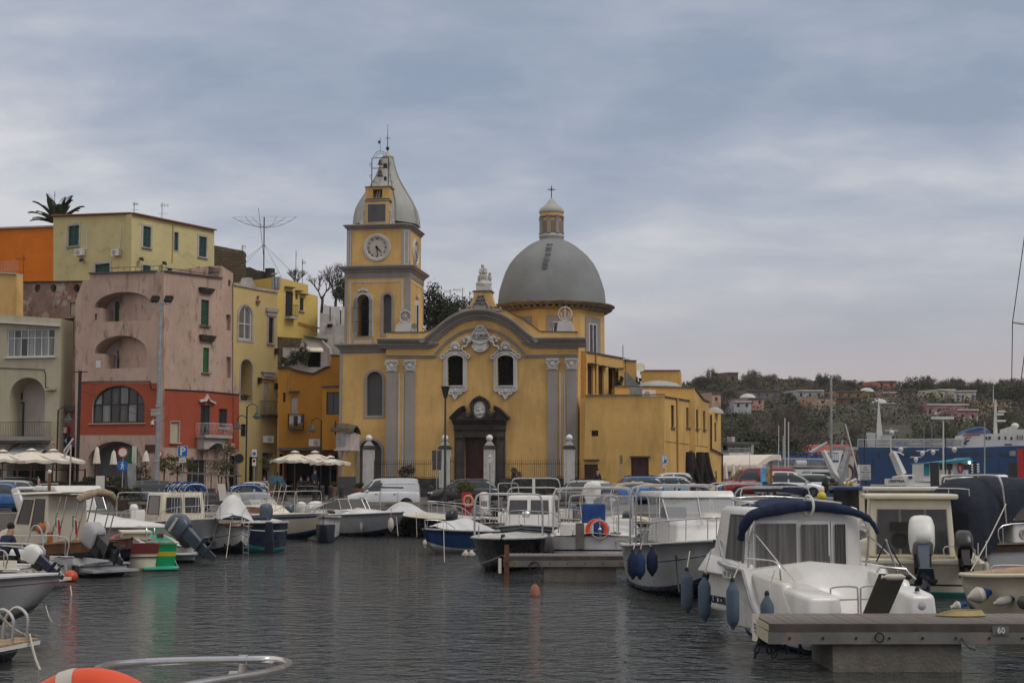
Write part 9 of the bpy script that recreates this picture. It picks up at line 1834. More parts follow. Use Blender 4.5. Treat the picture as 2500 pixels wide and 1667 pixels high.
b=Bt('navy gozzo stern with white lines, steel ladder and teal boot stripe',(668,53.2),(588,50.2),1.7,1.,1.05,NAVY,SW_,SW_,SW_,MMS['teal_paint'],bl=(.7,.74),tw=.7,rake=.05,pw=1.7);b.brd(.2,-.3,1.,MOT_G,.1,1.1);b.b(MB().tb(sph([(.3,-.7,1.),(.5,-.7,1.45),(1.3,-.6,1.5),(1.5,-.6,1.05)],4),.016,5),'steel_hoop',STL)
W_=TR(GX(603,49.9),49.9,0);t=thg('boarding_ladder','steel boarding ladder hanging against the navy hull','ladder',W_)
for sg in(-1,1):MB().tb([(sg*.09,0,-.1),(sg*.09,0,1.05),(sg*.09,.2,1.2)],.014,5).bd('side_rail',STL,t)
for k in range(6):MB().tb([(-.09,0,.05+.18*k),(.09,0,.05+.18*k)],.014,5).bd('rung',STL,t)
o=MB().hx([(-.14,-.1,-.15),(.2,-.1,-.15),(.2,.14,-.15),(-.14,.14,-.15)],[(-.13,-.1,1.1),(.1,-.1,1.1),(.1,.14,1.1),(-.13,.14,1.1)]).bd('covered_rudder',NAVYD,None,TR(GX(659,50.4),50.4,0),bev=.03);tag(o,'upright rudder wrapped in dark navy canvas beside the orange stern','rudder')
b=Bt('bright orange boat transom with white cap and small outboards',(680,56.5),(655,61),.75,.82,.9,M('orange_gelcoat',(.5,.045,.012),rgh=.3,var=.1,coat=.2),None,SW_,SW_,M('orange_gelcoat'),tw=1.,cock=(.5,3));b.b(MB().tb(sph([(-.1,-.3,.25),(-.35,-.1,.22),(-.4,.1,.3),(-.2,.2,.5)],4),[.05]*13,6).bll((-.3,.3,.2),(.12,.1,.07),8,6),'propeller_leg',SW_)
b=Bt('cream cabin boat with blue top stripe, amber side windows and a fish emblem, bow right',(575,66.5),(802,61.5),2.2,.92,1.12,SC_,BLUEG,SW_,SC_,BLUEG,bl=(.8,.92),cock=(.3,1.6),rake=.7,tw=.9);Lb=b.L
b.cab(1.3,3.9,.95,.62,.9,1.42,.9,.1,SC_,[('R',.18,.78,.35,.85)],glass=M('amber_acrylic',(.16,.035,.01),rgh=.2,var=.2),tp=.8);b.shd(1.1,2.7,.75,1.36,.3,CLEAR,SC_);b.ppt(.62,.45);b.bmn(.7,.95,.85,2.2,.95,BLUEC,True);b.rail([(3.4,-.5,2.4),(3.1,-.5,.95)],None,.02)
for dx in(0,.22,.44):b.b(MB().tb([(3.2+dx*.5,-.4+dx,.98),(3.75+dx*.5,-.4+dx,2.35)],.016,5),'rod_pole',STL)
fz_=MB();c=(Lb*.62,-b.hw(.62)-.02,.62);fz_.tb(sph([(c[0]+.32,c[1]+.04,.72),(c[0]+.1,c[1]+.005,.74),(c[0]-.08,c[1]-.01,.62),(c[0]-.1,c[1]+.02,.42),(c[0]+.04,c[1]+.03,.36)],4),[.012,.02,.03,.035,.04,.045,.045,.045,.04,.04,.035,.03,.03,.025,.02,.015,.01],5);b.b(fz_,'fish_emblem',NAVY)
b=Bt('narrow navy and white bow with looped ropes beside the cream blue striped boat',(812,64),(790,58.5),.8,.9,1.05,SW_,None,SW_,SW_,NAVY,tw=.9);b.b(MB().hx([(b.L-1.5,-.36,0),(b.L-.3,-.2,0),(b.L-.3,.2,0),(b.L-1.5,.36,0)],[(b.L-1.5,-.42,.72),(b.L-.05,-.12,.74),(b.L-.05,.12,.74),(b.L-1.5,.42,.72)]),'navy_bow_guard',NAVYD,bev=.05)
b=Bt('white and grey cuddy cabin boat with wraparound windscreen and small brown portlight',(800,68.5),(985,64.3),2.3,.88,1.1,SG_,None,SW_,SW_,NAVY,bl=(.7,.75),cock=(.3,1.5),rake=.8);b.clt(1.4,b.L-.4,.98,.2,[(0,1.28),(.3,1.26),(.75,1.16),(1,1.1)],SW_,5,'foredeck');b.shd(.4,2.5,.92,1.18,.5,ACRY,STL)
for sg in(-1,):b.b(MB().box(1.6,2.1,-1.13,-1.07,1.,1.12),'portlight',WD,**NS)
b.rail([(.2,-1.,1.),(1.6,-.9,1.7)],None,.02);b.brd(-.05,-.3,.72,MOT_W,0.,1.35,brand='EVINRUDE',yaw=1.3)
fdr('dirty cream fender on the side of the cuddy cabin boat',P(883,1284,65.2),.42,.085,FNW,P(886,1255,65.2));fdr('long dirty cream fender hanging at the bow of the cuddy cabin boat',P(954,1280,63.8),.55,.13,FNW,P(956,1240,63.8))
b=Bt('black hulled boat with wide white rim and a crumpled white cover over its console',(975,69.5),(1100,63.2),2.3,.95,.78,BG,None,SW_,SC_,BG,rake=.4,pw=2.6);b.clt(.4,2.9,.9,.85,[(0,1.5),(.3,1.48),(.55,1.1),(1,.95)],M('white_tarp',(.5,.5,.51),rgh=.8,var=.1,bump=.02,bs=5),11);b.hp_(.2,1.,.9,2.35,.1)
b.b(MB().tb([(.2,-1.,2.2),(3.1,-.9,2.2)],.04,6),'cross_pole',NAVYD)
b=Bt('white bow rider with tall steel rails and a dark blue side stripe',(1200,66.5),(1042,68.3),2.,.72,.95,SW_,NAVY,SW_,SW_,bl=(.3,.55));b.ppt(.15,.62,7);b.brd(-.05,0,.8,MOT_B,.2,1.)
b=Bt('maroon sided boat with white deck behind the steel roll bars',(1285,64),(1172,65.5),1.9,.75,.85,M('maroon_gelcoat',(.1,.008,.014),rgh=.3,var=.1),SW_,SW_,SW_,bl=(.34,.4));b.ppt(.2,.45,6);b.hp_(1.,.8,.8,2.4,.1)
b=Bt('plain white small boat deck moored bow out by the white power pedestal',(1262,70.5),(1165,69.8),1.6,.75,.9,SW_,SG_,SW_,SW_);b.ppt(.3,.4)
b=Bt('blue rowing style boat with a taut white cover and silver end rails',(1186,53.5),(1036,50.),1.75,.66,.84,BLUEG,None,SW_,SW_,SW_,tw=.75,rake=.35);b.clt(.5,b.L-.5,.72,.5,[(0,.95),(.3,1.2),(.7,1.1),(1,.95)],MMS['white_tarp'],13);b.ppt(.75,.35,4);b.rail([(.1,-.6,.7),(.1,-.6,1.1),(.1,.6,1.1),(.1,.6,.7)],None)
fdr('small white fender at the left end of the blue boat',P(1037,1325,49.6),.22,.07,FNW)
b=Bt('white boat with black outboard just beyond the blue covered boat',(1100,57.8),(1140,63),1.8,.55,.75,SC_,None,SW_,SC_);b.brd(-.05,-.2,.78,MOT_B,0.,1.,yaw=-.4)
b=Bt('black boat with smooth cream foredeck seen bow on, under a tall chrome arch',(1262,45.),(1224,39.9),2.1,.86,.92,BG,SG_,SW_,SW_,BG,rake=.1,pw=3.4,tw=.8,bl=(.1,.14));b.hp_(b.L-2.2,1.,.9,2.15,0.,.03);b.b(MB().box(b.L-.8,b.L-.2,-.03,.03,.95,1.05),'fairlead',IR,**NS);b.rail([(b.L-2.5,-.9,.9),(b.L-2.4,-.9,1.25),(b.L-1.,-.75,1.2)],.95)
for px in(1137,1151):fdr('round white fender %s at the bow of the black boat'%('left of two' if px<1140 else 'right of two'),P(px,1352,39.7),.17,.11,FNW)
b=Bt('white pilot boat with two dark front windows, grey hull and high chrome arch',(1325,52.),(1272,45.4),2.2,.85,1.12,SG_,NAVY,SW_,SW_,bl=(.8,.86),rake=.5,pw=2.6);b.cab(2.2,4.6,.85,.8,1.,2.05,.28,.1,wins=[('F',.06,.46,.42,.86),('F',.54,.94,.42,.86),('R',.5,.9,.45,.85),('L',.5,.9,.45,.85)],tp=.9,bev=.07,glass=GLASSB);b.hp_(2.4,.85,1.9,2.62,.1);b.hp_(3.,.9,1.9,2.3);b.ppt(.6,.5);b.b(MB().lth([(.1,0),(.16,.14),(.12,.2),(0,.22)],10,(b.L-1.4,0,1.35)),'deck_winch',STL);b.b(MB().tb([(3,0,2.1),(3,0,2.6)],.05,6),'mast_light',SW_)
b=Bt('white boat seen from astern with blue seat cover, steering wheel and orange ring',(1446,42.4),(1462,48.5),2.55,.88,1.1,SW_,NAVY,SW_,SW_,bl=(.52,.58),tw=.95,cock=(.7,3));b.hp_(.3,1.18,.95,2.32,.1,.03);b.hp_(1.6,1.1,.95,2.3,0.,.022);b.hp_(.9,.75,.95,2.1,0.,.022)
b.b(MB().box(.8,1.3,-.35,.35,.95,1.85),'blue_seat_cover',BLUEC,bev=.04);b.b(MB().box(.5,1.6,0.,1.,.9,1.28),'engine_box',SW_,bev=.04);b.b(MB().tb([(-.05,-.22+.27*cos(i*pi/12),1.12+.27*sin(i*pi/12))for i in range(24)],.018,6,clo=True).tb([(-.05,-.22,.76),(-.05,-.22,1.48)],.014,5).bll((-.05,-.22,1.12),.06,8,6),'steering_wheel',STL)
b.b(MB().tb([(.3,-.12+.28*cos(i*pi/12),1.1+.27*sin(i*pi/12))for i in range(24)],.065,8,clo=True),'orange_life_ring',ORG);b.b(MB().box(-.08,0.,.25,.5,.55,1.3),'timber_post',CONC,**NS);b.rail([(-.05,.6,.95),(-.05,.6,1.15),(.8,1.15,1.3),(1.6,1.15,1.3)],None);b.rail([(-.05,-.7,.55),(-.08,-.7,.8),(-.08,-.95,.8),(-.05,-.95,.55)],None)
b=Bt('white boat with tan folded awning and clear screens behind the steering wheel boat',(1490,52),(1465,58),2.2,.8,1.,SW_,NAVY,SW_,SW_);b.bmn(.5,2.2,.95,2.15,.9,M('tan_awning',(.38,.33,.27),rgh=.9,var=.15,vs=3));b.b(MB().quad((.5,-.9,1.),(.5,.9,1.),(.5,.9,2.),(.5,-.9,2.)),'clear_screen',CLEAR,smooth=False,fix=False);b.hp_(2.6,.9,.9,2.3)
b=Bt('dark bowed boat with silver rail stacked behind the pilot boat',(1440,59),(1400,54.5),1.9,.75,.95,BG,None,SC_,SC_);b.ppt(.3,.5);b.brd(0,.4,1.7,MOT_W,0,1.3,yaw=1.2,brand='HONDA');b.rail([(0,-.8,.9),(0,-.8,2.2),(1.2,-.8,2.25),(1.2,-.8,.9)],None)
b=Bt('white sun deck boat with beige rolled hood near the blue boxy hatchback',(1560,58),(1520,63),2.2,.8,1.,SW_,None,SW_,SC_);b.bmn(.5,1.3,.95,2.3,.9,M('tan_awning'),True);b.hp_(1.5,.95,.9,2.4)
b=Bt('white pilothouse boat with clear front screen, grey hull and blue pinstripe',(1612,36.2),(1742,30.2),2.35,.95,1.28,SG_,NAVY,SW_,SW_,NAVY,bl=(.62,.645),rake=.55,pw=2.5,cock=(.3,2.3));Lb=b.L
b.cab(2.7,Lb-1.,.85,.62,1.15,1.72,.35,0.,wins=(),name='coachroof',bev=.07);b.b(MB().hx([(2.,-.95,2.18),(4.5,-.85,2.18),(4.5,.85,2.18),(2.,.95,2.18)],[(2.05,-.9,2.32),(4.4,-.8,2.34),(4.4,.8,2.34),(2.05,.9,2.32)]),'roof',SW_,bev=.05)
for q in(((4.42,-.8,2.2),(4.42,.8,2.2),(4.85,.72,1.6),(4.85,-.72,1.6)),((4.42,-.8,2.2),(3.,-.88,2.2),(3.1,-.86,1.6),(4.85,-.72,1.6))):b.b(MB().quad(*q),'clear_screen',CLEAR,smooth=False,fix=False)
for p,q in(((2.2,-.9,1.),(2.3,-.9,2.2)),((2.2,.9,1.),(2.3,.9,2.2)),((4.85,-.72,1.6),(4.42,-.8,2.2)),((4.85,.72,1.6),(4.42,.8,2.2)),((4.87,0,1.6),(4.44,0,2.2))):b.b(MB().tb([p,q],.02,5),'screen_post',STL)
b.hp_(1.4,1.,1.,2.42,.1,.024);b.hp_(2.2,1.,1.,2.45,.1,.024);b.ppt(.55,.52,6);b.b(MB().box(2.3,2.8,-.45,.1,1.1,1.95),'helm_seat',NAVYD,bev=.06);b.b(MB().box(1.5,2.2,-.8,.7,1.,1.4),'console',SG_,bev=.04);b.b(MB().bll((4.4,.3,1.75),(.35,.3,.12),10,6),'deck_cushion',SC_)
for px,m,lab in((1545,FENN,'left of three blue fenders at the pilothouse boat bow, dark navy'),(1562,M('royal_fender',(.012,.035,.1),rgh=.9),'middle of three blue fenders, brighter royal blue'),(1592,FENN,'right of three blue fenders, dark navy with pointed foot')):fdr(lab,P(px,1380 if px<1590 else 1372,31.4),.52,.12,m,P(px+(6 if px<1590 else-8),1325,31.6))
# -- the large white cabin cruiser in front
q=Bt('large white cabin cruiser with curtained aft doors and rolled navy canopy, nearest right',(2118,21.7),(1788,26.2),2.5,1.02,1.22,SW_,SW_,SW_,SW_,M('boot_blue',(.02,.06,.16),rgh=.5),bl=(.6,.64),rake=.8,tw=.94,pw=2.,shf=lambda u:.36+.7*min(1,max(0,(u-.33)/.06))+.17*u,name='cabin_cruiser');Lq=q.L
q.b(MB().loft([[(u*(Lq-.8)+.55*u*u,-(q.hw(u)*.965),.6+.3*u**2),(u*(Lq-.8)+.55*u*u,-(q.hw(u)*.965+.02),.62+.3*u**2),(u*(Lq-.8)+.55*u*u,-(q.hw(u)*.965),.64+.3*u**2)]for u in[i/12 for i in range(2,13)]]),'hull_moulding',SW_,ang=60)
q.b(MB().hx([(-.1,.45,.1),(1.,.5,.1),(1.,1.12,.1),(-.1,1.08,.1)],[(-.02,.5,.86),(1.,.55,1.),(1.,1.14,1.),(-.02,1.06,.86)]),'port_stern_locker',SW_,bev=.08)
for sg in(-1,1):q.b(MB().hx([(.2,sg*.88,.2),(2.4,sg*.9,.2),(2.4,sg*1.16,.2),(.2,sg*1.12,.2)],[(.7,sg*.92,1.02),(2.4,sg*.95,1.2),(2.4,sg*1.15,1.2),(.7,sg*1.13,1.02)]),'cockpit_coaming',SW_,bev=.06)
q.b(MB().hx([(-.1,-1.15,.1),(.6,-1.2,.1),(.6,-.6,.1),(-.1,-.6,.1)],[(-.05,-1.1,.85),(.6,-1.15,.95),(.6,-.62,.95),(-.05,-.65,.85)]),'starboard_stern_locker',SW_,bev=.08)
xb=1.95
c=q.cab(xb,4.1,1.08,.92,.35,2.14,.75,0.,wins=[('L',.42,.88,.5,.93),('R',.42,.88,.5,.93),('F',.05,.48,.55,.93),('F',.52,.95,.55,.93)],glass=CG,tp=.94,bev=.09,fr=GV)
q.b(MB().hx([(3.6,-.85,1.15),(5.,-.5,1.2),(5.,.5,1.2),(3.6,.85,1.15)],[(3.6,-.75,1.55),(4.7,-.35,1.36),(4.7,.35,1.36),(3.6,.75,1.55)]),'foredeck_trunk',SW_,bev=.1);q.b(MB().hx([(1.9,.9,.95),(3.9,.85,.95),(3.9,1.12,1.),(1.9,1.2,1.)],[(1.9,.92,1.22),(3.7,.85,1.3),(3.7,1.,1.3),(1.9,1.05,1.25)]),'side_coaming',SW_,bev=.06)
for y0,y1,z0,z1,nm in((.22,.94,1.06,1.88,'aft_window'),(-.36,.14,.42,1.86,'sliding_door'),(-.68,-.48,1.06,1.86,'aft_window')):
 f=q.b(MB().box(xb-.05,xb-.005,y0-.05,y1+.05,z0-.05,z1+.05),nm,WF_,c,**NS);mb=MB();n=24
 mb.loft([[(xb-.075-.012*sin(i*1.9),y0+(y1-y0)*i/n,z0),(xb-.075-.012*sin(i*1.9+.4),y0+(y1-y0)*i/n,z1)]for i in range(n+1)],clr=False,caps=False);mb.bd('curtain',CG,f,q.W,fix=False,ang=80)
q.b(MB().box(xb-.09,xb-.06,-.4,-.38,1.,1.35),'door_handle',STL,**NS)
pts=[(xb+.1,1.14,1.62),(xb,1.12,1.85),(xb-.08,.98,2.02),(xb-.1,.6,2.11),(xb-.1,.1,2.16),(xb-.1,-.5,2.12),(xb-.12,-.92,2.02),(xb-.15,-1.12,1.9),(xb-.2,-1.22,1.7)];sp=sph(pts,5);rnd=random.Random(2)
q.b(MB().tb(sp,[.03+.068*sin(pi*min(1,max(0,(i+4)/len(sp))))+rnd.uniform(-.008,.012)for i in range(len(sp))],10),'rolled_canopy',NAVYC,ang=80);q.b(MB().tb([(xb-.1+.16*cos(a),0.,2.17+.16*sin(a))for a in[i*pi/8 for i in range(16)]],.022,5,clo=True),'canopy_strap',SW_)
for sg,z0 in((1,1.1),(-1,.95)):q.b(MB().tb(sph([(xb-.35*0+0.,sg*1.06,z0),(xb-.12,sg*1.08,1.7),(xb-.1,sg*.98,1.95)],5),.02,6),'canopy_bow',STL);q.b(MB().tb([(xb-.1,sg*1.,1.75),(.4,sg*1.05,1.05)],.012,5),'canopy_stay',STL)
q.b(MB().tb(sph([(2.2,-.8,2.2),(3.3,-.7,2.26),(3.35,0,2.3),(3.3,.7,2.26),(2.2,.8,2.2)],4),.016,6).tb([(2.4,.78,2.1),(2.4,.78,2.22)],.014,5),'roof_rail',STL);q.clt(2.2,3.3,.75,.6,[(0,2.2),(.5,2.3),(1,2.18)],NAVYC,8,'roof_canvas',zf=2.14)
q.ppt(.6,.42,5)
for y0,y1 in((-.05,.42),(-.55,-.1)):q.b(MB().tb(sph([(.45,y0,.35),(.45,y0,.85),(.45,y0+.05,.95),(.45,y1-.05,.95),(.45,y1,.85),(.45,y1,.35)],4),.016,6).tb([(.45,y0,.76),(.45,y1,.76)],.013,5),'stern_gate',STL)
q.b(MB().tb(sph([(1.9,1.12,1.32),(1.2,1.15,1.34),(.8,1.12,1.3),(.75,1.1,1.05)],4),.016,6),'side_rail',STL)
q.b(MB().psm([(2.3,.98),(2.62,.98),(2.62,1.1),(2.3,1.1)],1.14,1.2,[[(2.34,1.),(2.44,1.),(2.44,1.08),(2.34,1.08)],[(2.48,1.),(2.58,1.),(2.58,1.08),(2.48,1.08)]]),'vent_surround',SW_);
text('QUICKSILVER',q.r,MT(P(1760,1466,23.3))@MR(-1.3,4,'Z'),.17,NAVY,bold=.004)
for px,yt,yb,d,lab,tp_ in((1677,1398,1492,25.3,'leftmost of the big blue fenders at the cruiser bow',(1684,1345)),(1720,1413,1512,23.8,'second big blue fender from the cruiser bow',(1737,1340)),(1789,1425,1530,22.3,'third big blue fender, beside the hull lettering',(1808,1370)),(1873,1458,1530,21.3,'blue fender half hidden by the pontoon deck',(1892,1392))):
 p,p2=P(px,yt,d),P(px,yb,d);fdr(lab,(p+p2)/2,(p-p2).length,.105 if d>23 else .1,FENB,P(*tp_,d+.2))
t=thg('gangway','dark folded gangway with a white roll fender across its head','gangway',TR(*P(2140,1440,21.2)));A=P(2140,1440,21.2);c1,c2,c3,c4=(P(x,y,21.1)-A for x,y in((2108,1498),(2170,1498),(2212,1402),(2148,1400)))
MB().hx([c1,c2,c3,c4],[v+VV((0,.05,0))for v in(c1,c2,c3,c4)]).bd('tread',M('gangway_dark',(.03,.027,.022),rgh=.9,var=.2),t,**NS);MB().tb([c4+VV((-.05,0,.02)),c4+VV((0,0,.1)),c3+VV((0,0,.08)),c3+VV((.04,0,0))],.02,6).bd('head_frame',STL,t)
fdr('white roll fender lashed across the gangway head',P(2184,1408,20.95),.3,.045,FNW,tilt=MR(pi/2,4,'Y'))
for i,(x0,y0,x1,y1)in enumerate(((2162,1316,2190,1396),(2164,1318,2140,1370),(2164,1318,2206,1392))):rop(('steel stay','thin line','long line')[i]+' holding up the gangway '+('centre','left side','right side')[i],P(x0,y0,21.2),P(x1,y1,21.2),.012 if i else .02,0,STL if i==0 else ROPED,'gangway_stay','gangway stays')
# -- right side
b=Bt('cream fishing cruiser seen from astern with sliding cabin doors and helm',(2240,32.),(2195,38.5),2.75,.72,1.2,SC_,RUB,SC_,SC_,MMS['teal_paint'],bl=(.28,.34),tw=.98,cock=(.3,2.4),dep=.3);b.cab(2.3,4.6,1.,.95,.75,2.12,.3,.05,SC_,[('A',.08,.35,.05,.82),('A',.37,.66,.05,.82),('A',.68,.93,.05,.82)],glass=GLASSB,fr=GV,tp=.92,bev=.04);b.b(MB().box(2.15,4.5,-1.08,1.08,2.12,2.24),'roof',SC_,bev=.04);b.rail([(1.9,-1.3,2.36),(2.6,-.9,2.38),(2.6,1.,2.38)],2.2)
b.b(MB().lth([(.2,0),(.2,.03),(.15,.03),(.15,.01)],14,M_=MT((2.2,.28,1.15))@MR(-pi/2,4,'Y')).box(2.2,2.28,.1,.5,1.38,1.58),'helm_wheel',RUB);b.brd(-.05,-.05,.72,MOT_G,.72,1.5,cover=MOT_W);b.brd(-.05,-.95,.72,MOT_B,.8,1.05);b.b(MB().box(-.03,.35,-1.1,1.1,.7,.82),'transom_bench',SC_,bev=.03)
b.rail([(.5,-1.2,.8),(.5,-1.2,1.05),(.5,-.6,1.08),(.5,-.6,.8)],None)
b=Bt('white boat with varnished strake, portholes and a large dark navy canopy tent, right edge',(2330,36.5),(2720,39.),2.6,.95,1.25,M('white_planked_hull',(.4,.4,.4),rgh=.5,var=.08,vs=1),SG_,WD,SW_,SG_,bl=(.72,.76),tw=.7)
for sg in(-1,):b.b(MB().loft([[(u*b.L,-(b.hw(u)+.03),b.sh(u)-.16),(u*b.L,-(b.hw(u)+.045),b.sh(u)+0.),(u*b.L,-(b.hw(u)-.02),b.sh(u)),(u*b.L,-(b.hw(u)-.02),b.sh(u)-.16)]for u in[i/10 for i in range(11)]]),'wood_strake',WD)
b.cab(1.,4.,.98,.8,.95,1.55,.4,.1,wins=(),name='coachroof',bev=.1)
for x in(1.35,2.2):b.b(MB().lth([(.12,0),(.12,.04),(.09,.04),(.085,0.),(0,0.)],16,M_=MT((x,-.93,1.22))@RX90),'porthole',STL)
rg=[]
for x,zt,w in((-.45,1.75,.95),(-.3,2.35,1.),(.1,2.62,1.05),(1.2,2.68,1.05),(2.4,2.62,1.),(3.6,2.45,.95)):
 zb=.75 if x<.6 else 1.9 if x<2 else 2.1;n=12;rg.append([(x,w*cos(t)if 0<k<n else w*(1 if k==0 else-1)*1.02,zb+(zt-zb)*sin(t)**.45 if 0<k<n else zb)for k,t in enumerate([pi*k/n for k in range(n+1)])])
b.b(MB().loft(rg,clr=False,caps=False),'canopy_tent',NAVYD,fix=False,ang=70);b.b(MB().quad((-.45,-.95,.75),(-.45,.95,.75),(-.45,.9,1.75),(-.45,-.9,1.75)),'aft_curtain',NAVYD,smooth=False,fix=False);b.b(MB().quad((1.,-1.,1.55),(2.9,-.98,1.6),(2.9,-.95,2.15),(1.25,-.98,2.)),'clear_screen',ACRY,smooth=False,fix=False);b.hp_(.55,1.07,1.5,2.68,-.1,.03);b.rail([(.3,-1.2,1.),(.4,-1.2,1.45),(2.2,-1.2,1.5),(4.,-1.1,1.6)],1.,.016)
fdr('slim white fender left of two under the wooden strake',P(2388,1405,34.5),.42,.07,FNW,P(2388,1325,34.8));fdr('slim white fender right of two under the wooden strake',P(2408,1393,34.5),.42,.07,FNW,P(2408,1320,34.8))
b=Bt('cream bow with oval recessed windows behind the pontoon at the right edge',(2800,23.5),(2338,25.5),2.3,1.05,.9,SC_,None,SC_,TEAK,SG_,rake=.3,pw=3.2);
for x in(-1.35,-.62,0.):b.b(MB().bll((b.L-1.5+x*.8,b.hw((b.L-1.5+x*.8)/b.L)+0.,.58),(.11,.05,.11),12,8),'oval_window',ACRY)
b.rail([(b.L-1.6,.7,1.),(b.L-1.6,.7,1.14),(b.L-.8,.5,1.12),(b.L-.8,.5,.95)],None,.018)
RX=MR(pi/2-.25,4,'Y')
fdr('plump cream fender with blue end lying against the cream bow',P(2390,1452,24.1),.32,.14,FNW,tilt=RX,ends=BLUEC);fdr('long cream fender with bright blue cap, right of the plump one',P(2452,1466,23.9),.3,.075,FNW,tilt=RX,ends=BLUEC);fdr('small cream fender with blue stripe near the mooring knot',P(2338,1478,23.2),.16,.08,FNW,tilt=RX,ends=BLUEC);fdr('grey blue round fender standing behind the cruiser stern',P(2240,1478,22.),.36,.14,SG_);fdr('pale grey round ball fender above the cream bow',P(2372,1421,26.5),.22,.17,SG_)
for(lab,s_,bw,B_,fs,fb,hm,fn)in(('cream boat with beige hardtop and windscreen behind the cruiser roof',(2190,46),(2175,52),2.4,.9,1.1,SC_,'cabC'),('white boat with cream hardtop right of the beige hardtop one',(2290,47),(2270,53),2.,.9,1.1,SW_,'cabW'),('blue trimmed open boat with timber post behind the navy canopy roll',(2105,50),(2070,56),2.,.9,1.1,SG_,'blue'),('white boat with navy rolled top and chrome rails left of the cruiser roof',(1905,44),(1830,49),2.4,.95,1.2,SW_,'navy'),('white hatch boat with navy framed rear window before the fuel pumps',(2225,62),(2215,68),2.,1.,1.2,SW_,'hatch'),('white boat with folded white hood just right of the clear screen',(1815,52),(1770,58),2.2,.9,1.1,SW_,'hood'),('black rubber boat with seats and rails far behind the cruiser',(2080,60),(2000,64),2.,1.1,1.2,BG,'rail'),('white low cruiser with long curved cabin in front of the trawler',(2310,96),(2400,92),3.,1.2,1.6,SW_,'long'),('white motor yacht hull left of the white cabinets',(2440,96),(2380,100),3.,1.3,1.8,SW_,'long'),('white fishing launch with green crate by the notice sign',(2160,90),(2230,86),2.4,1.,1.3,SW_,'rail'),('small red and white tender under the notice sign',(2095,78),(2140,76),1.6,1.,1.2,RED,'rail')):
 b=Bt(lab,s_,bw,B_,fs,fb,hm,None,SW_,SW_,cock=(.4,1.6));L=b.L
 if fn in('cabC','cabW'):m=SC_ if fn=='cabC' else SW_;b.cab(.9,3.4,B_*.42,B_*.38,fs,2.2,.5,0.,m,[('A',.08,.46,.35,.85),('A',.54,.92,.35,.85),('L',.1,.8,.45,.85),('R',.1,.8,.45,.85)],tp=.9);b.b(MB().box(.6,3.1,-B_*.44,B_*.44,2.2,2.34),'hardtop',m,bev=.05)
 if fn=='blue':b.b(MB().box(.3,3.2,-.95,.95,2.22,2.34),'blue_roof',BLUEG,bev=.03);b.b(MB().box(.4,.55,-.1,.08,.9,2.22),'timber_post',SC_,**NS);b.b(MB().box(2.9,3.,-.8,.8,1.2,2.2),'screen',GLASSB,**NS)
 if fn=='navy':b.cab(1.2,4.,1.,.85,.95,1.9,.6,.1,wins=[('R',.2,.8,.4,.85),('L',.2,.8,.4,.85)]);b.hp_(.8,1.1,1.,2.35,.1);b.hp_(2.2,1.,1.9,2.3);b.b(MB().tb(sph([(1.,-1.,2.2),(2.5,-.6,2.32),(4.2,0,2.25)],4),[.1,.14,.16,.15,.15,.14,.12,.1,.06],8),'rolled_top',NAVYC)
 if fn=='hatch':b.cab(.3,2.6,.8,.75,1.,2.25,.3,.3,SW_,[('A',.12,.88,.3,.85)],glass=CURT,fr=NAVYC);
 if fn=='hood':b.bmn(.4,1.8,1.,2.3,.9,SW_);b.hp_(2.2,1.,.9,2.45)
 if fn=='rail':b.ppt(.2,.6,6);b.b(MB().box(.8,1.6,-.5,.5,fs,fs+.5),'seat_box',NAVYD if hm is BG else M('crate_green',(.02,.16,.1)),bev=.03)
 if fn=='long':b.cab(.4,L-.5,1.2,.9,fs,2.9,1.,.3,SW_,[('R',.3,.85,.5,.8),('L',.3,.85,.5,.8)],tp=.8,bev=.15)
yf=P(2240,1208,60);e=P(2345,1206,60);n=22;o=MB().tb([((e-yf)*(i/n))+VV((0,0,.05*sin(i*1.7)))for i in range(n+1)],[.13+.025*sin(i*2.9)for i in range(n+1)],8).bd('foam_wrapped_bar',M('yellow_foam',(.5,.48,.03),rgh=.9,var=.2,vs=6,bump=.02),None,TR(*yf),ang=80);tag(o,'yellow foam wrapped bar in front of the fuel pumps','bar')
for lab,s_,bw,mt in(('small white open boat tucked under the golf cart quay',(455,66),(500,61),MOT_B),('white skiff with rails behind the radar arch',(330,64),(372,58),MOT_W),('white launch between tent covered gozzo and orange stern',(700,68),(640,70),MOT_G),('cream open boat just left of the cuddy cabin boat',(742,71),(800,69.5),MOT_W),('white skiff behind the chrome arches of the black boat',(1245,60),(1205,55),MOT_B),('white open boat left of the pilothouse boat',(1530,50),(1500,45),MOT_B),('low white skiff behind the blue seat cover boat',(1395,66),(1340,62),MOT_G)):
 b=Bt(lab,s_,bw,1.8,.7,.9,SW_,BLUEG if mt is MOT_B else None,SW_,SC_,cock=(.5,2));b.ppt(.3,.5,5);b.brd(-.05,0,.8,mt,.3,1.);b.b(MB().box(1,1.6,-.3,.3,.6,1.25),'console',SW_,bev=.05);b.hp_(.4,.8,.8,2.)
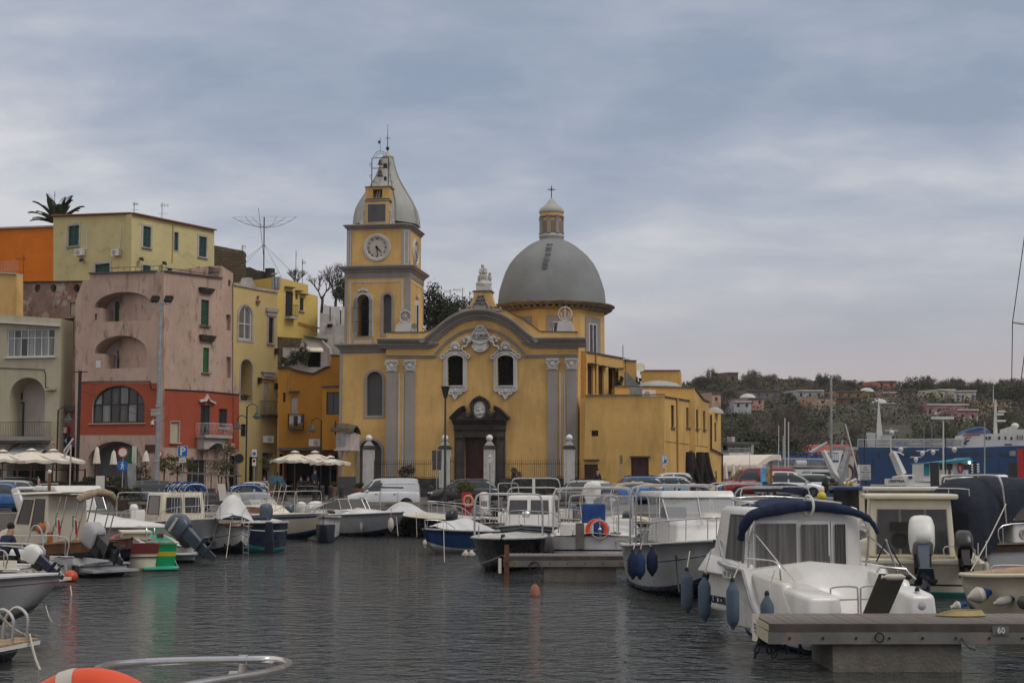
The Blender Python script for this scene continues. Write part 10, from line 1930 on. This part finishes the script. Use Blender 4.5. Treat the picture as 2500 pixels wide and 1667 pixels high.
 # == PONTOONS
def pontoon(lab,x0,x1,d,W_,fx0,fx1,planks,plate=None,sk=0.):
 F_=Fr((x0,d),(x0+1000,d),0);t=thg('pontoon',lab,'pontoon',F_.M);a=0;c=GX(x1,d)-GX(x0,d);zt=.65
 pm=MB().box(0,.118,0,W_,zt-.03,zt).mesh('plank',DECKW,**NS);n=int((c-a)/.125)
 for i in range(n):link('plank',pm,t,F_.M@MT((a+i*.125,sk*0,U(-.002,.002))))
 MB().box(a-.02,c,-.04,0,zt-.11,zt-.004).bd('fascia_board',WD if False else M('grey_fascia_wood',(.075,.062,.055),rgh=.85,var=.25,vs=2),t,F_.M,**NS);MB().box(a-.03,c,-.06,0.,zt-.27,zt-.115).bd('steel_beam',M('galvanised_stained',(.15,.145,.135),rgh=.7,var=.2,vs=1.5,stn=[((.26,.17,.1),(2.5,2.5,.8),.57,.7,.6),((.08,.08,.08),(1.2,1.2,.3),.5,.7,.6)]),t,F_.M,**NS)
 MB().box(a-.03,a+0.,0,W_,zt-.27,zt-.12).box(a-.02,a,0,W_,zt-.1,zt-.03).bd('end_beam',CW,t,F_.M,**NS);fa,fc=GX(fx0,d)-GX(x0,d),GX(fx1,d)-GX(x0,d)
 MB().box(fa,fc,.02,W_-.05,-.6,zt-.28).bd('concrete_float',CONC,t,F_.M,**NS)
 for i in range(int(c/.45)):MB().lth([(.018,0),(.018,.012),(0,.012)],8,M_=MT((a+.25+i*.45,-.06,zt-.19))@RX90).bd('bolt',RUB,t,F_.M)
 return t,F_,c
t,F_,c=pontoon('near timber decked pontoon on a rough concrete float carrying plate 60',1874,2760,19.6,1.45,2025,2336,1)
rx=GX(2134,19.6)-GX(1874,19.6);MB().tb([(rx+.06*cos(i*pi/8),-.085,.47+.06*sin(i*pi/8))for i in range(16)],.01,5,clo=True).bd('mooring_ring',IR,t,F_.M)
px_=GX(2427,19.6)-GX(1874,19.6);pl=MB().box(px_-.11,px_+.11,-.075,-.06,.5,.62).bd('number_plate',M('plate_grey',(.12,.125,.13),rgh=.6,var=.1),t,F_.M,**NS);text('60',pl,F_.M@MT((px_,-.08,.56)),.11,SW,bold=.002)
q0=(P(1837,1498,20.7),P(1853,1498,20.5),P(1853,1566,20.5),P(1837,1563,20.7));pl=MB().hx(q0,[v+VV((0,.02,0))for v in q0]).bd('number_plate',SW,t,I4,**NS);cc_=(q0[0]+q0[2])/2;text('209',pl,MT(cc_+VV((0,-.03,0)))@MR(pi/2,4,'Y'),.1,MMS['sign_blue'],bold=.002)
def chain(lab,pts,k=.075):
 pts=[VV(p)for p in pts];t=thg('chain',lab,'chain',TR(*pts[0]),'rusty chains under the near pontoon');me=MB().tb([(k*.45*cos(a),0,k*.8*sin(a))for a in[i*pi/5 for i in range(10)]],k*.2,5,clo=True).mesh('link',RUB);n=int(sum((b_-a).length for a,b_ in zip(pts,pts[1:]))/(k*1.15));sp=sph(pts,8);
 for i in range(n):
  u=i/n*(len(sp)-1);j=int(u);p=VV(sp[j]).lerp(VV(sp[min(j+1,len(sp)-1)]),u-j);dr=(VV(sp[min(j+1,len(sp)-1)])-VV(sp[j]));dr=dr if dr.length>1e-6 else VV((0,0,1));Q=dr.to_track_quat('Z','X').to_matrix().to_4x4()
  link('link',me,t,MT(p)@Q@MR((i%2)*pi/2,4,'Z'))
for lab,a in(('chain left of the end plate dropping outward into the water',((1866,1545,20.4),(1855,1560,20.3),(1846,1590,20.2),(1842,1606,20.1))),('straight short chain under the pontoon corner',((1875,1548,20),(1877,1575,20),(1878,1600,20))),('chain slanting left to the water below the beam',((1912,1550,19.8),(1898,1580,19.8),(1884,1612,19.7))),('thick chain curving right to the water below the beam',((1908,1548,19.7),(1918,1575,19.7),(1924,1602,19.6))),('chain hanging beside the concrete float corner',((1952,1549,19.7),(1954,1580,19.7),(1958,1605,19.7)))):chain(lab,[P(*p)for p in a])
t2_,F2,c=pontoon('farther timber decked pontoon with cracked concrete float in front of the white boats',1232,1700,36.6,1.3,1327,1503,1);MB().box(-.16,-.08,-.09,-.07,.22,.6).bd('hanging_plate',SW,t2_,F2.M,**NS);MB().tb([(.75+.13*cos(i*pi/8),-.09,.38+.13*sin(i*pi/8))for i in range(16)],.014,5,clo=True).bd('mooring_ring',IR,t2_,F2.M)
p3,F3,c=pontoon('distant low pontoon between the white boats',1180,1290,60,1.5,1190,1280,1)
o=MB().box(-.06,.06,-.06,.06,-.4,.95).bd('rusty_pile',RUST,None,TR(GX(1237,36.2),36.2,0),**NS);tag(o,'short rusty brown pile standing at the end of the farther pontoon','pile')
# == SMALL THINGS ON THE WATER
t=thg('mooring_buoy','faded pink brown mooring buoy floating before the farther pontoon','buoy',TR(*[*P(1306,1450,32.2)][:2],0));MB().lth([(.06,-.1),(.115,-.02),(.12,.06),(.1,.16),(.065,.23),(.03,.26),(0,.262)],18).bd('float',M('faded_pink',(.3,.125,.09),rgh=.75,var=.2,vs=6),t);MB().lth([(.015,.25),(.02,.3),(.008,.32)],6).bd('eye',RUST,t)
p=P(172,1407,36.8);t=thg('orange_buoy','glossy orange ball fender hung at the stern of the small white boat','buoy',TR(*p));MB().bll((0,0,0),(.185,.185,.165),18,12).bd('float',M('orange_buoy_red',(.5,.06,.03),rgh=.4,var=.1),t,ang=80);MB().tb([(-.1,0,.1),(-.16,.1,.3)],.012,5).bd('line',ROPE,t)
for a,b_,r_,lab in(((172,1430,34),(196,1595,24.5),.016,'long slack rope dropping into the water right of the lower left boats'),((72,1548,21),(98,1636,19.8),.018,'rope from the teak platform into the water'),((-10,1492,20.5),(70,1555,21),.02,'thick rope crossing over the teak platform'),((112,1478,26),(127,1518,25),.01,'thin line under the grey bow'),((563,1275,50),(552,1362,46.5),.012,'line falling from the white gozzo rail'),((425,1360,43),(437,1385,41.5),.014,'line at the green boat platform'),((1083,1275,49.5),(1085,1372,44),.012,'white line before the blue boat hull'),((1016,1250,63),(1018,1310,62.5),.012,'white line before the black hulled boat'),((968,1262,63.5),(972,1308,63),.016,'rope at the bow of the cuddy cabin boat'),((1948,1335,31.5),(1660,1440,31),.014,'dark line down the bow of the pilothouse boat')if False else((1648,1335,31.5),(1658,1445,30),.018,'dark line down the bow of the pilothouse boat'),((2456,1230,33),(2365,1402,28),.014,'long pale pole slanting before the navy canopy'),((2342,1548,19.7),(2380,1586,18.7),.012,'dark line from the pontoon into the water at right')):rop(lab,P(*a),P(*b_),r_,.05,ROPED if 'dark' in lab else ROPE)
o=MB();A=P(2345,1494,20.6)
for k in range(5):o.tb([((.34-.03*k)*cos(a)+.02*k,(.16-.012*k)*sin(a),.02+.014*k)for a in[i*pi/12 for i in range(24)]],.014,5,clo=True)
o=o.bd('coiled_rope',M('yellowish_rope',(.33,.27,.13),rgh=.95,var=.2),None,TR(A.x,20.6,.65));tag(o,'flat coil of yellowish rope lying on the near pontoon deck','rope')
# == OWN BOAT'S PULPIT AND LIFEBUOY IN THE FOREGROUND
B0=P(400,1667,5.2);t=thg('foreground_boat','polished steel bow rail of the near boat at the bottom edge','boat',TR(B0.x,5.2,0));W_=WM[t.name];rp=[P(*p)for p in((225,1690,4.3),(232,1645,4.6),(262,1627,5.),(340,1618,5.4),(450,1613,5.7),(600,1610,6.1),(665,1610,6.2),(697,1615,6.1),(705,1622,5.9),(690,1632,5.6),(640,1645,5.1),(560,1658,4.6),(480,1672,4.2),(380,1692,3.8))]
SS2=M('bright_stainless',(.6,.58,.56),rgh=.18,var=.12,vs=3,metal=.9)
MB().tb(sph([tuple(v)for v in rp],6),.017,12).bd('bow_rail',SS2,t,I4,ang=60)
for(x,y,d,x2,y2)in((594,1610,6.1,582,1700),(571,1653,4.75,560,1730)):
 MB().tb([P(x,y,d),P(x2,y2,d)],.015,10).bd('stanchion',SS2,t,I4);v=(P(x+6,y,d)-P(x-6,y,d));MB().tb([P(x,y,d)-v*.9,P(x,y,d)+v*.9],.022,10).bd('rail_clamp',GV,t,I4)
MB().psm([(-2.2,-1.2),(1.2,-.9),(1.5,.2),(.6,1.2),(-2.2,1.)],0.,1.25,ax='z').bd('hull',SW_,t,W_,bev=.05)
C0=P(217,1860,3.6);R0=(P(217,1667,3.6)-C0).length*.93;t=thg('lifebuoy','orange lifebuoy with white tape hung on the foreground rail','lifebuoy',TR(*C0,0)@MR(-.15,4,'Y'));n=48
MB().tb([(R0*cos(2*pi*i/n),0,R0*sin(2*pi*i/n))for i in range(n)],.052,16,clo=True).bd('ring',ORG,t,ang=80)
for a0 in(pi/2+.12,-.05,pi+.05,-pi/2):MB().tb([(R0*cos(a),0,R0*sin(a))for a in[a0-.1+.2*i/4 for i in range(5)]],.0545,16).bd('tape_band',FNW,t)
# == PEOPLE
def skin(name,mat,par,W_,pts,edges,rad,lv=1):
 me=bpy.data.meshes.new(name);me.from_pydata(pts,edges,[]);me.materials.append(mat);o=link(name,me,par,W_);m=o.modifiers.new('Skin','SKIN');m.use_smooth_shade=True
 for i,r_ in enumerate(rad):me.skin_vertices[0].data[i].radius=(r_ if isinstance(r_,tuple)else(r_,r_))
 me.skin_vertices[0].data[0].use_root=True;s=o.modifiers.new('Sub','SUBSURF');s.levels=lv;s.render_levels=2;return o
def psn(lab,M_,top,leg,pose='stand',hair=M('dark_hair',(.012,.01,.009),rgh=.8,var=.2),arm=None,lean=0.):
 t=thg('person',lab,'person',M_);hp=.92 if pose=='stand' else .48;K={'stand':[(-.09,0,.5),(-.1,.02,.08),(-.1,-.12,.03)],'sit':[(-.1,-.42,.48),(-.1,-.4,.08),(-.1,-.52,.03)]}[pose];L=lean
 sp=[(0,0,hp),(0,-.02-L*.3,hp+.22),(0,-L*.8,hp+.44),(0,-.01-L,hp+.56),(0,-.03-L*1.1,hp+.66),(0,-.04-L*1.2,hp+.78)]
 al=arm or[(-.25,-.02,-.27),(-.24,-.16,-.5),(-.2,-.2,-.56)];sh=hp+.5;ar=[(-.18,-L*.9,sh)]+[(x,y-L,sh+z)for x,y,z in al];ar2=[(.18,-L*.9,sh),(.25,0.-L,sh-.27),(.22,-.15-L,sh-.5),(.2,-.2-L,sh-.56)]
 hip=[(-.09,0,hp-.04)];lg=hip+K;lg2=[(-x,y,z)for x,y,z in lg]
 pts=sp+ar+ar2+lg+lg2;ed=[(0,1),(1,2),(2,3),(3,4),(4,5),(2,6),(6,7),(7,8),(8,9),(2,10),(10,11),(11,12),(12,13),(0,14),(14,15),(15,16),(16,17),(0,18),(18,19),(19,20),(20,21)]
 skin('body',SKIN,t,M_,pts,ed,[(.13,.1),(.13,.1),(.14,.1),.055,.085,.085]+[.05,.042,.035,.04]*2+[.08,.06,.045,.045]*2)
 skin('jacket',top,t,M_,sp[:4]+ar[:3]+ar2[:3],[(0,1),(1,2),(2,3),(2,4),(4,5),(5,6),(2,7),(7,8),(8,9)],[(.155,.125),(.155,.13),(.17,.13),.07,.075,.06,.05,.075,.06,.05])
 skin('trousers',leg,t,M_,[sp[0]]+lg[:3]+lg2[:3],[(0,1),(1,2),(2,3),(0,4),(4,5),(5,6)],[(.14,.12),.095,.072,.06,.095,.072,.06]);h=VV(sp[5]);MB().bll(tuple(h+VV((0,.02,.025))),(.092,.1,.1),12,8).bd('hair',hair,t,M_,ang=80)
 MB().bll(tuple(h+VV((0,-.095,-.01))),(.014,.02,.022),6,5).bd('nose',SKIN,t,M_);return t
JK=M('dark_jacket',(.018,.018,.02),rgh=.9,var=.2,vs=5);JN=M('navy_jacket',(.012,.018,.045),rgh=.9,var=.2,vs=5);JG=M('grey_knit',(.25,.25,.27),rgh=.9,var=.15)
psn('man in a dark jacket holding a hand to his face by the maroon annex door',TR(GX(1458,88),88,1.45,.5),JK,JK,arm=[(-.27,-.1,-.24),(-.12,-.25,-.05),(-.05,-.2,.15)])
psn('person in a navy jacket bending over in the small white boat at the left edge',TR(GX(12,36.5),36.5,.12,2.6),JN,JK,'sit',lean=.18)
for px,d,jk,lab in((646,90,JG,'seated guest in pale grey behind the blue map panel'),(735,92,JK,'dark seated guest left under the large cafe umbrella'),(752,93,JK,'dark seated guest leaning back in the middle of the cafe'),(768,91.5,JN,'guest in navy seated in front of the dark cafe doorway'),(263,86.5,JK,'dark clothed guest beside the white menu stand')):psn(lab,TR(GX(px,d),d,1.45,U(-1,1)),jk,JK,'sit' if px!=768 else 'stand')
for i,(px,d)in enumerate(((742,90.5),(763,90),(700,91),(276,85.5),(288,85.8))):
 t=thg('cafe_table',('round cafe table before the left seated guest','round cafe table before the standing guest','round cafe table at the left side of the cafe umbrella','round cafe table right of the white menu stand','second round cafe table right of the white menu stand')[i],'table',TR(GX(px,d),d,1.45));MB().lth([(.36,.7),(.36,.73),(0,.73)],18).bd('table_top',OW,t);MB().tb([(0,0,0),(0,0,.7)],.03,6).lth([(.22,0),(.2,.03),(.03,.05)],12).bd('leg',IR,t)
 for sg in(-1,1):
  c=thg('cafe_chair',('dark cafe chair left of ','dark cafe chair right of ')[sg>0]+('the table before the left guest','the table before the standing guest','the table at the left cafe side','the table by the menu stand','the second table by the menu stand')[i],'chair',TR(GX(px,d)+sg*.55,d,1.45,sg*pi/2),'cafe chairs');W_=WM[c.name];MB().box(-.2,.2,-.2,.2,.43,.46).bd('seat',WD,c,**NS);MB().box(-.2,.2,.18,.21,.55,.88).bd('backrest',WD,c,**NS)
  for x in(-.18,.18):
   for y in(-.18,.18):MB().tb([(x,y,0),(x,y,.45 if y<0 else .86)],.014,4).bd('leg',IR,c)
   # == ANTENNAS ON THE ROOFS
t=thg('wire_dish_antenna','large upturned wire dish antenna on a tall guyed mast above the ruins','antenna',TR(GX(644,127),127,ZY(660,127)));b0=VV((GX(644,127),127,ZY(660,127)));PP=lambda x,y,d=127:P(x,y,d)-b0
MB().tb([PP(644,660),PP(645,530)],.055,6).bd('mast',IR,t);cpt=PP(646,555);rr=(PP(724,530)-cpt);hh=rr.z;R_=abs(rr.x);mb=MB()
for k in range(6):
 a=k*pi/3+.3;MB().tb([cpt+VV((R_*u*cos(a),R_*u*sin(a)*.9,(hh+.55*sin(a))*u**2.2))for u in[i/7 for i in range(8)]],.018,4).bd('rib',IR,t)
for u in(.35,.6,.82,1.):MB().tb([cpt+VV((R_*u*cos(k*pi/3+.3),R_*u*sin(k*pi/3+.3)*.9,(hh+.55*sin(k*pi/3+.3))*u**2.2))for k in range(6)],.005,4,clo=True).bd('wire',IR,t)
for x,y in((602,630),(602,640),(688,678),(716,668)):MB().tb([PP(645,597),PP(x,y)],.013,4).bd('guy_wire',IR,t)
MB().tb([PP(645,640),PP(631,508)],.02,4).bd('side_aerial',IR,t)
def yagi(lab,px,yb,yt,d,n=4,w=9,dirx=1):
 p=P(px,yb,d);t=thg('tv_antenna',lab,'antenna',TR(*p),'tv antennas on the roofs');h=P(px,yt,d).z-p.z;MB().tb([(0,0,-.4),(0,0,h)],.025*d/115,5).bd('mast',IR,t);s=d/FPX;mb=MB()
 mb.tb([(-w*s*.2,0,h*.82),(w*s*dirx,0,h*.86)],.012,4)
 for i in range(n):x=(-.2+1.2*i/max(1,n-1))*w*s*dirx;mb.tb([(x,-.3,h*.84),(x,.3,h*.84)],.01,4).tb([(x,0,h*.84-.16),(x,0,h*.84+.16)],.01,4)
 mb.tb([(-w*s*.7,0,h*.35),(w*s*.9,.3,h*.4)],.011,4).bd('elements',IR,t);return t
for a in(('tv antenna on the tile roof, left one',327,522,494,116,4,9),('taller tv antenna on the tile roof, right one',395,536,495,117,3,14),('small box shaped antenna on the brown tuff wall',592,612,600,125,3,7),('round grid antenna on a pole above the bright yellow house',738,690,632,123,4,7),('thin whip aerial above the bright yellow house',722,676,612,123,1,2),('thin pole standing behind the palm crown',132,530,468,120,1,2),('long comb antenna left of the statue, upper right one',1129,740,702,125,7,20,-1),('comb antenna left of the statue, upper left one',1099,740,706,126,5,13,-1),('small antenna nearest to the statue pedestal',1147,735,712,124,3,7),('low rack antenna just above the church gable',1082,765,745,124,6,14),('tv antenna on the orange house terrace',56,690,622,118,4,16,-1),('antenna with reflector on the annex stair block',1527,893,875,103,4,9)):yagi(*a)
# == HAZE
hm=bpy.data.materials.new('haze_air');hm.use_nodes=True;hn=hm.node_tree;hn.nodes.remove(hn.nodes['Principled BSDF'])
pv=hn.nodes.new('ShaderNodeVolumePrincipled');pv.inputs['Color'].default_value=(.9,.9,.92,1);pv.inputs['Density'].default_value=.00014;pv.inputs['Anisotropy'].default_value=.2
hn.links.new(pv.outputs[0],hn.nodes['Material Output'].inputs['Volume'])
hz_=MB().box(-900,900,-50,900,-1.,60).bd('haze',hm,**NS);tag(hz_,'thin pale sea haze in the air over the harbour',None,None,'stuff')
